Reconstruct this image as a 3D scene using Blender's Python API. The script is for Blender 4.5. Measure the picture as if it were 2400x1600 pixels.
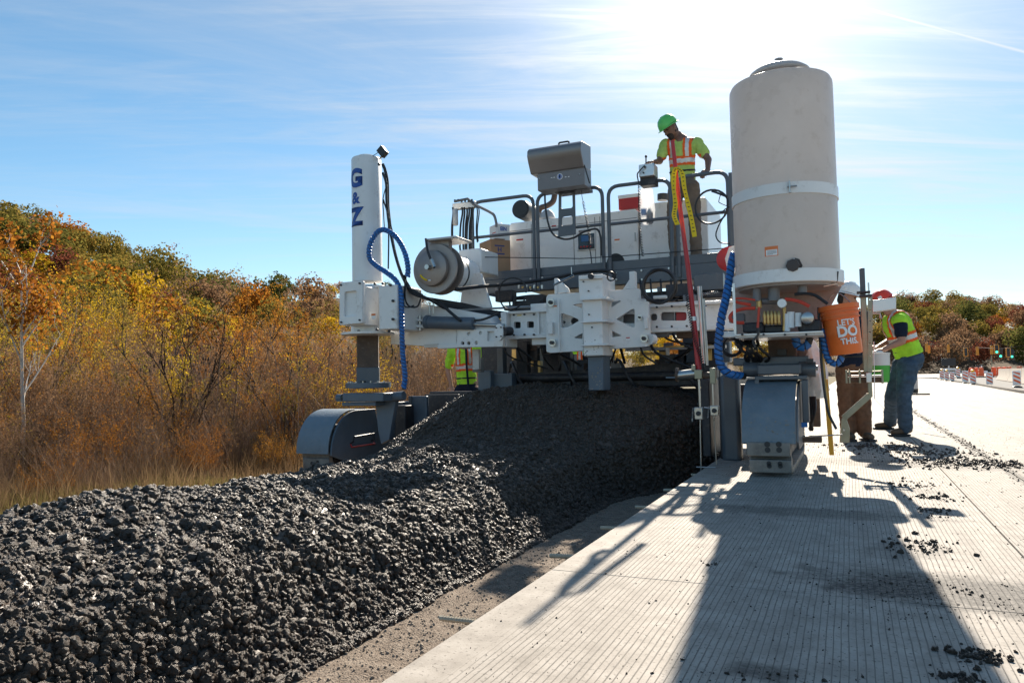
import bpy, bmesh, math, random
import numpy as np
from mathutils import Vector, Matrix, noise as mnoise
rad = math.radians
rnd = random.Random(7)
nrs = np.random.RandomState(11)
for o in list(bpy.data.objects): bpy.data.objects.remove(o)
SC = bpy.context.scene
COL = SC.collection

# ------------------------------------------------------------------ camera
CAM_H, FPX = 0.78, 1750.0
YAW, PIT, ROL = rad(24.25), rad(2.85), -0.0198
_fw = Vector((-math.sin(YAW)*math.cos(PIT), math.cos(YAW)*math.cos(PIT), math.sin(PIT)))
_rt = Vector((math.cos(YAW), math.sin(YAW), 0))
_up = _rt.cross(_fw)
CR = _rt*math.cos(ROL)+_up*math.sin(ROL)
CU = _up*math.cos(ROL)-_rt*math.sin(ROL)
EYE = Vector((0, 0, CAM_H))
cd = bpy.data.cameras.new('camera'); cam = bpy.data.objects.new('camera', cd); COL.objects.link(cam)
cam.matrix_world = Matrix((( CR.x, CU.x, -_fw.x, 0), (CR.y, CU.y, -_fw.y, 0), (CR.z, CU.z, -_fw.z, CAM_H), (0, 0, 0, 1)))
cd.sensor_width = 36; cd.lens = 36*FPX/2400; cd.clip_start = .05; cd.clip_end = 3000
SC.camera = cam

# ------------------------------------------------------------------ sky and sun
SUN_EL, SUN_AZ = rad(33.6), rad(-4.9)      # azimuth from +Y towards +X
SUND = Vector((math.sin(SUN_AZ)*math.cos(SUN_EL), math.cos(SUN_AZ)*math.cos(SUN_EL), math.sin(SUN_EL)))
W = bpy.data.worlds.new('World'); SC.world = W; W.use_nodes = True
nt = W.node_tree; nt.nodes.clear()
def N(nt, t, **k):
    n = nt.nodes.new(t)
    for a, b in k.items():
        if a == 'inp':
            for i, v in b.items(): n.inputs[i].default_value = v
        else: setattr(n, a, b)
    return n
def L(nt, a, b): nt.links.new(a, b)
def MATH(nt, op, a, b=None, c=None, clamp=False):
    n = nt.nodes.new('ShaderNodeMath'); n.operation = op; n.use_clamp = clamp
    for i, v in enumerate((a, b, c)):
        if v is None: continue
        if isinstance(v, (int, float)): n.inputs[i].default_value = v
        else: nt.links.new(v, n.inputs[i])
    return n.outputs[0]
def RAMP(nt, fac, stops, interp='LINEAR'):
    n = nt.nodes.new('ShaderNodeValToRGB'); n.color_ramp.interpolation = interp
    e = n.color_ramp.elements
    while len(e) < len(stops): e.new(.5)
    for i, (p, c) in enumerate(stops):
        e[i].position = p; e[i].color = c if len(c) == 4 else (*c, 1)
    nt.links.new(fac, n.inputs[0]); return n.outputs[0]
def MIX(nt, fac, a, b, mode='MIX'):
    n = nt.nodes.new('ShaderNodeMix'); n.data_type = 'RGBA'; n.blend_type = mode
    for i, v in ((0, fac), (6, a), (7, b)):
        if isinstance(v, (int, float)): n.inputs[i].default_value = v
        elif isinstance(v, tuple): n.inputs[i].default_value = v if len(v) == 4 else (*v, 1)
        else: nt.links.new(v, n.inputs[i])
    return n.outputs[2]
sky = N(nt, 'ShaderNodeTexSky', sky_type='NISHITA', sun_disc=False, sun_elevation=SUN_EL, sun_rotation=2*math.pi+SUN_AZ,
        altitude=200, air_density=1.0, dust_density=.25, ozone_density=3.0)
tc = N(nt, 'ShaderNodeTexCoord')
sep = N(nt, 'ShaderNodeSeparateXYZ'); L(nt, tc.outputs['Generated'], sep.inputs[0])
zz = MATH(nt, 'MAXIMUM', MATH(nt, 'ADD', sep.outputs[2], .06), .06)
cx = MATH(nt, 'DIVIDE', sep.outputs[0], zz); cy = MATH(nt, 'DIVIDE', sep.outputs[1], zz)
cmb = N(nt, 'ShaderNodeCombineXYZ'); L(nt, cx, cmb.inputs[0]); L(nt, cy, cmb.inputs[1])
def cloud(rot, sx, sy, loc, scale, lo, hi, rough=.6):
    m0 = N(nt, 'ShaderNodeMapping'); m0.inputs['Rotation'].default_value = (0, 0, rot); L(nt, cmb.outputs[0], m0.inputs[0])
    m = N(nt, 'ShaderNodeMapping'); m.inputs['Scale'].default_value = (sx, sy, 1); m.inputs['Location'].default_value = (*loc, 0)
    L(nt, m0.outputs[0], m.inputs[0])
    t = N(nt, 'ShaderNodeTexNoise', inp={'Scale': scale, 'Detail': 10., 'Roughness': rough, 'Distortion': .7}); L(nt, m.outputs[0], t.inputs[0])
    return RAMP(nt, t.outputs[0], [(lo, (0, 0, 0)), (hi, (1, 1, 1))], 'EASE')
c1 = cloud(rad(-42), .40, 1.1, (3.1, 1.7), 1.3, .44, .80, .66)
c2 = cloud(rad(-26), .50, 3.6, (8.3, 4.2), 1.7, .42, .74, .64)
c3 = cloud(rad(-50), .30, .9, (5.1, 9.4), 1.0, .46, .80, .62)
vsun = N(nt, 'ShaderNodeVectorMath', operation='DOT_PRODUCT'); L(nt, tc.outputs['Generated'], vsun.inputs[0]); vsun.inputs[1].default_value = SUND
ang = MATH(nt, 'ARCCOSINE', MATH(nt, 'MINIMUM', vsun.outputs['Value'], .99999))
near = MATH(nt, 'POWER', 2.718, MATH(nt, 'MULTIPLY', ang, -2.6))
veil = MATH(nt, 'POWER', 2.718, MATH(nt, 'MULTIPLY', ang, -2.1))
cov = MATH(nt, 'ADD', MATH(nt, 'MULTIPLY', c1, .55), MATH(nt, 'MULTIPLY', c2, MATH(nt, 'ADD', MATH(nt, 'MULTIPLY', veil, .85), .12)))
cov = MATH(nt, 'ADD', cov, MATH(nt, 'MULTIPLY', c3, .35))
cov = MATH(nt, 'MULTIPLY', cov, MATH(nt, 'ADD', MATH(nt, 'MULTIPLY', near, 1.9), .30))
cov = MATH(nt, 'ADD', cov, MATH(nt, 'MULTIPLY', near, .16), clamp=True)
# contrail: a thin great-circle streak high at the right
def dvec(px, py):
    v = _fw + CR*((px-1200)/FPX) + CU*((800-py)/FPX); return v.normalized()
pa, pb = dvec(1990, 10), dvec(2400, 122)
nn = pa.cross(pb).normalized()
dn = N(nt, 'ShaderNodeVectorMath', operation='DOT_PRODUCT'); L(nt, tc.outputs['Generated'], dn.inputs[0]); dn.inputs[1].default_value = nn
da = N(nt, 'ShaderNodeVectorMath', operation='DOT_PRODUCT'); L(nt, tc.outputs['Generated'], da.inputs[0]); da.inputs[1].default_value = pb
wob = N(nt, 'ShaderNodeTexNoise', inp={'Scale': 40., 'Detail': 4.}); L(nt, tc.outputs['Generated'], wob.inputs[0])
ct = MATH(nt, 'SUBTRACT', 1., MATH(nt, 'DIVIDE', MATH(nt, 'ABSOLUTE', dn.outputs['Value']), MATH(nt, 'MULTIPLY', wob.outputs[0], .0052)), clamp=True)
ct = MATH(nt, 'MULTIPLY', ct, MATH(nt, 'GREATER_THAN', da.outputs['Value'], .8))
cov = MATH(nt, 'MAXIMUM', cov, MATH(nt, 'MULTIPLY', ct, .85))
hor = MATH(nt, 'MULTIPLY', MATH(nt, 'POWER', 2.718, MATH(nt, 'MULTIPLY', sep.outputs[2], -9.)), .30)
cov = MATH(nt, 'MAXIMUM', cov, hor)
cov = MATH(nt, 'MULTIPLY', cov, .93)
glow = MATH(nt, 'MULTIPLY', MATH(nt, 'POWER', 2.718, MATH(nt, 'MULTIPLY', ang, -9.5)), 22.)
cl = MATH(nt, 'ADD', MATH(nt, 'MULTIPLY', near, 1.0), 4.7)
cc = N(nt, 'ShaderNodeCombineColor'); L(nt, MATH(nt, 'MULTIPLY', cl, .95), cc.inputs[0]); L(nt, cl, cc.inputs[1]); L(nt, MATH(nt, 'MULTIPLY', cl, 1.06), cc.inputs[2])
hs = N(nt, 'ShaderNodeHueSaturation', inp={'Hue': .487, 'Saturation': 1.12, 'Value': 1.0}); L(nt, sky.outputs[0], hs.inputs['Color']); L(nt, MATH(nt, 'SUBTRACT', 1.02, MATH(nt, 'MULTIPLY', near, .72)), hs.inputs['Value'])
col = MIX(nt, cov, hs.outputs[0], cc.outputs[0])
gc = N(nt, 'ShaderNodeCombineColor')
for i in range(3): L(nt, glow, gc.inputs[i])
col = MIX(nt, 1.0, col, gc.outputs[0], 'ADD')
bg = N(nt, 'ShaderNodeBackground', inp={'Strength': .072}); L(nt, col, bg.inputs[0])
wo = N(nt, 'ShaderNodeOutputWorld'); L(nt, bg.outputs[0], wo.inputs[0])
sd = bpy.data.lights.new('sun', 'SUN'); sd.energy = 5.0; sd.angle = rad(.55); sd.color = (1, .90, .76)
so = bpy.data.objects.new('sun', sd); COL.objects.link(so)
so.rotation_euler = SUND.to_track_quat('Z', 'Y').to_euler(); so.location = SUND*60
SC.view_settings.view_transform = 'Standard'; SC.view_settings.look = 'None'
SC.view_settings.gamma = 1; SC.view_settings.exposure = 1.15; SC.view_settings.use_curve_mapping = False
SC.render.engine = 'CYCLES'
SC.cycles.max_bounces = 6; SC.cycles.diffuse_bounces = 3; SC.cycles.glossy_bounces = 3; SC.cycles.transmission_bounces = 4; SC.cycles.transparent_max_bounces = 8

# ------------------------------------------------------------------ pixel of the reference frame -> point on a plane of the place
def ray(u, v): return _fw + CR*((u-1200)/FPX) + CU*((800-v)/FPX)
def P(u, v, Y):
    r = ray(u, v); return EYE + r*(Y/r.y)
def G(u, v, z=0.):
    r = ray(u, v); return EYE + r*((z-CAM_H)/r.z)

# ------------------------------------------------------------------ materials
MATS = {}
def mat(name, color, rough=.6, metal=0., var=.0, vscale=6., bump=0., bscale=60., dirt=None, dirtamt=0., coat=0., trans=0., spec=.5, detail=6.):
    m = bpy.data.materials.new(name); m.use_nodes = True; n = m.node_tree; b = n.nodes['Principled BSDF']
    b.inputs['Base Color'].default_value = (*color, 1); b.inputs['Roughness'].default_value = rough; b.inputs['Metallic'].default_value = metal
    b.inputs['Specular IOR Level'].default_value = spec
    if coat: b.inputs['Coat Weight'].default_value = coat; b.inputs['Coat Roughness'].default_value = .15
    t = N(n, 'ShaderNodeTexCoord')
    c = None
    if var:
        x = N(n, 'ShaderNodeTexNoise', inp={'Scale': vscale, 'Detail': detail, 'Roughness': .6}); L(n, t.outputs['Object'], x.inputs[0])
        lo = tuple(max(0, k*(1-var)) for k in color); hi = tuple(min(1, k*(1+var)) for k in color)
        c = RAMP(n, x.outputs[0], [(.3, lo), (.7, hi)])
        rr = MATH(n, 'ADD', MATH(n, 'MULTIPLY', x.outputs[0], .25), max(0.02, rough-.12)); L(n, rr, b.inputs['Roughness'])
    if dirt:
        x = N(n, 'ShaderNodeTexNoise', inp={'Scale': vscale*3.1, 'Detail': 9., 'Roughness': .72}); L(n, t.outputs['Object'], x.inputs[0])
        f = RAMP(n, x.outputs[0], [(.62-dirtamt*.35, (0, 0, 0)), (.78-dirtamt*.2, (1, 1, 1))])
        f = MATH(n, 'MULTIPLY', f, .75)
        c = MIX(n, f, c if c else color, dirt)
    if c: L(n, c, b.inputs['Base Color'])
    if bump:
        x = N(n, 'ShaderNodeTexNoise', inp={'Scale': bscale, 'Detail': 5.}); L(n, t.outputs['Object'], x.inputs[0])
        bp = N(n, 'ShaderNodeBump', inp={'Strength': bump, 'Distance': .01}); L(n, x.outputs[0], bp.inputs['Height']); L(n, bp.outputs[0], b.inputs['Normal'])
    MATS[name] = m; return m
GREYDIRT = (.16, .14, .12)
mat('white_paint', (.76, .755, .74), .42, var=.07, vscale=2.2, dirt=(.40, .36, .32), dirtamt=.16, coat=.15)
mat('pad_steel', (.20, .18, .16), .55, metal=.3, var=.3, vscale=9, dirt=(.30, .27, .23), dirtamt=.4)
mat('grey_paint', (.085, .098, .115), .4, var=.12, vscale=4, dirt=(.16, .15, .14), dirtamt=.12)
mat('slate_paint', (.095, .125, .16), .45, var=.15, vscale=4, dirt=(.15, .15, .15), dirtamt=.25)
mat('hood_grey', (.17, .165, .17), .42, var=.08, vscale=3)
mat('dark_metal', (.035, .035, .04), .5, metal=.3, var=.3, dirt=(.12, .10, .085), dirtamt=.3)
mat('rusty_steel', (.10, .062, .042), .6, var=.35, vscale=7, dirt=(.2, .18, .16), dirtamt=.2)
mat('steel', (.45, .44, .42), .3, metal=.9, var=.15, vscale=8)
mat('zinc', (.27, .255, .19), .38, metal=.75, var=.15, vscale=12)
mat('brass', (.45, .30, .12), .35, metal=.9, var=.2)
mat('stainless_dusty', (.32, .28, .26), .48, metal=.6, var=.15, vscale=5, dirt=(.3, .27, .24), dirtamt=.3)
mat('rubber', (.018, .018, .02), .5, var=.3)
mat('blue_wrap', (.015, .13, .40), .42, var=.15)
mat('black_plastic', (.02, .02, .022), .45)
mat('red_paint', (.48, .03, .035), .42, var=.1)
mat('red_hose', (.60, .06, .03), .45, var=.1)
mat('cooler_red', (.42, .02, .02), .5); mat('cooler_white', (.75, .73, .7), .5)
mat('letter_blue', (.008, .07, .33), .45)
mat('cardboard', (.36, .22, .13), .85, var=.1, vscale=5, bump=.1, bscale=30)
mat('ink_blue', (.03, .05, .20), .6); mat('ink_black', (.015, .015, .015), .6); mat('ink_red', (.5, .02, .02), .6)
mat('orange_plastic', (.80, .16, .025), .42, var=.05)
mat('print_white', (.85, .84, .82), .5)
mat('strap_yellow', (.85, .60, .01), .6, var=.05)
mat('tray_steel', (.50, .48, .46), .45, metal=.3, var=.15, dirt=(.2, .16, .12), dirtamt=.2)
mat('gunmetal_back', (.30, .26, .24), .5, var=.12, dirt=(.18, .15, .12), dirtamt=.2)
mat('sticker_orange', (.75, .20, .05), .5)
mat('screen', (.01, .012, .02), .12)
mat('screen_blue', (.02, .10, .25), .3)
mat('yellow_level', (.75, .36, .02), .45)
mat('aluminium', (.62, .61, .60), .35, metal=.7, var=.08)
mat('fresh_grey_skin', (.2, .2, .2), .5)
# people
mat('skin', (.42, .22, .15), .5, var=.08, vscale=20); mat('skin_dark', (.20, .10, .065), .5, var=.08, vscale=20)
mat('hair', (.03, .02, .015), .8)
def cloth(name, c, var=.15, sc=14, bump=.5): return mat(name, c, .85, var=var, vscale=sc, bump=bump, bscale=22, spec=.2)
cloth('hivis', (.42, .78, .05)); cloth('hivis_pale', (.42, .56, .14)); cloth('trim_orange', (.85, .14, .03)); mat('reflective', (.62, .62, .60), .35, metal=.25)
cloth('denim', (.05, .085, .13), .35); cloth('khaki', (.17, .13, .10), .15); cloth('brown_duck', (.16, .085, .05), .25); cloth('navy', (.012, .018, .035), .2)
mat('boot', (.10, .07, .045), .7, var=.3); mat('helmet_green', (.12, .55, .12), .35, var=.05); mat('helmet_orange', (.80, .06, .03), .35); mat('helmet_white', (.78, .78, .76), .35)
# concrete family
def m_tank():
    m = mat('tank_poly', (.56, .53, .515), .30, var=.10, vscale=2.6, spec=.5, dirt=(.36, .32, .29), dirtamt=.22, bump=.25, bscale=9); n = m.node_tree; b = n.nodes['Principled BSDF']; o = n.nodes['Material Output']
    t = N(n, 'ShaderNodeBsdfTranslucent', inp={0: (.74, .70, .66, 1)}); x = N(n, 'ShaderNodeMixShader', inp={0: .34}); L(n, b.outputs[0], x.inputs[1]); L(n, t.outputs[0], x.inputs[2]); L(n, x.outputs[0], o.inputs[0]); return m
m_tank()
def m_wet():
    m = bpy.data.materials.new('wet_concrete'); m.use_nodes = True; n = m.node_tree; b = n.nodes['Principled BSDF']
    t = N(n, 'ShaderNodeTexCoord')
    x = N(n, 'ShaderNodeTexNoise', inp={'Scale': 55., 'Detail': 6., 'Roughness': .7}); L(n, t.outputs['Object'], x.inputs[0])
    y = N(n, 'ShaderNodeTexNoise', inp={'Scale': 1.3, 'Detail': 3.}); L(n, t.outputs['Object'], y.inputs[0])
    c = RAMP(n, x.outputs[0], [(.3, (.028, .019, .013)), (.55, (.074, .052, .037)), (.78, (.21, .155, .115))])
    c = MIX(n, MATH(n, 'MULTIPLY', y.outputs[0], .5), c, (.070, .048, .034), 'MIX')
    L(n, c, b.inputs['Base Color'])
    L(n, MATH(n, 'ADD', MATH(n, 'MULTIPLY', x.outputs[0], .45), .16), b.inputs['Roughness'])
    z = N(n, 'ShaderNodeTexNoise', inp={'Scale': 130., 'Detail': 4.}); L(n, t.outputs['Object'], z.inputs[0])
    bp = N(n, 'ShaderNodeBump', inp={'Strength': .7, 'Distance': .006}); L(n, z.outputs[0], bp.inputs['Height']); L(n, bp.outputs[0], b.inputs['Normal'])
    b.inputs['Specular IOR Level'].default_value = .5
    MATS['wet_concrete'] = m
m_wet()
def m_slab():
    m = bpy.data.materials.new('tined_concrete'); m.use_nodes = True; n = m.node_tree; b = n.nodes['Principled BSDF']
    t = N(n, 'ShaderNodeTexCoord'); g = N(n, 'ShaderNodeNewGeometry')
    s = N(n, 'ShaderNodeSeparateXYZ'); L(n, g.outputs['Position'], s.inputs[0])
    X, Y = s.outputs[0], s.outputs[1]
    pos = g.outputs['Position']
    def noi(sc, det=6., ro=.6, vec=None):
        q = N(n, 'ShaderNodeTexNoise', inp={'Scale': sc, 'Detail': det, 'Roughness': ro}); L(n, vec if vec else pos, q.inputs[0]); return q.outputs[0]
    big = noi(.9); mid = noi(9., 8., .65); fine = noi(160., 4., .7); spk = noi(75., 3., .5)
    mp = N(n, 'ShaderNodeMapping'); mp.inputs['Scale'].default_value = (30, 2.2, 1); L(n, pos, mp.inputs[0]); strk = noi(1., 5., .6, mp.outputs[0])
    wob = MATH(n, 'MULTIPLY', noi(2.5, 3.), .010)
    fx = MATH(n, 'FRACT', MATH(n, 'DIVIDE', MATH(n, 'ADD', X, MATH(n, 'ADD', wob, 10.)), .0205))
    d = MATH(n, 'ABSOLUTE', MATH(n, 'SUBTRACT', fx, .5))
    wd = MATH(n, 'ADD', MATH(n, 'MULTIPLY', strk, .30), -.035)
    grv = MATH(n, 'SUBTRACT', 1., MATH(n, 'DIVIDE', d, MATH(n, 'MAXIMUM', wd, .01)), clamp=True)
    band = MATH(n, 'MULTIPLY', MATH(n, 'SUBTRACT', X, MATH(n, 'ADD', MATH(n, 'MULTIPLY', big, .1), -1.06)), 14., clamp=True)
    grv = MATH(n, 'MULTIPLY', grv, band)
    c = RAMP(n, mid, [(.25, (.17, .142, .115)), (.5, (.315, .275, .232)), (.75, (.43, .385, .335))])
    c = MIX(n, MATH(n, 'MULTIPLY', RAMP(n, big, [(.35, (0, 0, 0)), (.65, (1, 1, 1))]), .30), c, (.20, .18, .155))
    c = MIX(n, MATH(n, 'MULTIPLY', fine, .35), c, (.42, .39, .35))
    sp = RAMP(n, spk, [(.59, (0, 0, 0)), (.68, (1, 1, 1))])
    c = MIX(n, MATH(n, 'MULTIPLY', sp, .6), c, (.07, .06, .05))
    c = MIX(n, MATH(n, 'MULTIPLY', MATH(n, 'MULTIPLY', grv, RAMP(n, mid, [(.30, (.35, .35, .35)), (.62, (1, 1, 1))])), .86), c, (.045, .038, .032))  # groove lines darkened in colour: dirt, plus the shade of their depth
    mp2 = N(n, 'ShaderNodeMapping'); mp2.inputs['Scale'].default_value = (5, .35, 1); L(n, pos, mp2.inputs[0]); tyre = noi(1., 6., .65, mp2.outputs[0])
    c = MIX(n, MATH(n, 'MULTIPLY', RAMP(n, tyre, [(.48, (0, 0, 0)), (.72, (1, 1, 1))]), .45), c, (.15, .13, .11))
    # spilled paste: real stains with their own outline
    def stain(cx_, cy_, rx, ry, amt, rot=0.):
        mm = N(n, 'ShaderNodeMapping', vector_type='POINT'); mm.inputs['Location'].default_value = (-cx_, -cy_, 0); L(n, pos, mm.inputs[0])
        m2 = N(n, 'ShaderNodeMapping'); m2.inputs['Rotation'].default_value = (0, 0, rot); m2.inputs['Scale'].default_value = (1, 1, 0); L(n, mm.outputs[0], m2.inputs[0])
        m3 = N(n, 'ShaderNodeMapping'); m3.inputs['Scale'].default_value = (1/rx, 1/ry, 1); L(n, m2.outputs[0], m3.inputs[0])
        le = N(n, 'ShaderNodeVectorMath', operation='LENGTH'); L(n, m3.outputs[0], le.inputs[0])
        q = MATH(n, 'SUBTRACT', 1.25, MATH(n, 'ADD', le.outputs['Value'], MATH(n, 'MULTIPLY', MATH(n, 'SUBTRACT', mid, .5), 1.4)))
        q = MATH(n, 'MULTIPLY', q, 1.6, clamp=True)
        q = MATH(n, 'MULTIPLY', q, MATH(n, 'ADD', MATH(n, 'MULTIPLY', RAMP(n, noi(48., 4., .7), [(.38, (0, 0, 0)), (.6, (1, 1, 1))]), .5), .55))
        return MATH(n, 'MULTIPLY', q, amt, clamp=True)
    st = None
    for a in STAINS:
        q = stain(*a); st = q if st is None else MATH(n, 'MAXIMUM', st, q)
    c = MIX(n, st, c, (.045, .039, .034))
    L(n, c, b.inputs['Base Color'])
    b.inputs['Roughness'].default_value = .78; b.inputs['Specular IOR Level'].default_value = .3
    h = MATH(n, 'ADD', MATH(n, 'MULTIPLY', grv, -1.), MATH(n, 'MULTIPLY', fine, .35)); h = MATH(n, 'ADD', h, MATH(n, 'MULTIPLY', mid, .5))
    bp = N(n, 'ShaderNodeBump', inp={'Strength': .55, 'Distance': .004}); L(n, h, bp.inputs['Height']); L(n, bp.outputs[0], b.inputs['Normal'])
    MATS['tined_concrete'] = m
STAINS = [(*G(2330, 1395)[:2], .60, .24, 1., rad(8)), (*G(2080, 1380)[:2], .24, .13, 1., rad(-6)), (*G(1890, 1200)[:2], .62, .16, .6, 0.),
          (*G(1800, 1575)[:2], .10, .06, .75, 0.), (*G(2060, 1085)[:2], .8, .28, .55, .2), (*G(2240, 1090)[:2], .6, .35, .6, .1),
          (*G(2160, 1150)[:2], .12, .12, .5, 0.), (*G(2120, 1290)[:2], .16, .2, .45, 0.), (1.08, 9.5, .05, 6.5, .85, 0.)]
m_slab()
def m_soil(name, cols, sc, bumpd):
    m = bpy.data.materials.new(name); m.use_nodes = True; n = m.node_tree; b = n.nodes['Principled BSDF']
    g = N(n, 'ShaderNodeNewGeometry'); pos = g.outputs['Position']
    q = N(n, 'ShaderNodeTexNoise', inp={'Scale': sc, 'Detail': 10., 'Roughness': .72}); L(n, pos, q.inputs[0])
    v = N(n, 'ShaderNodeTexVoronoi', inp={'Scale': sc*9}); L(n, pos, v.inputs[0])
    f = MATH(n, 'ADD', MATH(n, 'MULTIPLY', q.outputs[0], .75), MATH(n, 'MULTIPLY', v.outputs['Distance'], .3))
    L(n, RAMP(n, f, [(.3, cols[0]), (.5, cols[1]), (.7, cols[2])]), b.inputs['Base Color'])
    b.inputs['Roughness'].default_value = .95; b.inputs['Specular IOR Level'].default_value = .15
    bp = N(n, 'ShaderNodeBump', inp={'Strength': .9, 'Distance': bumpd}); L(n, f, bp.inputs['Height']); L(n, bp.outputs[0], b.inputs['Normal'])
    MATS[name] = m
m_soil('subgrade', [(.09, .07, .052), (.19, .15, .118), (.30, .25, .20)], 14., .016)
m_soil('field_soil', [(.07, .06, .03), (.13, .11, .055), (.19, .15, .09)], 1.7, .05)
m_soil('hill_soil', [(.05, .035, .02), (.08, .055, .03), (.12, .075, .04)], .12, .2)
m_soil('old_asphalt', [(.20, .19, .175), (.25, .24, .225), (.30, .285, .27)], 3., .004)
m_soil('barrier_concrete', [(.42, .36, .30), (.52, .45, .38), (.6, .53, .45)], 3., .004)
def m_leaf(name, cols, trans=.45):
    m = bpy.data.materials.new(name); m.use_nodes = True; n = m.node_tree; n.nodes.clear()
    o = N(n, 'ShaderNodeOutputMaterial'); g = N(n, 'ShaderNodeNewGeometry'); oi = N(n, 'ShaderNodeObjectInfo')
    f = MATH(n, 'ADD', MATH(n, 'MULTIPLY', g.outputs['Random Per Island'], .62), MATH(n, 'MULTIPLY', oi.outputs['Random'], .38))
    c = RAMP(n, f, [(i/(len(cols)-1), k) for i, k in enumerate(cols)])
    d = N(n, 'ShaderNodeBsdfDiffuse'); t = N(n, 'ShaderNodeBsdfTranslucent'); mx = N(n, 'ShaderNodeMixShader', inp={0: trans})
    L(n, c, d.inputs[0]); L(n, c, t.inputs[0]); L(n, d.outputs[0], mx.inputs[1]); L(n, t.outputs[0], mx.inputs[2]); L(n, mx.outputs[0], o.inputs[0])
    MATS[name] = m
m_leaf('leaf_olive', [(.11, .10, .025), (.18, .155, .035), (.27, .19, .045), (.34, .18, .035)])
m_leaf('leaf_green', [(.05, .055, .02), (.09, .10, .03), (.13, .13, .035), (.18, .15, .04)])
m_leaf('leaf_orange', [(.20, .065, .016), (.36, .13, .02), (.48, .22, .03), (.28, .17, .045)])
m_leaf('leaf_yellow', [(.30, .17, .015), (.50, .31, .02), (.60, .40, .03), (.30, .22, .03)])
m_leaf('leaf_red', [(.10, .026, .018), (.17, .045, .03), (.23, .075, .04), (.14, .06, .04)])
m_leaf('leaf_brown', [(.14, .078, .045), (.22, .125, .068), (.30, .18, .10), (.19, .13, .08)])
m_leaf('grass_dry', [(.09, .055, .032), (.16, .10, .055), (.25, .165, .085), (.11, .09, .04)])
m_leaf('grass_green', [(.13, .13, .035), (.22, .19, .06), (.30, .23, .09), (.33, .24, .11)])
m_leaf('twig', [(.07, .045, .034), (.16, .10, .068), (.28, .19, .135), (.42, .32, .24)], .05)
mat('bark', (.12, .09, .07), .9, var=.3, vscale=8); mat('bark_white', (.55, .50, .44), .8, var=.25, vscale=8)
mat('bare_twig', (.22, .15, .11), .9, var=.3, vscale=3)
mat('seed_head', (.05, .03, .02), .9)

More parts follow.
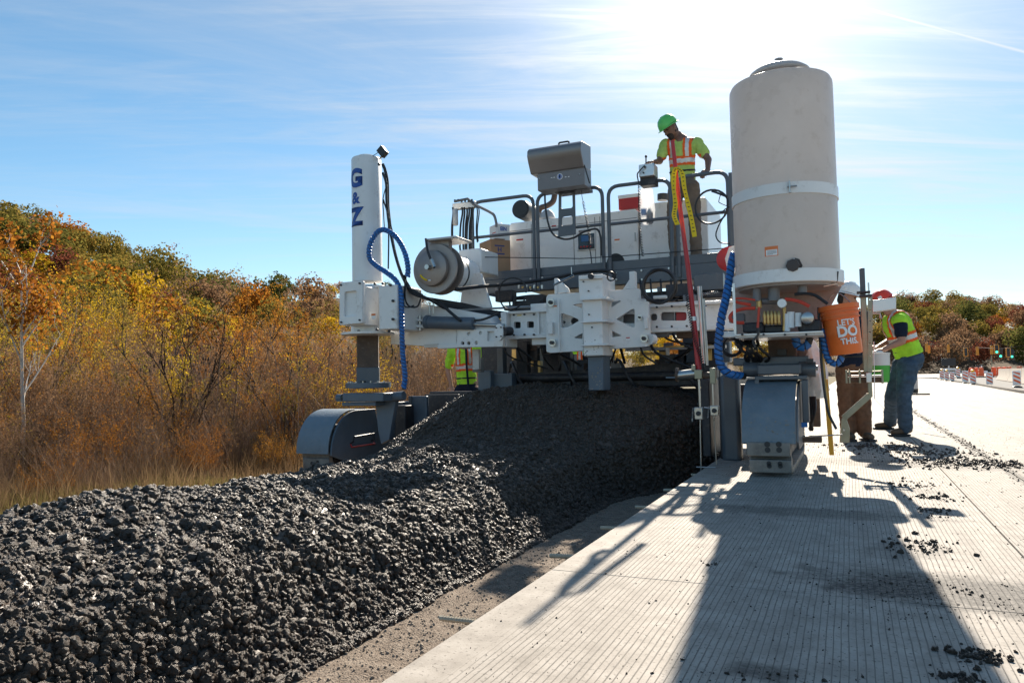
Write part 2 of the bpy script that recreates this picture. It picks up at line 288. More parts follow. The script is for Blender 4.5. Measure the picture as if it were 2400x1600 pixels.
# ------------------------------------------------------------------ object helpers
ORG = {}
def tag(o, label=None, cat=None, group=None, kind=None):
    if label: o['label'] = label
    if cat: o['category'] = cat
    if group: o['group'] = group
    if kind: o['kind'] = kind
    return o
def thing(name, loc, label, cat, group=None):
    o = bpy.data.objects.new(name, None); COL.objects.link(o); o.location = loc; o.empty_display_size = .1
    ORG[o.name] = Vector(loc); return tag(o, label, cat, group)
class MB:
    def __init__(s): s.v = []; s.f = []
    def add(s, vs, fs):
        b = len(s.v); s.v += [tuple(p) for p in vs]; s.f += [tuple(i+b for i in q) for q in fs]; return s
    def box(s, x0, x1, y0, y1, z0, z1):
        vs = [(x0, y0, z0), (x1, y0, z0), (x1, y1, z0), (x0, y1, z0), (x0, y0, z1), (x1, y0, z1), (x1, y1, z1), (x0, y1, z1)]
        return s.add(vs, [(3, 2, 1, 0), (4, 5, 6, 7), (0, 1, 5, 4), (1, 2, 6, 5), (2, 3, 7, 6), (3, 0, 4, 7)])
    def obox(s, c, ax, ay, az):       # centre and three half axes
        c, ax, ay, az = map(Vector, (c, ax, ay, az))
        vs = [c+ax*i+ay*j+az*k for k in (-1, 1) for i, j in ((-1, -1), (1, -1), (1, 1), (-1, 1))]
        return s.add(vs, [(3, 2, 1, 0), (4, 5, 6, 7), (0, 1, 5, 4), (1, 2, 6, 5), (2, 3, 7, 6), (3, 0, 4, 7)])
    def pbox(s, u0, v0, u1, v1, Y, d):   # front face fills the given frame rectangle at depth Y, box d deep
        a = P(u0, v0, Y); b = P(u1, v1, Y); c = P(u0, v1, Y); e = P(u1, v0, Y)
        x0 = (a.x+c.x)/2; x1 = (b.x+e.x)/2; z1 = (a.z+e.z)/2; z0 = (b.z+c.z)/2
        return s.box(x0, x1, Y, Y+d, min(z0, z1), max(z0, z1))
    def tube(s, pts, r, n=8, closed=False, caps=True, rr=None):
        pts = [Vector(p) for p in pts]; m = len(pts); rings = []
        nrm = None
        for i, p in enumerate(pts):
            a = pts[i-1] if (i or closed) else p; b = pts[(i+1) % m] if (i < m-1 or closed) else p
            t = (b-a)
            if t.length < 1e-9: t = Vector((0, 0, 1))
            t.normalize()
            if nrm is None:
                nrm = t.cross(Vector((0, 0, 1)) if abs(t.z) < .9 else Vector((0, 1, 0))).normalized()
            else:
                nrm = (nrm - t*nrm.dot(t)); nrm = nrm.normalized() if nrm.length > 1e-6 else t.orthogonal().normalized()
            bn = t.cross(nrm); q = rr[i] if rr else r
            rings.append([p + nrm*(q*math.cos(2*math.pi*k/n)) + bn*(q*math.sin(2*math.pi*k/n)) for k in range(n)])
        vs = [p for g in rings for p in g]; fs = []
        for i in range(m if closed else m-1):
            j = (i+1) % m
            for k in range(n): fs.append((i*n+k, i*n+(k+1) % n, j*n+(k+1) % n, j*n+k))
        if caps and not closed: fs.append(tuple(range(n))[::-1]); fs.append(tuple((m-1)*n+k for k in range(n)))
        return s.add(vs, fs)
    def cyl(s, p0, p1, r, r1=None, n=20): return s.tube([p0, p1], r, n, rr=[r, r if r1 is None else r1])
    def lathe(s, prof, c, axis='Z', n=48, closed=False):   # prof: (r, h) from bottom to top
        vs = []; fs = []
        for r, h in prof:
            for k in range(n):
                a = 2*math.pi*k/n; x, y = r*math.cos(a), r*math.sin(a)
                vs.append((c[0]+x, c[1]+y, c[2]+h) if axis == 'Z' else ((c[0]+x, c[1]+h, c[2]-y) if axis == 'Y' else (c[0]+h, c[1]+x, c[2]+y)))
        for i in range(len(prof)-1):
            for k in range(n): fs.append((i*n+k, i*n+(k+1) % n, (i+1)*n+(k+1) % n, (i+1)*n+k))
        if prof[0][0] > 1e-5: fs.append(tuple(range(n))[::-1])
        if prof[-1][0] > 1e-5: fs.append(tuple((len(prof)-1)*n+k for k in range(n)))
        return s.add(vs, fs)
    def prism(s, pts, y0, y1):   # outline in XZ (counter-clockwise seen from -Y), extruded in Y
        n = len(pts); vs = [(p[0], y0, p[1]) for p in pts]+[(p[0], y1, p[1]) for p in pts]
        return s.add(vs, [tuple(range(n)), tuple(range(2*n-1, n-1, -1))]+[(i, i+n, (i+1) % n+n, (i+1) % n) for i in range(n)])
    def prismx(s, pts, x0, x1):  # outline in YZ, extruded in X
        n = len(pts); vs = [(x0, p[0], p[1]) for p in pts]+[(x1, p[0], p[1]) for p in pts]
        return s.add(vs, [tuple(range(n)), tuple(range(2*n-1, n-1, -1))]+[(i, i+n, (i+1) % n+n, (i+1) % n) for i in range(n)])
    def ell(s, c, rx, ry, rz, n=14, m=9):
        vs = []; fs = []
        for i in range(m+1):
            t = math.pi*i/m
            for k in range(n): a = 2*math.pi*k/n; vs.append((c[0]+rx*math.sin(t)*math.cos(a), c[1]+ry*math.sin(t)*math.sin(a), c[2]+rz*math.cos(t)))
        for i in range(m):
            for k in range(n): fs.append((i*n+k, (i+1)*n+k, (i+1)*n+(k+1) % n, i*n+(k+1) % n))
        return s.add(vs, fs)
    def build(s, name, m, parent=None, bev=.0, smooth=True, label=None):
        me = bpy.data.meshes.new(name); off = ORG.get(parent.name, Vector((0, 0, 0))) if parent else Vector((0, 0, 0))
        me.from_pydata([(p[0]-off.x, p[1]-off.y, p[2]-off.z) for p in s.v], [], s.f); me.validate(); me.update()
        bm = bmesh.new(); bm.from_mesh(me); bmesh.ops.recalc_face_normals(bm, faces=bm.faces); bm.to_mesh(me); bm.free()
        return link(name, me, m, parent, bev, smooth, label)
def link(name, me, m, parent=None, bev=0., smooth=True, label=None):
    if m is not None:
        me.materials.clear(); me.materials.append(MATS[m] if isinstance(m, str) else m)
    o = bpy.data.objects.new(name, me); COL.objects.link(o)
    if parent: o.parent = parent; ORG[o.name] = ORG.get(parent.name, Vector((0, 0, 0)))
    if smooth:
        me.polygons.foreach_set('use_smooth', [True]*len(me.polygons)); me.set_sharp_from_angle(angle=rad(32))
    if bev:
        b = o.modifiers.new('bevel', 'BEVEL'); b.width = bev; b.segments = 2; b.limit_method = 'ANGLE'; b.angle_limit = rad(40)
    if label: o['label'] = label
    return o
def recenter(o):                     # top-level single mesh: origin to its base centre
    me = o.data; n = len(me.vertices); a = np.empty(n*3); me.vertices.foreach_get('co', a); a = a.reshape(-1, 3)
    c = (a.min(0)+a.max(0))/2; c[2] = a[:, 2].min(); a -= c; me.vertices.foreach_set('co', a.ravel()); o.location = c; return o
def npmesh(name, V, F):              # fast mesh from arrays, all faces the same size
    V = np.asarray(V, dtype=np.float32); F = np.asarray(F, dtype=np.int32); k = F.shape[1]
    me = bpy.data.meshes.new(name); me.vertices.add(len(V)); me.vertices.foreach_set('co', V.ravel())
    me.loops.add(F.size); me.loops.foreach_set('vertex_index', F.ravel()); me.polygons.add(len(F))
    me.polygons.foreach_set('loop_start', np.arange(0, F.size, k, dtype=np.int32)); me.update(calc_edges=True); return me
def spline(pts, n=8, closed=False):
    pts = [Vector(p) for p in pts]; out = []; m = len(pts)
    for i in range(m if closed else m-1):
        p1, p2 = pts[i], pts[(i+1) % m]
        p0 = pts[(i-1) % m] if (i > 0 or closed) else p1*2-p2; p3 = pts[(i+2) % m] if (i < m-2 or closed) else p2*2-p1
        for k in range(n):
            t = k/n; out.append(.5*((2*p1)+(p2-p0)*t+(2*p0-5*p1+4*p2-p3)*t*t+(3*p1-p0-3*p2+p3)*t**3))
    if not closed: out.append(pts[-1])
    return out
def PP(lst, Y): return [P(u, v, Y) for u, v in lst]
def PY3(lst): return [P(u, v, y) for u, v, y in lst]
def rounded(pts, r, n=4):            # round the corners of a polygon in the plane
    out = []; m = len(pts)
    for i in range(m):
        a, b, c = (Vector(pts[(i+k) % m]) for k in (-1, 0, 1)); u = (a-b); w = (c-b)
        q = min(r, u.length*.45, w.length*.45); p0 = b+u.normalized()*q; p1 = b+w.normalized()*q
        for k in range(n+1): t = k/n; out.append((p0*(1-t)**2+b*2*t*(1-t)+p1*t*t))
    return out
def plate(name, outer, holes, Y, th, m, parent, bev=.003, r=.0, hr=.02, world=False, label=None):
    """flat plate with real openings, front face at depth Y"""
    cu = bpy.data.curves.new(name, 'CURVE'); cu.dimensions = '2D'; cu.fill_mode = 'BOTH'
    def xz(l): return [(P(u, v, Y).x, P(u, v, Y).z) for u, v in l] if not world else l
    for l, q in [(outer, r)]+[(h, hr) for h in holes]:
        pts = xz(l); pts = rounded(pts, q) if q else [Vector(p) for p in pts]
        sp = cu.splines.new('POLY'); sp.points.add(len(pts)-1); sp.use_cyclic_u = True
        for k, p in enumerate(pts): sp.points[k].co = (p[0], p[1], 0, 1)
    cu.extrude = th/2-bev; cu.bevel_depth = bev; cu.bevel_resolution = 1; cu.offset = -bev
    o = bpy.data.objects.new('tmp', cu); me = bpy.data.meshes.new_from_object(o); bpy.data.objects.remove(o); bpy.data.curves.remove(cu)
    off = ORG.get(parent.name, Vector((0, 0, 0))) if parent else Vector((0, 0, 0))
    for v in me.vertices: x, y, z = v.co; v.co = (x-off.x, Y+th/2-z-off.y, y-off.z)
    me.update(); me.name = name
    return link(name, me, m, parent, 0, True, label)
def prect(u0, v0, u1, v1): return [(u0, v1), (u1, v1), (u1, v0), (u0, v0)]
def circ(c, r, n=16): return [(c[0]+r*math.cos(2*math.pi*k/n), c[1]+r*math.sin(2*math.pi*k/n)) for k in range(n)]
def text_mesh(s, size, bold=0., ext=.001, spacing=1., align='CENTER'):
    cu = bpy.data.curves.new('t', 'FONT'); cu.body = s; cu.size = size; cu.offset = bold; cu.extrude = ext; cu.align_x = align; cu.align_y = 'CENTER'; cu.space_character = spacing
    cu.resolution_u = 4
    o = bpy.data.objects.new('t', cu); me = bpy.data.meshes.new_from_object(o); bpy.data.objects.remove(o); bpy.data.curves.remove(cu); return me
def flat_text(name, s, size, c, ax, ay, m, parent, bold=0., ext=.001, sx=1.):
    """lettering on a flat face: centre c, text right axis ax, text up axis ay"""
    me = text_mesh(s, size, bold, ext); c = Vector(c); ax = Vector(ax).normalized(); ay = Vector(ay).normalized(); az = ax.cross(ay); off = ORG.get(parent.name, Vector((0, 0, 0)))
    for v in me.vertices: x, y, z = v.co; v.co = c+ax*x*sx+ay*y+az*z-off
    me.update(); return link(name, me, m, parent, 0, False)
def cyl_text(name, s, size, cen, R, phi, z, m, parent, bold=0., sx=1., roll=0.):
    """lettering wrapped on a vertical cylinder; phi = angle of the text centre (from +X, ccw)"""
    me = text_mesh(s, size, bold, 0); bm = bmesh.new(); bm.from_mesh(me); bmesh.ops.triangulate(bm, faces=bm.faces)
    for _ in range(2): bmesh.ops.subdivide_edges(bm, edges=bm.edges, cuts=1, use_grid_fill=True)
    off = ORG.get(parent.name, Vector((0, 0, 0)))
    for v in bm.verts:
        x, y, _ = v.co; x *= sx; a = phi+x/R; v.co = Vector((cen[0]+(R+.0035)*math.cos(a), cen[1]+(R+.0035)*math.sin(a), z+y))-off
    ex = bmesh.ops.solidify(bm, geom=bm.faces[:], thickness=.002)
    bm.to_mesh(me); bm.free(); me.update(); return link(name, me, m, parent, 0, False)

# ------------------------------------------------------------------ scattering of uncountable matter (geometry nodes)
def scatter(name, pts, rots, scl, m, kindmesh='lump', disp=.45, sub=2, seed=0):
    me = bpy.data.meshes.new(name); n = len(pts); me.vertices.add(n); me.vertices.foreach_set('co', np.asarray(pts, dtype=np.float32).ravel())
    for an, arr in (('rot', rots), ('scl', scl)):
        a = me.attributes.new(an, 'FLOAT_VECTOR', 'POINT'); a.data.foreach_set('vector', np.asarray(arr, dtype=np.float32).ravel())
    o = bpy.data.objects.new(name, me); COL.objects.link(o); me.materials.append(MATS[m])
    g = bpy.data.node_groups.new(name, 'GeometryNodeTree'); g.interface.new_socket('Geometry', in_out='INPUT', socket_type='NodeSocketGeometry'); g.interface.new_socket('Geometry', in_out='OUTPUT', socket_type='NodeSocketGeometry')
    gi = g.nodes.new('NodeGroupInput'); go = g.nodes.new('NodeGroupOutput'); iop = g.nodes.new('GeometryNodeInstanceOnPoints'); L(g, gi.outputs[0], iop.inputs['Points'])
    gti = g.nodes.new('GeometryNodeGeometryToInstance')
    for k in range(5):
        ic = g.nodes.new('GeometryNodeMeshIcoSphere'); ic.inputs['Radius'].default_value = 1; ic.inputs['Subdivisions'].default_value = sub
        sp = g.nodes.new('GeometryNodeSetPosition'); L(g, ic.outputs[0], sp.inputs[0])
        ps = g.nodes.new('GeometryNodeInputPosition'); ad = g.nodes.new('ShaderNodeVectorMath'); ad.operation = 'ADD'; L(g, ps.outputs[0], ad.inputs[0]); ad.inputs[1].default_value = (7.3*k+seed, 3.1*k, 1.7*k)
        no = g.nodes.new('ShaderNodeTexNoise'); no.inputs['Scale'].default_value = 1.1; no.inputs['Detail'].default_value = 3.; no.inputs['Roughness'].default_value = .7; L(g, ad.outputs[0], no.inputs['Vector'])
        sb = g.nodes.new('ShaderNodeVectorMath'); sb.operation = 'SUBTRACT'; L(g, no.outputs['Color'], sb.inputs[0]); sb.inputs[1].default_value = (.5, .5, .5)
        sc = g.nodes.new('ShaderNodeVectorMath'); sc.operation = 'SCALE'; L(g, sb.outputs[0], sc.inputs[0]); sc.inputs['Scale'].default_value = disp*4
        L(g, sc.outputs[0], sp.inputs['Offset'])
        sm = g.nodes.new('GeometryNodeSetMaterial'); sm.inputs['Material'].default_value = MATS[m]; L(g, sp.outputs[0], sm.inputs[0])
        sh = g.nodes.new('GeometryNodeSetShadeSmooth'); L(g, sm.outputs[0], sh.inputs[0])
        L(g, sh.outputs[0], gti.inputs[0])
    L(g, gti.outputs[0], iop.inputs['Instance']); iop.inputs['Pick Instance'].default_value = True
    ri = g.nodes.new('FunctionNodeRandomValue'); ri.data_type = 'INT'; ri.inputs[4].default_value = 0; ri.inputs[5].default_value = 4; L(g, ri.outputs[2], iop.inputs['Instance Index'])
    na = g.nodes.new('GeometryNodeInputNamedAttribute'); na.data_type = 'FLOAT_VECTOR'; na.inputs[0].default_value = 'rot'
    nb = g.nodes.new('GeometryNodeInputNamedAttribute'); nb.data_type = 'FLOAT_VECTOR'; nb.inputs[0].default_value = 'scl'
    e2r = g.nodes.new('FunctionNodeEulerToRotation'); L(g, na.outputs[0], e2r.inputs[0]); L(g, e2r.outputs[0], iop.inputs['Rotation']); L(g, nb.outputs[0], iop.inputs['Scale'])
    L(g, iop.outputs[0], go.inputs[0])
    md = o.modifiers.new('scatter', 'NODES'); md.node_group = g
    return o
# ================================================================== GROUND
def terrain_z(x, y):
    """the place's ground beyond the pavement"""
    z = -.40 - .12*min(1, max(0, (-x-5.5)/4.))
    d = max(0, -x-14.); z += -.012*min(d, 40)
    return z + .05*mnoise.noise(Vector((x*.35, y*.35, 0))) if x < -5.6 else z
def grid_mesh(name, xs, ys, zf):
    V = np.array([(x, y, zf(x, y)) for y in ys for x in xs]); nx, ny = len(xs), len(ys)
    i, j = np.meshgrid(np.arange(nx-1), np.arange(ny-1)); a = (j*nx+i).ravel()
    return npmesh(name, V, np.stack([a, a+1, a+nx+1, a+nx], 1))
xs = list(-np.geomspace(900, 1.15, 90)); xs2 = [1.2+q for q in np.geomspace(.3, 900, 30)]
ys = list(-np.geomspace(60, .6, 12))+list(np.linspace(-.3, 22, 75))+list(np.geomspace(23, 1200, 60))
def gz(x, y):
    if x > -1.4: return -.42
    return terrain_z(x, y)
o = link('ground', grid_mesh('ground', xs+[0.]+xs2, ys, gz), 'field_soil', smooth=True); tag(o, kind='structure')
# trimmed subgrade strip the new lane is poured on
def sgz(x, y): return -.285 + .012*mnoise.noise(Vector((x*3, y*3, 0))) + .006*mnoise.noise(Vector((x*14, y*14, 2))) - max(0, -x-5.6)*.35
o = link('subgrade_strip', grid_mesh('subgrade_strip', list(np.linspace(-6.2, -2.6, 30))+list(np.linspace(-2.55, -1.13, 70)), list(np.linspace(-2, 7, 300))+list(np.linspace(7.1, 60, 40)), sgz), 'subgrade'); tag(o, kind='structure')
# existing pavement: separate slabs with sawn joints
pav = bpy.data.objects.new('pavement', None); COL.objects.link(pav); tag(pav, kind='structure'); ORG['pavement'] = Vector((0, 0, 0))
jx = [(-1.14, .627), (.633, 1.076), (1.084, 4.6), (4.606, 8.2)]
jy = [-6.27, -1.697, 2.876, 7.45, 12.02, 16.6, 21.17, 25.74, 30.3]
for i, (x0, x1) in enumerate(jx[:3]):
    for y0, y1 in zip(jy[:-1], jy[1:]):
        MB().box(x0, x1, y0+.0008, y1-.0008, -.28, 0).build('slab', 'tined_concrete', pav, bev=.003)
MB().box(-1.14, 4.6, 30.305, 95, -.28, 0).build('road_beyond', 'tined_concrete', pav)
# far part of the road, sweeping right and ending in the junction
road = MB(); road.add([(4.61, -6, -.006), (5.0, -6, -.006), (5.0, 28.9, -.006), (5.9, 45, -.006), (6.9, 68, -.006), (7.9, 80, -.006), (4.61, 95, -.006)], [(0, 1, 2, 3, 4, 5, 6)])
o = road.build('road_edge', 'tined_concrete', None, smooth=False); tag(o, kind='structure')
o = MB().add([(-1.14, 95, -.01), (60, 80, -.01), (60, 190, -.01), (-1.14, 190, -.01)], [(0, 1, 2, 3)]).build('junction_road', 'tined_concrete', None, smooth=False); tag(o, kind='structure')
o = MB().add([(5.0, -6, -.02), (70, -6, -.02), (70, 95, -.02), (7.9, 85, -.02), (6.9, 68, -.02), (5.9, 45, -.02), (5.0, 28.9, -.02)], [(0, 1, 2, 3, 4, 5, 6)]).build('old_road', 'old_asphalt', None, smooth=False); tag(o, kind='structure')
cl = spline([(4.9, -6, .02), (4.98, 12, .02), (5.15, 28.9, .02), (5.95, 45, .02), (6.75, 68, .02), (7.6, 80, .02), (9.5, 86, .02), (13, 87, .02)], 6)
kb = MB()
for a, b in zip(cl[:-1], cl[1:]):
    n = Vector((b.y-a.y, -(b.x-a.x), 0)).normalized()*.11; kb.obox((a+b)/2, n, (b-a)*.5, Vector((0, 0, .055)))
mat('kerb_dirty', (.13, .11, .09), .9, var=.35, vscale=3)
o = kb.build('kerb', 'kerb_dirty', None, smooth=False); tag(o, kind='structure')

# ------------------------------------------------------------------ heap of fresh concrete
def sst(a, b, x): t = min(1, max(0, (x-a)/(b-a))); return t*t*(3-2*t)
def heap_z(x, y):
    f = sst(6.1, 8.2, y)                                   # rises into the mould of the machine
    xr = -1.88 + .62*sst(6.0, 7.8, y) + .04*mnoise.noise(Vector((0, y*1.6, 4))) ; xl = -5.15+.12*f
    zc = .21 + .01*math.sin(y*1.3) - .075*math.exp(-((y-4.6)/1.1)**2) + .47*f - .22*sst(1.2, -.8, y)
    if x > xr or x < xl: return -.34
    cxx = -3.25 + .1*f
    if x > cxx:
        t = (x-cxx)/(xr-cxx); h = zc + .26
        k = (1-t**(2.5+1.5*f)) ; side = sst(0, .34-.12*f, xr-x)**.8
        z = -.30 + (h*(.42+.58*k)+.04)*side
    else:
        t = (cxx-x)/(cxx-xl); z = -.30 + (zc+.30)*(1-t**(1.7+3*f))**1.1 if t < 1 else -.34
    n = .045*mnoise.noise(Vector((x*2.2, y*2.2, 0))) + .035*mnoise.noise(Vector((x*6, y*6, 3))) + .026*mnoise.noise(Vector((x*14, y*14, 5)))
    return z + n*min(1, (z+.32)*5)
hx = np.concatenate([np.linspace(-5.3, -3.6, 110), np.linspace(-3.59, -1.15, 260)]); hy = np.concatenate([np.linspace(-.8, .5, 40), np.linspace(.51, 4.5, 330), np.linspace(4.52, 9.6, 230)])
HZ = np.array([[heap_z(x, y) for x in hx] for y in hy])
def rough(x, y):
    return .010*mnoise.noise(Vector((x*38, y*38, 0)))+.006*mnoise.noise(Vector((x*80, y*80, 9)))
V = np.array([(x, y, HZ[j, i]+rough(x, y)) for j, y in enumerate(hy) for i, x in enumerate(hx)])
nx, ny = len(hx), len(hy); ii, jj = np.meshgrid(np.arange(nx-1), np.arange(ny-1)); a = (jj*nx+ii).ravel()
o = link('fresh_concrete_heap', npmesh('fresh_concrete_heap', V, np.stack([a, a+1, a+nx+1, a+nx], 1)), 'wet_concrete')
tag(o, 'long dark heap of wet lumpy fresh concrete dumped in front of the paving machine', 'concrete', kind='stuff')
def heap_at(x, y):
    i = np.clip(np.searchsorted(hx, x)-1, 0, nx-2); j = np.clip(np.searchsorted(hy, y)-1, 0, ny-2)
    fx = (x-hx[i])/(hx[i+1]-hx[i]); fy = (y-hy[j])/(hy[j+1]-hy[j])
    return (HZ[j, i]*(1-fx)*(1-fy)+HZ[j, i+1]*fx*(1-fy)+HZ[j+1, i]*(1-fx)*fy+HZ[j+1, i+1]*fx*fy)
def lumps(n, xa, xb, ya, yb, rmin, rmax, power, fbig=0):
    x = nrs.uniform(xa, xb, n); y = nrs.uniform(ya, yb, n); z = heap_at(x, y)
    k = z > -.27; x, y, z = x[k], y[k], z[k]; n = len(x)
    r = rmin+(rmax-rmin)*nrs.uniform(0, 1, n)**power
    p = np.stack([x, y, z+r*nrs.uniform(-.2, .55, n)], 1)
    s = r[:, None]*nrs.uniform(.65, 1.3, (n, 3)); return p, nrs.uniform(0, 6.28, (n, 3)), s
# the steep right flank needs lumps of its own along its face
def flank(n, ya, yb, rmin, rmax):
    y = nrs.uniform(ya, yb, n); out = []
    for q in y:
        xr = -1.88 + .62*sst(6.0, 7.8, q) + .04*mnoise.noise(Vector((0, q*1.6, 4)))
        x = xr-.34*nrs.uniform(0, 1)**1.3; out.append((x+.012, q, max(-.28, heap_z(x, q))))
    p = np.array(out); r = nrs.uniform(rmin, rmax, n); return p, nrs.uniform(0, 6.28, (n, 3)), r[:, None]*nrs.uniform(.65, 1.3, (n, 3))
sets = [lumps(17000, -5.2, -1.6, .0, 4.2, .008, .025, 2.6), lumps(70000, -5.2, -1.6, 0., 4.2, .004, .0105, 1.),
        lumps(20000, -5.2, -1.2, 4.2, 9.0, .009, .022, 2.4), lumps(34000, -5.2, -1.2, 4.2, 9.0, .006, .013, 1.),
        flank(7200, .2, 8.0, .009, .021), flank(5000, .2, 5.0, .006, .012)]
PT, RO, SCL = (np.concatenate([s[i] for s in sets]) for i in range(3))
o = scatter('concrete_lumps', PT, RO, SCL, 'wet_concrete', disp=.50, sub=3)
tag(o, 'loose lumps and coated stones covering the fresh concrete heap', 'concrete', kind='stuff')
# crumbs of concrete spilled on the slab and gravel on the subgrade
pts = []; sc_ = []
def crumb(x, y, z, r): r *= .62; pts.append((x, y, z+r*.3)); sc_.append((r*rnd.uniform(.7, 1.5), r*rnd.uniform(.7, 1.5), r*rnd.uniform(.5, .9)))
for (u, v, rx, ry, n, r0, r1) in [(2165, 1280, .10, .16, 60, .004, .020), (2290, 1535, .06, .05, 55, .004, .018), (2190, 1200, .07, .15, 40, .004, .014), (2240, 1085, .34, .30, 260, .006, .026),
        (2150, 1060, .45, .35, 200, .005, .022), (2365, 1090, .28, .22, 120, .005, .024), (2190, 1165, .12, .10, 45, .004, .018), (2130, 1135, .2, .2, 50, .004, .016), (2245, 1590, .05, .04, 30, .003, .014),
        (2260, 1400, .5, .3, 260, .0015, .006), (2200, 1380, .12, .1, 22, .003, .009), (2060, 1045, .5, .3, 160, .005, .022), (1660, 1320, .03, .08, 8, .003, .009), (1820, 1600, .2, .1, 50, .002, .008)]:
    c = G(u, v)
    for _ in range(int(n*1.7)):
        q = rnd.gauss(0, .42); w = rnd.gauss(0, .42); crumb(c.x+q*rx*1.6, c.y+w*ry*1.6, 0, r0+(r1-r0)*rnd.random()**2.2)
for _ in range(6500): crumb(rnd.uniform(-1.1, 2.6), rnd.uniform(1.3, 12)*1., 0, .0015+.004*rnd.random()**3)
for _ in range(900): crumb(1.08+rnd.gauss(0, .035), rnd.uniform(5, 26), 0, .003+.014*rnd.random()**2.5)
o = scatter('concrete_crumbs', pts, nrs.uniform(0, 6.28, (len(pts), 3)), sc_, 'wet_concrete', disp=.65, sub=3, seed=9)
tag(o, 'dark crumbs of fresh concrete spilled over the grooved pavement', 'concrete', kind='stuff')
mat('pebble', (.27, .22, .17), .9, var=.35, vscale=9)
n = 16000; x = nrs.uniform(-2.1, -1.15, n); y = nrs.uniform(1.2, 7.5, n); r = .0015+.0055*nrs.uniform(0, 1, n)**6
p = np.stack([x, y, np.array([sgz(a, b) for a, b in zip(x, y)])+r*.3], 1)
o = scatter('subgrade_gravel', p, nrs.uniform(0, 6.28, (n, 3)), r[:, None]*nrs.uniform(.7, 1.3, (n, 3)), 'pebble', disp=.5, sub=2, seed=4)
tag(o, 'pale gravel scattered on the brown subgrade strip', 'gravel', kind='stuff')
# tie bars sticking out of the slab edge
TB = [(1050, 1460), (1340, 1290), (1420, 1236), (1500, 1180), (1545, 1163), (1600, 1140)]
tb_y = [2.52, 3.62, 4.35, 5.1, 5.95, 6.9]
for k, y in enumerate(tb_y):
    m = MB(); x1 = -1.13; ln = [.33, .30, .27, .26, .25, .22][k]; sk = rnd.uniform(-.03, .03)
    m.tube([(x1, y, -.12), (x1-ln, y+sk, -.125)], .0105, 8)
    for q in range(int(ln/.012)):
        f = q*.012/ln; m.tube([(x1-ln*f, y+sk*f, -.12-.005*f), (x1-ln*f-.004, y+sk*f, -.12-.005*f)], .0125, 8)
    o = m.build('tie_bar', 'rebar' if 'rebar' in MATS else mat('rebar', (.55, .46, .33), .6, var=.2), None); recenter(o)
    tag(o, ['nearest ribbed steel tie bar sticking out of the slab edge at the bottom', 'ribbed tie bar second from the front at the slab edge', 'ribbed tie bar third from the front at the slab edge',
            'ribbed tie bar fourth from the front in the machine shade', 'ribbed tie bar fifth from the front in the machine shade', 'farthest tie bar at the slab edge close to the sensor rods'][k], 'tie bar', 'tie bars along the slab edge')

# ================================================================== HILLS AND WOODS
def dirv(px): r = ray(px, 890); a = math.atan2(r.x, r.y); return a
RID = [(-500, 440), (-200, 470), (0, 512), (100, 532), (200, 575), (300, 622), (400, 650), (470, 682), (560, 703), (640, 696), (720, 700), (820, 720), (930, 715), (1000, 735), (1200, 770), (1420, 800), (1700, 790), (1980, 745), (2090, 708), (2150, 700), (2250, 706), (2330, 722), (2400, 733), (2600, 765), (3000, 800)]
RID2 = [(-500, 800), (500, 760), (560, 702), (620, 680), (660, 672), (720, 668), (790, 662), (900, 668), (1000, 690), (1150, 760), (1300, 810), (1700, 830), (2600, 830)]
def interp(tab, x):
    return float(np.interp(x, [a for a, b in tab], [b for a, b in tab]))
def hill(name, tab, us, dn, df, treeh):
    """a wooded slope: terrain fan between distance dn(u) and df(u) whose tree tops reach the ridge"""
    V = []; rows = 14
    for u in us:
        r = ray(u, interp(tab, u)); h = math.hypot(r.x, r.y); el = r.z/h; d = Vector((r.x/h, r.y/h, 0))
        D1, D0 = df(u), dn(u); top = CAM_H+el*D1-treeh
        for k in range(rows):
            t = k/(rows-1); D = D0+(D1-D0)*t; z = -1.5+(top+1.5)*(1-(1-t)**1.5)
            V.append((d.x*D, d.y*D, z))
        V.append((d.x*(D1+60), d.y*(D1+60), top-25))
    n = rows+1; F = [(i*n+k, (i+1)*n+k, (i+1)*n+k+1, i*n+k+1) for i in range(len(us)-1) for k in range(rows)]
    o = link(name, npmesh(name, V, F), 'hill_soil'); tag(o, kind='structure')
    def at(u, t):
        r = ray(u, interp(tab, u)); h = math.hypot(r.x, r.y); el = r.z/h; D1, D0 = df(u), dn(u); D = D0+(D1-D0)*t; top = CAM_H+el*D1-treeh
        return Vector((r.x/h*D, r.y/h*D, -1.5+(top+1.5)*(1-(1-t)**1.5)))
    return at
dl = lambda u: 90+ .02*max(0, u); fl = lambda u: 215+.05*max(0, u)
hill1 = hill('wooded_hill', RID, list(range(-500, 1500, 60)), lambda u: 95, lambda u: 200+.06*max(0, u), 7)
hill2 = hill('far_wooded_hill', RID2, list(range(380, 1500, 60)), lambda u: 300, lambda u: 400, 8)
hill3 = hill('wooded_ridge', RID, list(range(1380, 3000, 60)), lambda u: 235, lambda u: 400, 8)

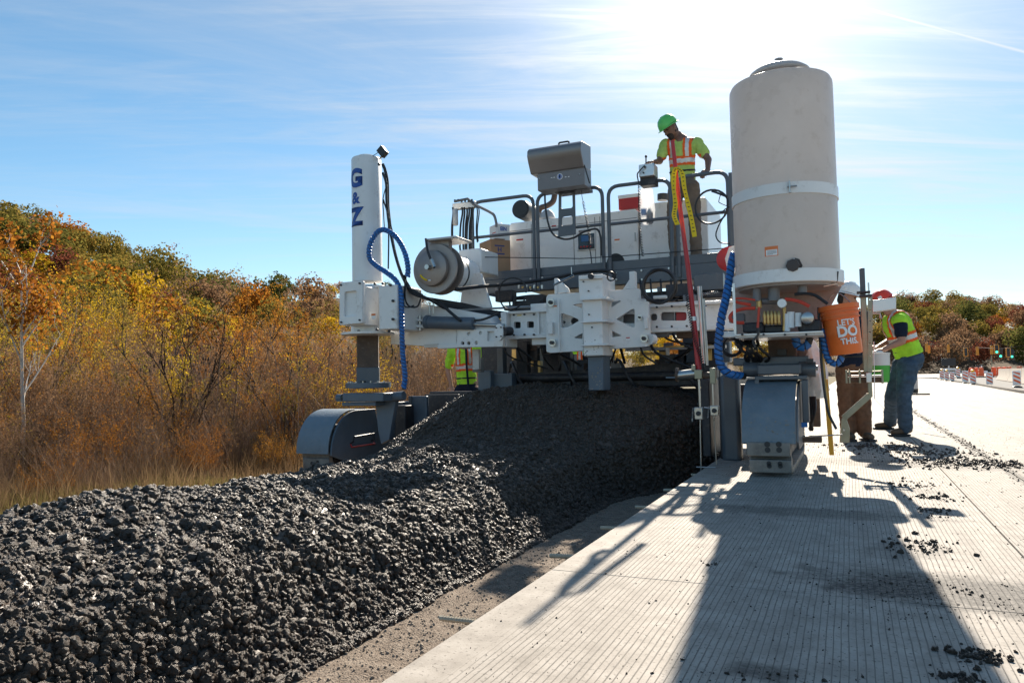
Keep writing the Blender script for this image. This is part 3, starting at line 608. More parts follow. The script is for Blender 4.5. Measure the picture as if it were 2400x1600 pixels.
def crown_mesh(name, seed, n=1500, R=4.5, H=4.2, leaf=.42, lobes=9, zlo=.35):
    """foliage: leaf-clump quads spread through several overlapping lobes; unit tree standing on z=0"""
    rs = np.random.RandomState(seed); V = []; cs = []
    for k in range(lobes):
        a = rs.uniform(0, 6.28); q = rs.uniform(0, .62)*R; cs.append((q*math.cos(a), q*math.sin(a), H*(zlo+.85+rs.uniform(-.45, .5)*(1-q/R*.7)), R*rs.uniform(.30, .52)))
    cs.append((0, 0, H*(zlo+1.15), R*.5)); cs.append((0, 0, H*(zlo+.6), R*.6))
    cs = np.array(cs); k = rs.randint(0, len(cs), n); d = rs.normal(size=(n, 3)); d /= np.linalg.norm(d, axis=1)[:, None]
    rr = cs[k, 3]*rs.uniform(.62, 1.06, n)**.6*(1+.12*np.sin(d[:, 0]*7+k)*np.sin(d[:, 2]*6+k)); c = cs[k, :3]+d*rr[:, None]*np.array([1, 1, .82])
    keep = c[:, 2] > .4; c, d = c[keep], d[keep]; n = len(c)
    nrm = d+rs.normal(size=(n, 3))*.55; nrm /= np.linalg.norm(nrm, axis=1)[:, None]
    t = np.cross(nrm, rs.normal(size=(n, 3))); t /= np.linalg.norm(t, axis=1)[:, None]; b = np.cross(nrm, t); s = leaf*rs.uniform(.5, 1.1, n)[:, None]
    V = np.stack([c-t*s*.5-b*s*.1, c-b*s*.45, c+t*s*.5+b*s*.08, c+b*s*.5], 1).reshape(-1, 3)
    return npmesh(name, V, np.arange(4*n).reshape(-1, 4))
def trunk_mesh(name, seed, h=5., r=.22, lean=.3, n=4):
    rs = random.Random(seed); m = MB(); top = Vector((rs.uniform(-lean, lean), rs.uniform(-lean, lean), h)); m.tube([(0, 0, -.5), top*.5+Vector((.1, 0, 0)), top], r, 6, rr=[r*1.2, r*.8, r*.3])
    for k in range(n):
        t = rs.uniform(.4, .9); a = rs.uniform(0, 6.28); p = top*t; q = p+Vector((math.cos(a), math.sin(a), .9))*h*.28; m.tube([p, (p+q)/2+Vector((0, 0, .1)), q], r*.4, 5, rr=[r*.45, r*.3, r*.1])
    me = bpy.data.meshes.new(name); me.from_pydata(m.v, [], m.f); me.update(); me.materials.append(MATS['bark']); return me
CROWNS = [crown_mesh('crown', 100+k, n=1900, lobes=7+k) for k in range(6)]
TRUNKS = [trunk_mesh('trunk', 40+k) for k in range(3)]
for me in CROWNS: me.materials.append(None)
def tree(pos, kind, s, name, label, group, crown=None, trunk=True):
    t = thing(name, pos, label, 'tree', group); t.rotation_euler = (0, 0, rnd.uniform(0, 6.28)); t.scale = (s*rnd.uniform(.85, 1.15), s*rnd.uniform(.85, 1.15), s*rnd.uniform(.85, 1.2))
    c = bpy.data.objects.new('crown', crown or rnd.choice(CROWNS)); COL.objects.link(c); c.parent = t; c.material_slots[0].link = 'OBJECT'; c.material_slots[0].material = MATS[kind]
    if trunk: k = bpy.data.objects.new('trunk', rnd.choice(TRUNKS)); COL.objects.link(k); k.parent = t
    return t
KL = {'leaf_olive': 'olive green', 'leaf_green': 'dark green', 'leaf_orange': 'rust orange', 'leaf_yellow': 'golden yellow', 'leaf_red': 'dull red', 'leaf_brown': 'faded brown'}
def pick(w): return rnd.choices(list(w), list(w.values()))[0]
def forest(at, u0, u1, nu, nt_, wts, s0, where, wlow=None):
    for j in range(nt_):
        for i in range(nu):
            u = u0+(u1-u0)*(i+.5*(j % 2)+rnd.uniform(.1, .9)*.8)/nu; t = min(1, (j+rnd.uniform(.15, .85))/nt_*.98+.02*(j == nt_-1)); p = at(u, t)
            k = pick(wlow if (wlow and t < .42) else wts)
            tree(p-Vector((0, 0, .3)), k, s0*rnd.uniform(.75, 1.2), 'hill_tree', f'round {KL[k]} autumn tree among others {where}', f'{KL[k]} trees {where}', trunk=False)
forest(hill1, -130, 640, 13, 7, {'leaf_olive': 9, 'leaf_green': 4, 'leaf_orange': .9, 'leaf_brown': 1.2, 'leaf_yellow': .3}, 1.22, 'on the left wooded hillside', {'leaf_olive': 3, 'leaf_orange': 3, 'leaf_red': 2.6, 'leaf_brown': 3, 'leaf_yellow': 1})
forest(hill1, 640, 1450, 8, 3, {'leaf_olive': 3, 'leaf_orange': 2, 'leaf_brown': 3, 'leaf_yellow': 1.6}, 1.2, 'on the low slope behind the machine')
forest(hill2, 540, 1010, 13, 3, {'leaf_olive': 2, 'leaf_green': 1, 'leaf_orange': 2.6, 'leaf_brown': 3.2, 'leaf_yellow': .8}, 1.2, 'on the distant ridge left of the machine')
forest(hill3, 2060, 2470, 14, 6, {'leaf_olive': 6, 'leaf_green': 3, 'leaf_orange': 1.2, 'leaf_brown': 4, 'leaf_red': .2, 'leaf_yellow': .3}, 1.25, 'on the wooded ridge right of the machine', {'leaf_olive': 3, 'leaf_brown': 5, 'leaf_red': .4, 'leaf_orange': .8, 'leaf_green': 2})
forest(hill3, 1430, 2060, 13, 4, {'leaf_olive': 3, 'leaf_orange': 2, 'leaf_brown': 3, 'leaf_yellow': 2}, 1.25, 'on the low ridge behind the machine')

# ------------------------------------------------------------------ thicket: leafless and leafy shrubs
def shrub_mesh(seed, stems=46, H=4.6, spread=1.1, r0=.016):
    rs = random.Random(seed); m = MB()
    def br(p, d, ln, r, lv):
        n = 3 if lv < 2 else 2; pts = [p]; q = p; dd = d
        for k in range(n):
            dd = (dd+Vector((rs.gauss(0, .16), rs.gauss(0, .16), .10))).normalized(); q = q+dd*ln/n; pts.append(q)
        m.tube(pts, r, 3, caps=False, rr=[r*(1-.75*i/n) for i in range(n+1)])
        if lv < 2:
            for k in range(4 if lv == 0 else 3):
                t = rs.uniform(.25, 1); i = min(n-1, int(t*n)); b = pts[i].lerp(pts[i+1], t*n-i); a = rs.uniform(0, 6.28)
                br(b, (dd+Vector((math.cos(a), math.sin(a), .25))*.75).normalized(), ln*rs.uniform(.28, .5), r*.45, lv+1)
    for k in range(stems):
        a = rs.uniform(0, 6.28); q = spread*math.sqrt(rs.random()); h = H*rs.uniform(.45, 1.)
        br(Vector((q*math.cos(a), q*math.sin(a), -.1)), Vector((rs.gauss(0, .2), rs.gauss(0, .2), 1)).normalized(), h, r0*rs.uniform(.6, 1.3), 0)
    V = np.array(m.v, dtype=np.float32); F = np.array(m.f); me = npmesh('stems', V, F); me.materials.append(None); return me, V
def leaf_cloud(V, seed, n, size, zmin, bias=1.):
    rs = np.random.RandomState(seed); H = V[:, 2].max(); w = np.clip((V[:, 2]/H-zmin), 0, 1)**bias+1e-6; k = rs.choice(len(V), n, p=w/w.sum())
    c = V[k]+rs.normal(size=(n, 3))*.07; nm = rs.normal(size=(n, 3)); nm /= np.linalg.norm(nm, axis=1)[:, None]; t = np.cross(nm, rs.normal(size=(n, 3))); t /= np.linalg.norm(t, axis=1)[:, None]; b = np.cross(nm, t); s = size*rs.uniform(.5, 1.2, n)[:, None]
    P4 = np.stack([c-t*s*.5, c-b*s*.3, c+t*s*.5, c+b*s*.3], 1).reshape(-1, 3); me = npmesh('leaves', P4, np.arange(4*n).reshape(-1, 4)); me.materials.append(None); return me
SH = []
for k in range(6):
    st, V = shrub_mesh(200+k, stems=34+4*k, H=[4.2, 4.8, 3.8, 5.2, 3.2, 4.5][k]); SH.append((st, leaf_cloud(V, 50+k, 1200, .058, .15, .8), leaf_cloud(V, 80+k, 6000, .072, .25, .7)))
def shrub(pos, s, leafm, dense, name, label, group, v=None):
    st, l1, l2 = SH[rnd.randrange(6) if v is None else v]; t = thing(name, pos, label, 'shrub', group); t.rotation_euler = (0, 0, rnd.uniform(0, 6.28)); t.scale = (s*1.1, s*1.1, s*rnd.uniform(.9, 1.1))
    for me, nm, mm in ((st, 'stems', 'twig'), (l2 if dense else l1, 'leaves', leafm)):
        c = bpy.data.objects.new(nm, me); COL.objects.link(c); c.parent = t; c.material_slots[0].link = 'OBJECT'; c.material_slots[0].material = MATS[mm]
def thick_at(u, D):
    a = dirv(u); return Vector((math.sin(a)*D, math.cos(a)*D, 0))
def put(u, D): p = thick_at(u, D); p.z = terrain_z(p.x, p.y)-.05; return p
SAP = []
for k in range(4):
    st_, V_ = shrub_mesh(400+k, stems=[5, 4, 6, 3][k], H=[5.2, 4.6, 5.0, 5.6][k], spread=.5, r0=.050); SAP.append((st_, leaf_cloud(V_, 450+k, 2000, .075, .3, .8)))
def sapling(pos, s, leafm, label, v):
    t = thing('sapling', pos, label, 'sapling', f'slender saplings with {KL[leafm]} leaves in the thicket'); t.rotation_euler = (0, 0, rnd.uniform(0, 6.28)); t.scale = (s, s, s)
    for me, nm, mm in ((SAP[v][0], 'stems', 'dark_twig'), (SAP[v][1], 'leaves', leafm)):
        c = bpy.data.objects.new(nm, me); COL.objects.link(c); c.parent = t; c.material_slots[0].link = 'OBJECT'; c.material_slots[0].material = MATS[mm]
m_leaf('dark_twig', [(.03, .022, .018), (.06, .042, .032), (.14, .10, .08), (.30, .25, .20)], .02)
SG = 'leafless brown shrubs of the roadside thicket'
cnt = 0
for j, (D, n, s) in enumerate([(8.4, 34, .12), (9.2, 34, .15), (10.8, 30, .22), (12.2, 30, .28), (14., 26, .34), (17, 24, .42), (21, 22, .52), (26, 22, .64), (32, 24, .80), (40, 24, .86), (52, 20, .88), (66, 16, .92), (80, 12, .95)]):
    for i in range(n):
        u = -320+(1120+320)*(i+rnd.random())/n; DD = D*rnd.uniform(.92, 1.1)
        p = put(u, DD)
        if p.x > -7.0 or (D < 14 and 0 < u < 90): continue
        q = rnd.random()
        if D >= 52:
            k = pick({'leaf_brown': 4, 'leaf_orange': 3.2, 'leaf_olive': 1.6, 'leaf_yellow': .3, 'leaf_red': .8}); dense = rnd.random() < .6
        else:
            k = pick({'leaf_brown': 4.5, 'leaf_orange': 2.4, 'leaf_yellow': .5, 'leaf_olive': .4}); dense = rnd.random() < (.30 if D < 20 else .16)
        if 150 < u < 0: k = 'leaf_yellow'
        ss = s*rnd.uniform(.8, 1.12)*(.80 if (u > 330 and D > 30) else 1.)
        if dense: shrub(p, ss, k, True, 'leafy_shrub', f'{KL[k]} leafy shrub standing in the roadside thicket', f'{KL[k]} leafy shrubs of the thicket')
        else: shrub(p, ss, k, False, 'bare_shrub', f'thin leafless shrub with a few {KL[k]} leaves in the thicket', SG+' with '+KL[k]+' leaves')
for i in range(46):
    u = -150+930*(i+rnd.random())/46; D = rnd.choice([12.5, 15, 18, 22, 27, 33, 40]); kk = pick({'leaf_orange': 3, 'leaf_yellow': .9, 'leaf_brown': 3, 'leaf_olive': 1.2})
    if D < 14 and 0 < u < 90: continue
    sapling(put(u, D), (.26+.0145*D)*rnd.uniform(.75, 1.1), kk, f'slender dark-stemmed sapling with {KL[kk]} leaves in the thicket', i % 4)
# shrubs and trees behind the machine and down the right of the pavement edge
for u, D, s, k in [(1050, 34, .95, 'leaf_brown'), (1120, 40, 1., 'leaf_olive'), (1200, 60, 1.1, 'leaf_yellow'), (1300, 70, 1.1, 'leaf_yellow'), (1440, 80, 1.3, 'leaf_yellow'), (1480, 90, 1.3, 'leaf_olive'), (1530, 95, 1.4, 'leaf_yellow'), (1590, 95, 1.4, 'leaf_orange'), (1680, 100, 1.4, 'leaf_brown'), (1750, 100, 1.4, 'leaf_olive')]:
    p = thick_at(u, D); p.z = -.6
    shrub(p, s*.8, k, True, 'verge_bush', f'{KL[k]} bush seen through the gap beneath the machine', f'{KL[k]} bushes seen beneath the machine')
# bright yellow willow-like bushes on the left, orange tips in the middle
for u, D, s, v, lab in [(95, 20, .62, 4, 'golden yellow bush right of the white-barked trunk'), (150, 19, .56, 2, 'bright golden bush between the white-barked tree and the tall yellow bush'), (190, 24, .80, 3, 'tallest golden yellow bush beside the white-barked tree'), (262, 27, .72, 1, 'golden yellow bush at the right end of the yellow clump'), (130, 28, .80, 5, 'golden yellow bush directly behind the white-barked trunk'), (10, 22, .60, 3, 'golden yellow bush at the left edge of the photograph'), (235, 21, .50, 0, 'low golden yellow bush in front of the yellow clump'), (-60, 26, .75, 1, 'golden yellow bush just left of the view')]:
    shrub(put(u, D), s, 'leaf_yellow', True, 'yellow_bush', lab, 'golden yellow bushes', v)
for u, D, s, v, lab in [(545, 33, .82, 1, 'tall orange-leaved sapling in the middle of the thicket'), (650, 36, .82, 3, 'orange sapling left of the machine tower'), (755, 34, .78, 5, 'orange sapling directly beside the left track tower'), (500, 29, .66, 2, 'short orange shrub left of the tall orange sapling'), (730, 15, .42, 4, 'small red-leaved shrub behind the left track fender')]:
    shrub(put(u, D), s, 'leaf_red' if 'red-leaved' in lab else 'leaf_orange', True, 'orange_sapling', lab, 'orange saplings in the thicket', v)
for u, D, s in [(480, 20, .34), (500, 18, .26), (620, 17, .25), (815, 13, .42)]:
    shrub(put(u, D), s, 'leaf_yellow', True, 'low_green_bush', ['low yellow-green bush at the foot of the thicket', 'small yellow-green bush left of the other low one', 'low yellow-green bush near the left track', 'yellow-green climber seen behind the rusty inner leg'][[480, 500, 620, 815].index(u)], 'shrub')

def white_tree():
    base = put(50, 13.5); t = thing('white_barked_tree', base, 'slender tree with pale white bark and orange leaves at the left', 'tree'); rs = random.Random(5); m = MB(); tips = []
    def br(p, d, ln, r, lv):
        n = 6 if lv == 0 else 4; pts = [p]; q = p; dd = d
        for k in range(n):
            dd = (dd+Vector((rs.gauss(0, .025+.08*lv), rs.gauss(0, .025+.08*lv), .03+.04*lv))).normalized(); q = q+dd*ln/n; pts.append(q)
        m.tube(pts, r, 7 if lv == 0 else 4, caps=False, rr=[r*(1-.7*i/n) for i in range(n+1)])
        if lv >= 2: tips.extend(pts[1:])
        if lv < 3:
            for k in range(11 if lv == 0 else 5):
                tt = rs.uniform(.35 if lv == 0 else .3, 1); i = min(n-1, int(tt*n)); b = pts[i].lerp(pts[i+1], tt*n-i); a = rs.uniform(0, 6.28)
                br(b, (dd*.8+Vector((math.cos(a), math.sin(a), .45))*.8).normalized(), ln*rs.uniform(.22, .42)*(1.1-tt*.4 if lv == 0 else 1), r*.38, lv+1)
    br(base-Vector((0, 0, .2)), Vector((.09, .05, 1)).normalized(), 3.3, .036, 0)
    me = MB(); me.v = m.v; me.f = m.f; me.build('trunk', 'bark_white', t)
    tips_ = np.array([p for p in tips if p.z > base.z+1.9]); rs2 = np.random.RandomState(3); n = 1500; k = rs2.choice(len(tips_), n); c = tips_[k]+rs2.normal(size=(n, 3))*.11
    nm = rs2.normal(size=(n, 3)); nm /= np.linalg.norm(nm, axis=1)[:, None]; q = np.cross(nm, rs2.normal(size=(n, 3))); q /= np.linalg.norm(q, axis=1)[:, None]; b = np.cross(nm, q); s = .075*rs2.uniform(.5, 1.2, n)[:, None]
    V = np.stack([c-q*s*.5, c-b*s*.4, c+q*s*.5, c+b*s*.4], 1).reshape(-1, 3)-np.array(base)
    link('crown', npmesh('crown', V, np.arange(4*n).reshape(-1, 4)), 'leaf_orange', t, smooth=False)
white_tree()
# teasels: stalks with dark seed heads
st = MB().tube([(0, 0, 0), (.02, 0, .8), (.0, .02, 1.9)], .008, 5, rr=[.009, .006, .004]); 
for k in range(5): a = k*1.3; st.tube([(0.01, 0, 1.1+k*.09), (.12*math.cos(a), .12*math.sin(a), 1.4+k*.08), (.17*math.cos(a), .17*math.sin(a), 1.62+k*.07)], .003, 4, caps=False)
me_s = bpy.data.meshes.new('stalk'); me_s.from_pydata(st.v, [], st.f); me_s.materials.append(MATS['bare_twig'])
HDS = [(0, .02, 1.93)]
for k in range(5): HDS.append((.17*math.cos(k*1.3), .17*math.sin(k*1.3), 1.66+k*.07))
hd = MB().ell((0, 0, 0), .013, .013, .032, 8, 6)
me_h = bpy.data.meshes.new('seed_head'); me_h.from_pydata(hd.v, [], hd.f); me_h.materials.append(MATS['seed_head'])
for i in range(22):
    u = [310, 330, 345, 358, 385, 415, 425, 450, 470, 482, 500, 505, 545, 425, 440, 465, 790, 800, 700, 905, 925, 940][i]; D = rnd.uniform(11., 17.); p = put(u, D)
    t = thing('teasel', p, 'dry brown teasel stalk with dark seed heads in front of the thicket', 'plant', 'teasels in front of the thicket'); t.rotation_euler = (rnd.gauss(0, .06), rnd.gauss(0, .06), rnd.uniform(0, 6)); s = rnd.uniform(.8, 1.15); t.scale = (s, s, s)
    c = bpy.data.objects.new('stalk', me_s); COL.objects.link(c); c.parent = t
    for hp in HDS: c = bpy.data.objects.new('seed_head', me_h); COL.objects.link(c); c.parent = t; c.location = hp
# grass
def grass(name, n, region, hmin, hmax, w, m, label, seed):
    rs = np.random.RandomState(seed); pts = []
    while len(pts) < n:
        u = rs.uniform(*region[0]); D = region[1][0]+(region[1][1]-region[1][0])*rs.random()**1.3; a = dirv(u); x, y = math.sin(a)*D, math.cos(a)*D
        if x < -5.9 and mnoise.noise(Vector((x*.9, y*.9, seed))) > -.25+.5*rs.random()-.15: pts.append((x, y, terrain_z(x, y)-.02))
    c = np.array(pts); n = len(c); h = (hmin+(hmax-hmin)*rs.uniform(0, 1, n)**2.2)*np.array([.6+.9*max(0, .5+mnoise.noise(Vector((q[0]*.5, q[1]*.5, 7)))) for q in c]); a = rs.uniform(0, 6.28, n); d = np.stack([np.cos(a), np.sin(a), 0*a], 1)*(w*(c[:, 1]/9+.6))[:, None]
    b = np.stack([rs.normal(0, .22, n)*h, rs.normal(0, .22, n)*h, h], 1); V = np.stack([c-d, c+d, c+b*.6+d*.6, c+b*.6-d*.6, c+b+b*np.array([.3, .3, -.05])], 1)
    # quad + tip as two quads (tip collapsed) -> use triangles
    T = []; i0 = np.arange(n)*5; F = np.concatenate([np.stack([i0, i0+1, i0+2], 1), np.stack([i0, i0+2, i0+3], 1), np.stack([i0+3, i0+2, i0+4], 1)])
    o = link(name, npmesh(name, V.reshape(-1, 3), F), m, smooth=False); tag(o, label, 'grass', kind='stuff')
grass('green_grass', 34000, ((-250, 1150), (6.4, 9.8)), .06, .30, .0026, 'grass_green', 'green and yellow verge grass between heap and thicket', 1)
grass('dry_grass', 30000, ((-250, 1150), (7.8, 14)), .08, .50, .0024, 'grass_dry', 'tall dry grass and weeds along the foot of the thicket', 2)
# ================================================================== SLIPFORM PAVING MACHINE
PV = thing('paving_machine', (-3.2, 8.5, -.29), 'huge white slipform paving machine on crawler tracks with railed platform and tall tank', 'paving machine')
YF = 7.9     # front face of the main frame
YB = 9.0     # platform front edge and rails
def bolts(parent, pts, Y, r=.014, m='dark_metal', d=.02):
    for u, v in pts:
        c = P(u, v, Y); MB().cyl((c.x, Y, c.z), (c.x, Y-d, c.z), r, n=6).build('bolt', m, parent, bev=0)
def tubepart(name, pts, r, m, parent, n=8, closed=False): return MB().tube(pts, r, n, closed).build(name, m, parent)
def ringed_hose(name, pts, r, m, parent, pitch=.03):
    """spiral-wrapped hose: swollen turns of the wrap over the dark hose inside"""
    pts = spline(pts, 14); L_ = [0.]
    for a, b in zip(pts[:-1], pts[1:]): L_.append(L_[-1]+(b-a).length)
    def at(s):
        i = min(len(pts)-2, max(0, int(np.searchsorted(L_, s))-1)); t = (s-L_[i])/max(1e-9, L_[i+1]-L_[i]); return pts[i].lerp(pts[i+1], t)
    h = MB().tube(pts, r*.80, 10).build(name, 'rubber', parent)
    n = int(L_[-1]/pitch); w = MB()
    for k in range(n):
        s = k*pitch; vs = []; m_ = 12
        for f, q in ((0.02, .93), (.10, 1.02), (.74, 1.02), (.82, .93)):
            c = at(s+pitch*f); t = (at(s+pitch*f+.01)-at(s+pitch*f-.01)).normalized(); nr = t.cross(Vector((0, 1, 0))).normalized(); bn = t.cross(nr)
            vs += [c+nr*(r*q*math.cos(2*math.pi*j/m_))+bn*(r*q*math.sin(2*math.pi*j/m_))+t*(r*.45*math.cos(2*math.pi*j/m_)) for j in range(m_)]
        w.add(vs, [(i*m_+j, i*m_+(j+1) % m_, (i+1)*m_+(j+1) % m_, (i+1)*m_+j) for i in range(3) for j in range(m_)]+[tuple(range(m_))[::-1], tuple(3*m_+j for j in range(m_))])
    wo_ = w.build('spiral_wrap', m, h); wo_['kind'] = 'stuff'; return h

# ---- left leg tower
TC = Vector((-5.165, 7.33)); TR = .176; 
zt = P(861, 372, 7.33).z; zb = P(861, 655, 7.15).z
tower = MB().lathe([(TR, zb), (TR, zt-.02), (TR-.012, zt), (.10, zt+.004), (.10, zt+.03), (.02, zt+.034)], (TC.x, TC.y, 0), n=56).build('leg_tower', 'white_paint', PV)
vd = math.atan2(-TC.y, -TC.x)          # direction from the tower back to the camera
phi = vd - rad(48)
for s, v, sz, sx in (('G', 417, .285, 1.0), ('&', 463, .185, 1.0), ('Z', 508, .28, 1.0)):
    z = P(845, v, 7.15).z; cyl_text('letter_g' if s == 'G' else ('ampersand' if s == '&' else 'letter_z'), s, sz, TC, TR, phi, z, 'letter_blue', tower, bold=.006 if s == '&' else .014, sx=sx)
lamp = MB(); c = P(897, 356, 7.3); ax = Vector((.75, 0, .62)).normalized()*.045; up = Vector((-.62, 0, .75)).normalized()*.05
lamp.obox(c, ax, Vector((0, .03, 0)), up*1.2).build('beacon_box', 'black_plastic', PV, bev=.004)
tubepart('bracket', [P(889, 372, 7.3), c-up], .012, 'steel', PV)
tubepart('wire', spline([P(872, 366, 7.25), P(880, 362, 7.25), P(888, 356, 7.28)]), .004, 'rubber', PV, 5)
bolts(tower, [(890, 386)], 7.2, .018)
# gearbox drum below
drum = MB().lathe([(.205, 1.36), (.205, 1.86), (.235, 1.865), (.235, 1.90), (.19, 1.905)], (TC.x+.01, TC.y, 0), n=10).build('gearbox_drum', 'white_paint', PV, bev=.006)
MB().lathe([(.25, 1.325), (.31, 1.33), (.31, 1.355), (.2, 1.36)], (TC.x, TC.y, 0), n=40).build('bottom_flange', 'white_paint', PV)
a0 = P(880, 700, 7.0)
MB().box(a0.x, P(930, 700, 7.06).x, 7.06, 7.6, 1.36, 1.86).build('gearbox_housing', 'white_paint', PV, bev=.012)
bolts(PV, [(880, 665), (899, 665), (916, 668), (922, 705), (922, 748), (885, 772), (842, 776), (913, 776)], 7.055, .016)
fr = plate('side_cover', [(795, 762), (849, 757), (849, 657), (796, 662)], [[(806, 742), (836, 739), (836, 681), (807, 684)]], 6.93, .06, 'white_paint', PV, bev=.006, r=.02, hr=.03)
MB().pbox(799, 678, 845, 748, 6.965, .16).build('cover_recess', 'white_paint', PV, bev=.004)
MB().box(P(800, 0, 7).x-.0, P(850, 0, 7).x, 6.99, 7.25, 1.42, 1.86).build('cover_box', 'white_paint', PV, bev=.01)
bolts(fr, [(800, 668), (844, 664), (844, 750), (801, 755)], 6.93, .011)
# inner leg, square tube turned 45 degrees
def sqleg(name, cx, cy, h, z0, z1, ang, m, bev=.008):
    ax = Vector((math.cos(ang), math.sin(ang), 0))*h; ay = Vector((-math.sin(ang), math.cos(ang), 0))*h
    return MB().obox((cx, cy, (z0+z1)/2), ax, ay, (0, 0, (z1-z0)/2)).build(name, m, PV, bev=bev)
lx, ly = -5.28, 7.50
lx = P(863, 840, 7.5).x
sqleg('inner_leg', lx, 7.5, .125, .83, 1.34, rad(32), 'rusty_steel')
sqleg('leg_collar', lx, 7.5, .132, .76, .95, rad(32), 'grey_paint')
MB().pbox(842, 892, 853, 903, 7.34, .05).build('collar_slot', 'black_plastic', PV)
MB().lathe([(.20, .70), (.27, .705), (.27, .765), (.17, .77)], (lx, 7.5, 0), n=28).build('turntable', 'slate_paint', PV)
for k in range(9):
    a = rad(180+k*22); MB().cyl((lx+.235*math.cos(a), 7.5+.235*math.sin(a), .765), (lx+.235*math.cos(a), 7.5+.235*math.sin(a), .785), .012, n=6).build('bolt', 'steel', PV)
b0 = MB().pbox(802, 921, 898, 941, 7.22, .30).build('slew_housing', 'slate_paint', PV, bev=.012)
MB().cyl(P(791, 932, 7.37)+Vector((0, 0, 0)), P(803, 932, 7.37), .045, n=14).build('slew_end', 'slate_paint', PV)
MB().pbox(801, 943, 880, 951, 7.25, .3).build('yoke_plate', 'slate_paint', PV, bev=.006)
MB().cyl(P(895, 932, 7.45), P(947, 927, 7.45), .055, n=16).build('slew_cylinder', 'slate_paint', PV)
# yoke column
c0, c1 = P(880, 950, 7.45), P(926, 1035, 7.45)
plate('yoke_arm', [(879, 941), (927, 938), (912, 1030), (893, 1040), (886, 1010)], [], 7.45, .08, 'slate_paint', PV, bev=.006)
MB().pbox(926, 950, 950, 1025, 7.7, .2).build('drive_motor', 'dark_metal', PV, bev=.01)
# left crawler
def crawler(x0, x1, y0, L_, zb_, R, body, padm, fend_len=.62, seam=True, top=None):
    """crawler track: pads round an oval, side plates, curved fender in front; x0..x1 fender width, y0 = front of fender"""
    tr = bpy.data.objects.new('crawler_track', None); COL.objects.link(tr); tr.parent = PV; ORG[tr.name] = ORG[PV.name]
    w0, w1 = x0+.03, x1-.03; zc = zb_+R; ya, yb = y0+R+.02, y0+L_-R
    per = 2*(yb-ya)+2*math.pi*R; n = 22
    for k in range(n):
        s = per*k/n
        if s < yb-ya: c = (ya+s, zb_+.02); a = 0
        elif s < yb-ya+math.pi*R: t = (s-(yb-ya))/R; c = (yb+(R-.02)*math.sin(t), zc-(R-.02)*math.cos(t)); a = t
        elif s < 2*(yb-ya)+math.pi*R: c = (yb-(s-(yb-ya)-math.pi*R), zc+R-.02); a = math.pi
        else: t = (s-2*(yb-ya)-math.pi*R)/R; c = (ya-(R-.02)*math.sin(t), zc+(R-.02)*math.cos(t)); a = math.pi+t
        d = Vector((0, math.cos(a), math.sin(a))); nr = Vector((0, -math.sin(a), math.cos(a))); pl = per/n*.46
        MB().obox(((w0+w1)/2, c[0], c[1]), ((w1-w0)/2, 0, 0), d*pl, nr*.028).build('track_pad', padm, tr, bev=.005)
    MB().prismx([(ya-.1, zb_+.07), (yb+.1, zb_+.07), (yb+.1, zc+R-.09), (ya-.1, zc+R-.09)], w0+.06, w1-.06).build('track_frame', 'dark_metal', tr, bev=.01)
    return tr
X0, X1 = -5.99, -5.53
crawler(X0, X1, 7.08, 1.75, -.295, .27, None, 'pad_steel')
def fender(x0, x1, yf, yb, z0, z1, name='fender'):
    """sheet fender: quarter-round shell with thickness"""
    Rz = z1-z0; Ry = yb-yf; pr = []
    for k in range(15): t = math.pi/2*k/14; pr.append((yb-Ry*math.cos(t)**.9 if k < 14 else yb, z0+Rz*math.sin(t)**.95))
    inner = [(yb-(Ry-.02)*max(0, math.cos(math.pi/2*k/14))**.9, z0+(Rz-.02)*math.sin(math.pi/2*k/14)**.95) for k in range(15)]
    return MB().prismx(pr+inner[::-1], x0, x1).build(name, 'fender_paint', PV, bev=.003)
mat('fender_paint', (.15, .19, .225), .5, var=.15, vscale=5, dirt=(.22, .22, .22), dirtamt=.3)
def tread(m):
    n = m.node_tree; b = n.nodes['Principled BSDF']; t = N(n, 'ShaderNodeTexCoord')
    ck = None
    for r in (45, -45):
        mp = N(n, 'ShaderNodeMapping'); mp.inputs['Rotation'].default_value = (rad(r)*.6, rad(r), rad(r)); mp.inputs['Scale'].default_value = (50, 50, 50); L(n, t.outputs['Object'], mp.inputs[0])
        w = N(n, 'ShaderNodeTexVoronoi', inp={'Scale': 1.}); L(n, mp.outputs[0], w.inputs[0]); ck = w.outputs['Distance'] if ck is None else MATH(n, 'MINIMUM', ck, w.outputs['Distance'])
    bp = N(n, 'ShaderNodeBump', inp={'Strength': .6, 'Distance': .004}); L(n, ck, bp.inputs['Height']); L(n, bp.outputs[0], b.inputs['Normal'])
tread(MATS['fender_paint'])
fender(X0, X1, 7.03, 7.55, P(730, 1063, 7.05).z, P(760, 958, 7.5).z)
MB().box(X0, X1, 7.55, 7.85, .42, .44).build('fender_top', 'fender_paint', PV)
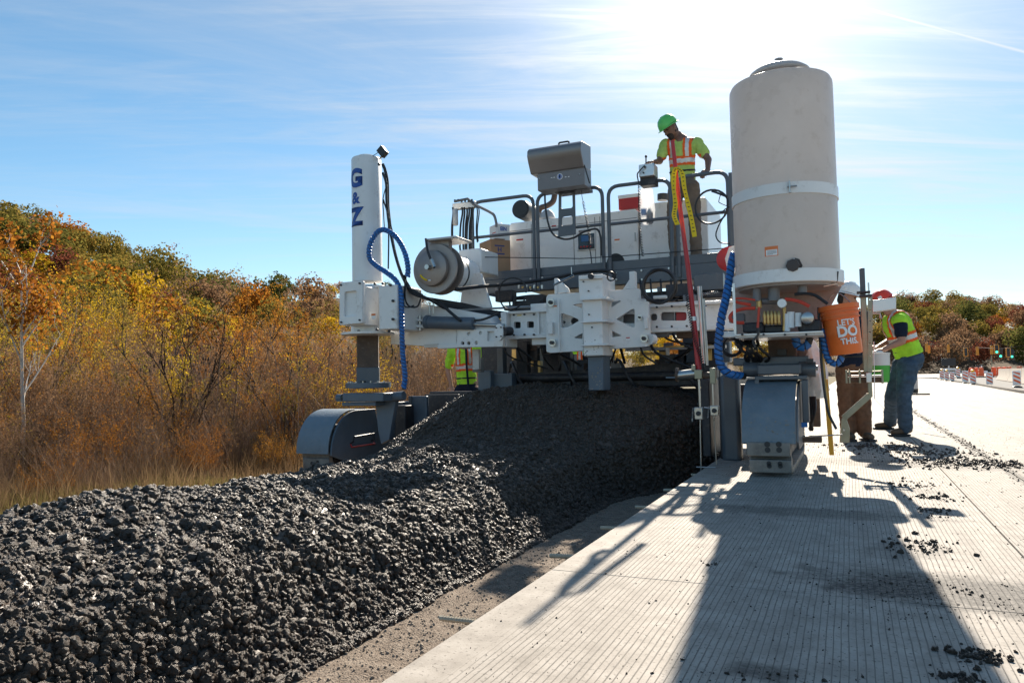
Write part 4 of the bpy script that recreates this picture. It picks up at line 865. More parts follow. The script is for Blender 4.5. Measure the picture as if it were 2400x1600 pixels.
# right-hand side plate of the left crawler, seen obliquely
pts = [(7.06, -.07)]
for k in range(1, 12): t = math.pi/2*k/11; pts.append((7.55-.49*math.cos(t), -.07+.505*math.sin(t)))
pts += [(7.95, .435), (8.0, .25), (8.75, .20), (8.75, -.13), (7.4, -.19)]
MB().prismx(pts, X1+.004, X1+.03).build('side_shield', 'slate_paint', PV, bev=.004)
hb = [(X1+.035, 7.45, .02), (X1+.06, 7.45, .13), (X1+.06, 7.75, .15), (X1+.06, 7.75, .05)]
tubepart('grab_handle', [Vector(p) for p in [(X1+.03, 7.42, .04), (X1+.07, 7.42, .06), (X1+.07, 7.45, .12), (X1+.07, 7.85, .13), (X1+.07, 7.85, .05), (X1+.03, 7.85, .04)]], .010, 'dark_metal', PV)
tubepart('grab_handle', [Vector(p) for p in [(X1+.03, 7.42, .04), (X1+.05, 7.42, .0), (X1+.05, 7.9, .0), (X1+.03, 7.9, .02)]], .010, 'red_paint', PV)
for u, v in ((731, 1085), (745, 1082), (735, 1097), (748, 1094)):
    c = P(u, v, 7.085); MB().cyl((c.x, 7.082, c.z), (c.x, 7.079, c.z), .020, n=14).build('bolt_hole', 'black_plastic', PV)
MB().box(X0+.05, X1-.03, 7.083, 7.11, -.29, -.105).build('front_pad', 'pad_steel', PV, bev=.01)
# left side form (mould end) and hopper plates behind the heap
MB().pbox(958, 928, 1000, 1065, 8.0, .06).build('mould_side', 'slate_paint', PV, bev=.01)
MB().pbox(996, 924, 1075, 1050, 8.25, .05).build('mould_side_rear', 'dark_metal', PV, bev=.006)
tubepart('form_brace', PP([(1010, 1035), (1032, 995), (1060, 960)], 8.0), .03, 'grey_paint', PV)
MB().pbox(958, 928, 964, 1050, 7.97, .03).build('mould_edge', 'grey_paint', PV)

# ---- swing arm from the tower to the frame
plate('swing_arm', [(915, 806), (948, 808), (1075, 816), (1075, 800), (1177, 812), (1177, 790), (1140, 737), (1047, 720), (950, 706), (915, 704)], [], 7.62, .30, 'white_paint', PV, bev=.008)
plate('arm_end_plate', [(1068, 814), (1178, 812), (1184, 770), (1075, 772)], [prect(1142, 776, 1158, 799), circ((1098, 782), 4), circ((1126, 780), 4), circ((1084, 804), 4), circ((1098, 804), 4), circ((1116, 803), 4)], 7.58, .05, 'white_paint', PV, hr=0, bev=.004)
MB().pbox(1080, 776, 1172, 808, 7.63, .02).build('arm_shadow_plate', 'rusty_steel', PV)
MB().pbox(994, 806, 1026, 814, 7.6, .1).build('arm_shim', 'tray_steel', PV); MB().pbox(1025, 807, 1072, 816, 7.585, .1).build('arm_pad', 'white_paint', PV, bev=.004)
MB().cyl(P(996, 755, 7.5), P(1110, 758, 7.55), .072, n=24).build('hydraulic_cylinder', 'slate_paint', PV)
MB().cyl(P(1000, 754, 7.5), P(1006, 754, 7.5), .080, n=24).build('cylinder_cap', 'slate_paint', PV)
MB().cyl(P(1110, 760, 7.56), P(1182, 763, 7.6), .022, n=12).build('piston_rod', 'steel', PV)
fk = plate('clevis', [(966, 751), (993, 753), (993, 748), (966, 745)], [], 7.46, .10, 'white_paint', PV); plate('clevis', [(966, 766), (993, 768), (993, 761), (968, 761)], [], 7.46, .10, 'white_paint', PV)
MB().cyl(P(984, 740, 7.5), P(984, 774, 7.5), .018, n=10).build('clevis_pin', 'steel', PV)
tubepart('chain', PP([(1007, 735), (1006, 708)], 7.55), .008, 'steel', PV, 5); tubepart('chain', PP([(1016, 735), (1015, 708)], 7.55), .008, 'steel', PV, 5)
# frame left of the middle plate
plate('frame_beam', [(1196, 790), (1282, 788), (1282, 728), (1196, 732)], [prect(1204, 754, 1220, 769), prect(1235, 753, 1251, 768)], YF-.1, .06, 'white_paint', PV, hr=.018)
MB().pbox(1190, 732, 1285, 792, YF+.05, .25).build('beam_core', 'grey_paint', PV)
MB().pbox(1257, 727, 1264, 792, YF-.13, .08).build('beam_rib', 'white_paint', PV, bev=.004); MB().pbox(1190, 784, 1284, 793, YF-.15, .2).build('beam_flange', 'white_paint', PV, bev=.004)
MB().pbox(1190, 727, 1284, 733, YF-.15, .2).build('beam_flange', 'white_paint', PV, bev=.004)
MB().pbox(1174, 731, 1187, 813, YF-.2, .3).build('beam_end_plate', 'white_paint', PV, bev=.006)
MB().pbox(1243, 711, 1283, 729, YF-.12, .1).build('top_bracket', 'white_paint', PV, bev=.006)
MB().pbox(1246, 792, 1283, 808, YF-.08, .1).build('lower_bracket', 'white_paint', PV, bev=.006)
ov = [(1169+10*math.cos(t), 778+20*math.sin(t)) for t in [2*math.pi*k/28 for k in range(28)]]
op = plate('oval_cover', ov, [], 7.45, .04, 'white_paint', PV); bolts(op, [(1164, 768), (1175, 767), (1164, 789), (1175, 788)], 7.45, .008)
MB().cyl(P(1179, 777, 7.47), P(1196, 776, 7.6), .05, n=16).build('pivot', 'dark_metal', PV)
MB().cyl(P(1075, 726, 7.66), P(1242, 719, 7.7), .012, n=8).build('guide_rail', 'blue_grey' if 'blue_grey' in MATS else 'steel', PV)
# ---- middle plate with cut-outs
mid = plate('mounting_plate', [(1280, 824), (1290, 827), (1519, 812), (1525, 800), (1523, 780), (1519, 706), (1500, 704), (1498, 676), (1284, 690), (1280, 696)],
      [[(1343, 714), (1364, 722), (1364, 711)], [(1432, 720), (1432, 707), (1456, 705)], [(1345, 791), (1366, 794), (1366, 780)], [(1434, 790), (1457, 787), (1434, 775)],
       [(1315, 768), (1331, 766), (1356, 752), (1355, 748), (1320, 734), (1314, 736)], [(1444, 748), (1480, 766), (1487, 766), (1487, 725), (1481, 724)]], YF-.28, .06, 'white_paint', PV, bev=.005, r=.015, hr=.012)
plate('inner_plate', [(1288, 815), (1515, 803), (1512, 700), (1288, 700)], [circ((1347, 753), 9, 20), prect(1459, 736, 1487, 757), circ((1322, 755), 3, 10), circ((1302, 755), 3, 10), ], YF-.14, .04, 'white_paint', PV, hr=0)
MB().pbox(1290, 700, 1514, 808, YF-.04, .05).build('inner_backing', 'hood_grey', PV)
for u, v in ((1292, 709), (1295, 803), (1510, 793), (1500, 744)):
    c = P(u, v, YF-.31); o = MB().cyl((c.x, YF-.31, c.z), (c.x, YF-.325, c.z), .042 if v != 744 else .025, n=20).build('washer', 'steel', mid)
    MB().cyl((c.x, YF-.325, c.z), (c.x, YF-.355, c.z), .022 if v != 744 else .012, n=6).build('bolt', 'dark_metal', o)
MB().pbox(1308, 700, 1311, 822, YF-.325, .02).build('plate_seam', 'white_paint', PV, bev=.002)
# centre column
MB().pbox(1356, 644, 1413, 699, YF-.50, .45).build('column_head', 'white_paint', PV, bev=.008)
MB().pbox(1366, 699, 1412, 834, YF-.50, .35).build('column', 'white_paint', PV, bev=.012)
for v0, v1, a, b in ((697, 702, 1358, 1436), (751, 755, 1360, 1438), (806, 810, 1362, 1438)):
    MB().pbox(a, v0, b-16, v1, YF-.56, .30).build('column_flange', 'white_paint', PV, bev=.003)
q0 = MB().pbox(1378, 834, 1414, 915, YF-.42, .25).build('strike_off_post', 'slate_paint', PV, bev=.01)
plate('top_cover', [(1356, 655), (1413, 652), (1413, 643), (1356, 646)], [], YF-.53, .03, 'white_paint', PV)
c = P(1386, 648, YF-.53); MB().cyl((c.x, YF-.53, c.z), (c.x, YF-.56, c.z), .03, n=16).build('eye_bolt', 'dark_metal', PV)
for u, z in ((1368, 660), (1380, 682), (1381, 737), (1388, 767)): bolts(PV, [(u, z)], YF-.505, .008)
plate('lifting_lug', [(1301, 687), (1334, 685), (1331, 675), (1309, 655), (1299, 654)], [], YF-.24, .04, 'white_paint', PV); MB().pbox(1299, 652, 1306, 688, YF-.26, .09).build('lug_rib', 'white_paint', PV, bev=.004)
plate('lifting_lug', [(1460, 678), (1489, 676), (1489, 655), (1476, 653)], [], YF-.24, .04, 'white_paint', PV); MB().pbox(1475, 636, 1488, 677, YF-.26, .09).build('lug_rib', 'white_paint', PV, bev=.004)
MB().pbox(1509, 743, 1518, 770, YF-.33, .04).build('pad_block', 'white_paint', PV, bev=.004); MB().pbox(1284, 755, 1295, 783, YF-.33, .04).build('pad_block', 'white_paint', PV, bev=.004)
MB().cyl(P(1523, 795, YF-.3), P(1532, 795, YF-.25), .055, n=20).build('roller', 'white_paint', PV)
# frame to the right
plate('frame_beam', [(1522, 774), (1728, 765), (1728, 700), (1610, 706), (1522, 713)], [prect(1524, 735, 1540, 751), prect(1548, 731, 1609, 751)], YF-.05, .06, 'white_paint', PV, hr=.03)
MB().pbox(1522, 725, 1580, 758, YF+.05, .05).build('beam_core', 'hood_grey', PV); MB().pbox(1585, 725, 1616, 758, YF+.04, .04).build('reflector', 'red_paint', PV)
MB().pbox(1522, 766, 1722, 775, YF-.12, .2).build('beam_flange', 'white_paint', PV, bev=.004); MB().pbox(1522, 708, 1722, 715, YF-.12, .2).build('beam_flange', 'white_paint', PV, bev=.004)
MB().pbox(1535, 776, 1564, 790, YF, .1).build('hanger', 'hood_grey', PV, bev=.005); MB().pbox(1585, 773, 1640, 792, YF+.1, .1).build('hanger', 'rusty_steel', PV, bev=.005)
MB().pbox(1530, 692, 1562, 700, YF-.3, .05).build('bar', 'white_paint', PV, bev=.01)
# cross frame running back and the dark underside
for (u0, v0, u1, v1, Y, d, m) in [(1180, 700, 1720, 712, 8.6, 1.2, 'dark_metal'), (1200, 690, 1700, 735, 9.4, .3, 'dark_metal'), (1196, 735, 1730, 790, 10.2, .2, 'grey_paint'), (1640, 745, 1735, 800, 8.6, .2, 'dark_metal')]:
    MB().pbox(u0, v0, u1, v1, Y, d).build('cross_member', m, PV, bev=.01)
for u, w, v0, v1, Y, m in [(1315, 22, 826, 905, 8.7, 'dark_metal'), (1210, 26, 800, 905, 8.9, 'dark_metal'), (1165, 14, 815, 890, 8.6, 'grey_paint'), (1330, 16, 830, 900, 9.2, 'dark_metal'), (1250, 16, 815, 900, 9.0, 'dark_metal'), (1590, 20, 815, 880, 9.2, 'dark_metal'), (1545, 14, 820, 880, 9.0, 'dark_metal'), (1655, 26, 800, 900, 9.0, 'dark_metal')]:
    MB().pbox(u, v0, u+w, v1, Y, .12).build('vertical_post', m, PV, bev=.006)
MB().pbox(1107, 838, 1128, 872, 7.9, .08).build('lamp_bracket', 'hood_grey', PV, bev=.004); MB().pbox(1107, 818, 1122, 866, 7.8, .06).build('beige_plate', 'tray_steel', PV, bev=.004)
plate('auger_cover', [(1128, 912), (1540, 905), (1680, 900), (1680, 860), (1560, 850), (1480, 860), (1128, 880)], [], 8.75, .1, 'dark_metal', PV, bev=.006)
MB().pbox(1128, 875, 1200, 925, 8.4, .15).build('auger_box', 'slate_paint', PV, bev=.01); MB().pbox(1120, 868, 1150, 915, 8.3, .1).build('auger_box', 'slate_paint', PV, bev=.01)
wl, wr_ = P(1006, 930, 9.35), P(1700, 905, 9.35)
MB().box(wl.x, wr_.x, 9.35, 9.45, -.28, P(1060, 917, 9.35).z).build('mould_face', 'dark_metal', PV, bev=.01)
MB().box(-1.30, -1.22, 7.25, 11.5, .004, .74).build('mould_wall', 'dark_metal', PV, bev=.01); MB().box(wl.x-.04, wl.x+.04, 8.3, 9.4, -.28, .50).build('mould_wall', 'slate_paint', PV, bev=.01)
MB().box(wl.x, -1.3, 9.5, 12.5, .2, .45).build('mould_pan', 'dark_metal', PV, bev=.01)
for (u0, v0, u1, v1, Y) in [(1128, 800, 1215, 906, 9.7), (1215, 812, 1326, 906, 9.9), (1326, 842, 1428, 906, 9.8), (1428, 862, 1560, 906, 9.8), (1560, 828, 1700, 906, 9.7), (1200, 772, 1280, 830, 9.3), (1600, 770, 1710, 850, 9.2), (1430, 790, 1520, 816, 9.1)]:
    MB().pbox(u0, v0, u1, v1, Y, .2).build('dark_filler_slab', rnd.choice(['dark_metal', 'dark_metal', 'slate_paint']), PV, bev=.015)  # invented slabs, coloured dark to make the space under the machine read dark
for k in range(26):
    u0 = 1185+rnd.uniform(0, 470); v0 = 795+rnd.uniform(0, 60); w_ = rnd.uniform(6, 26); MB().pbox(u0, v0, u0+w_, v0+rnd.uniform(8, 40), rnd.uniform(8.7, 9.3), .08).build('fitting_block', rnd.choice(['dark_metal', 'rusty_steel', 'rubber', 'grey_paint', 'hood_grey', 'brass']), PV, bev=.005)
o = MB(); 
for k in range(26):
    a, b = k*.9, (k+1)*.9; x = -4.1+k*.10; o.tube([(x, 8.7+.2*math.cos(a), .78+.2*math.sin(a)), (x+.05, 8.7+.21*math.cos(a+.45), .78+.21*math.sin(a+.45)), (x+.1, 8.7+.2*math.cos(b), .78+.2*math.sin(b))], .02, 5, caps=False)
o.cyl((-4.2, 8.7, .78), (-1.4, 8.7, .78), .05).build('auger', 'dark_metal', PV)
MB().pbox(1465, 812, 1700, 819, 8.6, .1).build('lower_rail', 'tray_steel', PV); MB().pbox(1560, 810, 1603, 814, 8.3, .04).build('bracket', 'brass', PV); MB().pbox(1561, 814, 1568, 832, 8.3, .04).build('bracket', 'tray_steel', PV)
MB().pbox(1500, 825, 1560, 832, 8.5, .05).build('pipe_bracket', 'brass', PV)
for k in range(16):     # hoses looped under the platform
    u0 = 1190+rnd.uniform(0, 460); v0 = rnd.uniform(690, 760); u1 = u0+rnd.uniform(-90, 90); v1 = rnd.uniform(800, 880); Y = rnd.uniform(8.1, 8.6)
    tubepart('hydraulic_hose', spline([P(u0, v0, Y), P(u0+rnd.uniform(-20, 20), (v0+v1)/2+20, Y-.1), P(u1, v1, Y+.1)]), rnd.uniform(.010, .018), 'rubber', PV, 6)
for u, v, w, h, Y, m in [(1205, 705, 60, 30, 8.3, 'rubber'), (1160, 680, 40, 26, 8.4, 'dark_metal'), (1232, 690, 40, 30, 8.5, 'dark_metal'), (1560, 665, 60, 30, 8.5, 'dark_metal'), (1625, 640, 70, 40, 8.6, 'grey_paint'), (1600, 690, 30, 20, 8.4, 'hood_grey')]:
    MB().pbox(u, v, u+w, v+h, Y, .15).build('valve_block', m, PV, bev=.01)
for k in range(7): tubepart('hose_fitting', [P(1216+k*9, 668+(k % 2)*3, 8.2), P(1216+k*9, 676, 8.2)], .014, 'brass' if k % 2 else 'steel', PV, 6)

# ---- platform deck and rails
dk0 = P(1126, 650, YB); dk1 = P(1722, 640, YB); zt_ = P(1400, 616, YB).z; zm = P(1400, 637, YB).z; zlo = P(1400, 671, YB).z
MB().box(dk0.x, dk1.x, YB, YB+.03, zm+.004, zt_).build('deck_edge', 'grey_paint', PV, bev=.004)
MB().box(dk0.x+.02, dk1.x-.05, YB-.02, YB+.10, zlo, zm).build('deck_beam', 'grey_paint', PV, bev=.006)
DZ = zt_-.06
MB().box(dk0.x+.05, dk1.x-.02, YB+.035, YB+2.4, DZ-.04, DZ).build('deck', 'grey_paint', PV)
bolts(PV, [(1244, 654), (1272, 651), (1245, 678), (1272, 676), (1444, 640), (1504, 634), (1568, 629), (1590, 620), (1505, 655), (1445, 655)], YB-.02, .012, 'steel')
def rail(pts, r=.0215, name='guard_rail', parent=PV): return MB().tube(pts, r, 10).build(name, 'grey_paint', parent)
def corner(pts, rr=.14, n=5):
    out = [Vector(pts[0])]
    for a, b, c in zip(pts[:-2], pts[1:-1], pts[2:]):
        a, b, c = map(Vector, (a, b, c)); p0 = b+(a-b).normalized()*rr; p1 = b+(c-b).normalized()*rr
        out += [p0*(1-t)**2+b*2*t*(1-t)+p1*t*t for t in [k/n for k in range(n+1)]]
    out.append(Vector(pts[-1])); return out
YR = YB-.03
def section(ul, ur, vt_l, vt_r, vb_l, vb_r, vm_l, vm_r):
    a, b, c, d = P(ul, vb_l, YR), P(ul, vt_l, YR), P(ur, vt_r, YR), P(ur, vb_r, YR)
    xl, xr = (a.x+b.x)/2, (c.x+d.x)/2; zt2 = (b.z+c.z)/2
    g = rail(corner([(xl, YR, a.z), (xl, YR, zt2), (xr, YR, zt2), (xr, YR, d.z)]), .024)
    zm2 = (P(ul, vm_l, YR).z+P(ur, vm_r, YR).z)/2; MB().tube([(xl, YR, zm2), (xr, YR, zm2)], .020, 10).build('mid_rail', 'grey_paint', g); return xl, xr, zt2
s1 = section(1108, 1252, 474, 457, 655, 682, 557, 543)
s2 = section(1261, 1414, 454, 438, 682, 668, 542, 526)
s3 = section(1428, 1574, 436, 421, 666, 652, 525, 511)
s4 = section(1589, 1709, 413, 403, 650, 640, 506, 499)
# console with rolled hood
csl = bpy.data.objects.new('control_console', None); COL.objects.link(csl); csl.parent = PV; ORG[csl.name] = ORG[PV.name]
YC = YB-.32
l0, l1 = P(1257, 402, YC), P(1260, 447, YC); r0_, r1_ = P(1368, 391, YC), P(1370, 434, YC)
body = MB().box(l1.x, r1_.x, YC, YC+.28, (l1.z+r1_.z)/2, (l0.z+r0_.z)/2+.02).build('console_box', 'hood_grey', csl, bev=.008)
xa, xb = P(1240, 350, YC-.05).x, P(1365, 332, YC-.05).x; z0 = P(1310, 398, YC-.05).z; z1 = P(1300, 341, YC-.05).z
prof = [(YC-.02, z0), (YC-.10, z0+.13), (YC-.13, z0+.20), (YC-.12, z0+.27), (YC-.07, z1-.005), (YC-.02, z1+.005), (YC+.28, z1+.03), (YC+.27, z0+.05), (YC+.18, z0)]
MB().prismx(prof, xa, xb).build('console_hood', 'hood_metal' if 'hood_metal' in MATS else mat('hood_metal', (.20, .19, .19), .38, metal=.55, var=.08, vscale=3), csl, bev=.01)
zh = z1+.03; tubepart('hood_handle', corner([(P(1303, 336, YC).x, YC+.1, z1+.0), (P(1303, 330, YC).x, YC+.1, z1+.075), (P(1327, 330, YC).x, YC+.1, z1+.075), (P(1327, 336, YC).x, YC+.1, z1+.0)], .02), .012, 'dark_metal', csl)
tubepart('hood_stay', [(xb+.0, YC+.0, z0+.03), (r1_.x+.05, YC+.05, l1.z+.02)], .008, 'dark_metal', csl, 6)
lc = P(1312, 414, YC-.004)
lg = MB().cyl((lc.x, YC-.001, lc.z), (lc.x, YC-.004, lc.z), .038, n=30).build('badge_rim', 'print_white', csl)
MB().cyl((lc.x, YC-.004, lc.z), (lc.x, YC-.007, lc.z), .031, n=30).build('badge_disc', 'letter_blue', lg)
dm = [(lc.x-.012, lc.z), (lc.x, lc.z-.02), (lc.x+.012, lc.z), (lc.x, lc.z+.02)]
MB().prism(dm, YC-.009, YC-.007).build('badge_diamond', 'screen', lg)
for s in (-1, 1): MB().tube([(lc.x+s*(.020+.004*math.cos(a)*0)*math.cos(a*.9), YC-.008, lc.z+.024*math.sin(a*.9)) for a in [(-1+2*k/8)*1.0 for k in range(9)]], .0025, 4).build('badge_arc', 'print_white', lg)
for k, u in enumerate((1291, 1297, 1324, 1331)): MB().pbox(u, 416-k*.9, u+3.5, 417.6-k*.9, YC-.002, .004).build('badge_mark', 'print_white', csl)
bolts(csl, [(1265, 419), (1359, 409)], YC, .006, 'steel')
plate('console_bracket', [(1308, 555), (1349, 549), (1347, 446), (1309, 450)], [[(1315, 490), (1342, 487), (1341, 452), (1315, 455)], [(1316, 530), (1342, 527), (1341, 505), (1317, 508)]], YR-.05, .02, 'grey_paint', PV, hr=.03)
MB().pbox(1300, 440, 1375, 447, YR-.12, .25).build('console_mount', 'dark_metal', PV)
tubepart('console_cable', spline(PP([(1277, 449), (1278, 480), (1284, 520), (1296, 548), (1320, 560), (1345, 557), (1365, 545), (1390, 537), (1402, 540), (1408, 560), (1409, 600)], YR-.08)), .013, 'rubber', PV)
def coil(name, pts, r, pitch, wr, m='rubber', parent=PV, n=9):
    pts = spline(pts, 10); L_ = [0.]
    for a, b in zip(pts[:-1], pts[1:]): L_.append(L_[-1]+(b-a).length)
    out = []; T = L_[-1]; k = 0; s = 0
    while s < T:
        i = min(len(pts)-2, max(0, int(np.searchsorted(L_, s))-1)); t = (s-L_[i])/max(1e-9, L_[i+1]-L_[i]); c = pts[i].lerp(pts[i+1], t); d = (pts[i+1]-pts[i]).normalized()
        e = d.cross(Vector((0, 1, 0))).normalized(); f = d.cross(e); a = 2*math.pi*k/n; out.append(c+e*r*math.cos(a)+f*r*math.sin(a)); k += 1; s += pitch/n
    return MB().tube(out, wr, 5, caps=False).build(name, m, parent)
coil('coiled_cord', PP([(1367, 473), (1374, 510), (1381, 550), (1382, 582)], YR-.06), .013, .019, .0038)
tubepart('cord_end', spline(PP([(1363, 440), (1364, 460), (1367, 474)], YR-.06)), .004, 'rubber', PV, 5); tubepart('cord_end', spline(PP([(1382, 582), (1385, 600), (1387, 618)], YR-.06)), .007, 'rubber', PV, 5)
# joystick box on the rail
jb = bpy.data.objects.new('joystick_box', None); COL.objects.link(jb); jb.parent = PV; ORG[jb.name] = ORG[PV.name]
MB().pbox(1497, 384, 1533, 413, YR-.16, .2).build('box_body', 'aluminium', jb, bev=.008); MB().pbox(1500, 412, 1536, 434, YR-.1, .16).build('box_mount', 'dark_metal', jb, bev=.006)
tubepart('stick', PP([(1514, 384), (1514, 368)], YR-.05), .008, 'rubber', jb); c = P(1514, 367, YR-.05); MB().ell(c, .016, .016, .018).build('knob', 'rubber', jb)
c = P(1511, 391, YR-.17); MB().cyl((c.x, YR-.16, c.z), (c.x, YR-.19, c.z), .014, n=12).build('button', 'black_plastic', jb); c = P(1508, 405, YR-.17); MB().cyl((c.x, YR-.16, c.z), (c.x, YR-.18, c.z), .010, n=12).build('button', 'black_plastic', jb)
tubepart('box_cable', spline(PP([(1508, 391), (1500, 400), (1494, 408), (1495, 420), (1499, 434)], YR-.2)), .008, 'rubber', jb, 6)
coil('coiled_cord', PP([(1498, 434), (1499, 500), (1502, 560), (1507, 600)], YR-.06), .014, .020, .0042)
# engine housing
YE = YB+.75
def house(u0, u1, v0, v1, vb, name='engine_housing', Y=YE, d=1.1):
    a, b, c = P(u0, v0, Y), P(u1, v1, Y), P((u0+u1)/2, vb, Y)
    zt2 = (a.z+b.z)/2; x0, x1 = a.x, b.x; w = .05
    h = MB(); pr = [(x0, DZ), (x1, DZ), (x1, zt2-.04), (x1-.03, zt2), (x0+w, zt2), (x0+.012, zt2-w*.9)]; h.prism(pr, Y, Y+d); return h.build(name, 'white_paint', PV, bev=.012), x0, x1, zt2
h1, hx0, hx1, hz = house(1190, 1494, 523, 490, 600)
h2, _, _, hz2 = house(1496, 1657, 476, 465, 600, Y=YE-.02)
for u in (1246, 1345, 1395, 1407): c = P(u, 560, YE); MB().box(c.x-.004, c.x+.004, YE-.004, YE+.001, DZ+.02, hz-.05).build('panel_seam', 'hood_grey', h1)
c = P(1300, 530, YE); MB().box(hx0+.02, hx1-.01, YE-.004, YE+.001, hz-.125, hz-.117).build('lid_seam', 'hood_grey', h1)
fr2 = MB().pbox(1352, 538, 1394, 586, YE-.03, .03).build('panel_frame', 'white_paint', PV, bev=.004)
MB().pbox(1355, 548, 1393, 584, YE-.036, .006).build('display', 'screen', fr2)
MB().pbox(1356, 538.5, 1384, 544, YE-.036, .006).build('display_label', 'hood_grey', fr2)
MB().pbox(1362, 552, 1380, 566, YE-.039, .003).build('display_window', 'screen_blue', fr2)
for k in range(4): MB().pbox(1360+k*7, 577-k*.5, 1364+k*7, 580-k*.5, YE-.04, .004).build('warning_light', 'ink_red', fr2)
MB().pbox(1382, 556, 1390, 572, YE-.04, .004).build('button_row', 'hood_grey', fr2)
tubepart('door_handle', PP([(1488, 545), (1489, 566)], YE-.03), .010, 'steel', h1, 6)
MB().pbox(1293, 528, 1303, 530.5, YE-.003, .004).build('decal', 'ink_red', h1)
for Yx in (0,): 
    c = P(1236, 498, YE+.35); MB().cyl((c.x, YE+.1, c.z), (c.x+.0, YE+.6, c.z), .135, n=30).build('air_filter', 'black_plastic', PV); MB().cyl((c.x-.0, YE+.09, c.z), (c.x, YE+.1, c.z), .11, n=30).build('filter_cap', 'rubber', PV)
tubepart('exhaust_pipe', spline(PP([(1262, 496), (1268, 487), (1283, 482), (1296, 472), (1300, 456), (1301, 440)], YE+.2)), .042, 'rusty_steel', PV, 12)
MB().lathe([(.10, 0), (.12, .05), (.09, .13), (.05, .17)], (P(1283, 505, YE+.2).x, YE+.2, hz), n=24).build('rain_cap', 'tray_steel', PV)
MB().cyl(P(1553, 470, YE+.2), P(1553, 455, YE+.2), .07, n=20).build('fuel_cap', 'dark_metal', PV)
c = P(1442, 600, YB+.3); MB().lathe([(.115, 0), (.115, .03), (.06, .032)], (c.x, YB+.3, c.z-.08), axis='Y', n=26).build('tank_lid', 'rubber', PV)
tubepart('guard_wire', [P(1092, 602, 8.2), P(1360, 606, 8.85), P(1455, 600, 8.9), P(1712, 581, 8.9)], .006, 'rubber', PV, 5)
# ---- hose reel on the left end
rl = bpy.data.objects.new('hose_reel', None); COL.objects.link(rl); rl.parent = PV; ORG[rl.name] = ORG[PV.name]
RC = P(1019, 629, 7.35); R1 = abs(P(1019, 570, 7.35).z-RC.z)
MB().lathe([(R1*.97, 0), (R1, .008), (R1, .02), (R1*.72, .04)], (RC.x, 7.35, RC.z), axis='Y', n=48).build('reel_disc', 'stainless_dusty', rl)
MB().lathe([(.03, -.085), (R1*.62, -.07), (R1*.70, -.06), (R1*.72, -.02), (R1*.66, .02)], (RC.x-.02, 7.35, RC.z), axis='Y', n=48).build('reel_hub', 'stainless_dusty', rl)
MB().lathe([(R1*.6, 0), (R1*.6, .14)], (RC.x, 7.36, RC.z), axis='Y', n=30).build('reel_core', 'rubber', rl)
MB().lathe([(R1*.9, 0), (R1, .004), (R1, .02), (R1*.5, .03)], (RC.x, 7.50, RC.z), axis='Y', n=48).build('reel_disc', 'stainless_dusty', rl)
MB().lathe([(R1*.72, 0), (R1*.72, .55), (R1*.66, .57)], (RC.x, 7.54, RC.z), axis='Y', n=40).build('reel_drum', 'white_paint', rl)
MB().lathe([(R1*.73, 0), (R1*.735, .015), (R1*.73, .03)], (RC.x, 7.78, RC.z), axis='Y', n=40).build('drum_strap', 'rubber', rl)
MB().lathe([(.028, -.15), (.028, -.085)], (RC.x-.02, 7.35, RC.z), axis='Y', n=16).build('reel_axle', 'steel', rl)
tubepart('reel_arm', spline([P(998, 560, 7.3), P(1003, 590, 7.2), P(1018, 628, 7.2)]), .014, 'dark_metal', rl); tubepart('reel_inlet', [P(1011, 608, 7.2), P(1018, 626, 7.2)], .022, 'steel', rl)
MB().pbox(1000, 560, 1052, 590, 7.40, .08).build('reel_bracket', 'stainless_dusty', rl, bev=.004); MB().pbox(997, 556, 1068, 561, 7.3, .4).build('reel_top_plate', 'tray_steel', rl, bev=.004)
MB().tube([(RC.x-.02+R1*.5*math.cos(a), 7.272, RC.z+R1*.5*math.sin(a)) for a in [math.pi*(1.17+.03*k) for k in range(9)]], .010, 4).build('reel_decal', 'strap_yellow', rl)
MB().tube([(RC.x-.02+R1*.5*math.cos(a), 7.272, RC.z+R1*.5*math.sin(a)) for a in [math.pi*(1.46+.03*k) for k in range(3)]], .010, 4).build('reel_decal', 'print_white', rl)
plate('reel_support', [(1075, 735), (1150, 720), (1126, 640), (1088, 640)], [], 7.9, .06, 'white_paint', PV, bev=.005)
MB().pbox(1075, 583, 1128, 640, 8.2, .5).build('end_cabinet', 'white_paint', PV, bev=.02)
tubepart('long_hose', spline([P(1068, 678, 7.45), P(1120, 672, 7.7), P(1200, 665, 8.3), P(1290, 653, 8.6), P(1350, 640, 8.6), P(1410, 634, 8.6), P(1440, 640, 8.6), P(1432, 660, 8.6)]), .022, 'rubber', PV)
# hose rack with hanging hoses
rk = bpy.data.objects.new('hose_rack', None); COL.objects.link(rk); rk.parent = PV; ORG[rk.name] = ORG[PV.name]
YH = 8.5
tubepart('rack_bar', PP([(1066, 472), (1096, 466), (1113, 480), (1120, 486)], YH), .018, 'grey_paint', rk); tubepart('rack_bar', spline(PP([(1108, 478), (1130, 488), (1148, 497), (1158, 505), (1163, 522), (1163, 532)], YH)), .018, 'hood_grey', rk)
MB().pbox(1060, 474, 1112, 489, YH, .06).build('manifold', 'steel', rk, bev=.006)
for k in range(6): MB().cyl(P(1066+k*8, 474-(k % 2), YH), P(1066+k*8, 468-(k % 2), YH), .014, n=6).build('fitting', 'dark_metal', rk)
f = MB().lathe([(.028, 0), (.036, .02), (.036, .2), (.03, .215)], (P(1072, 530, YH).x, YH-.05, P(1072, 530, YH).z), n=20).build('filter_cylinder', 'tray_steel', rk)
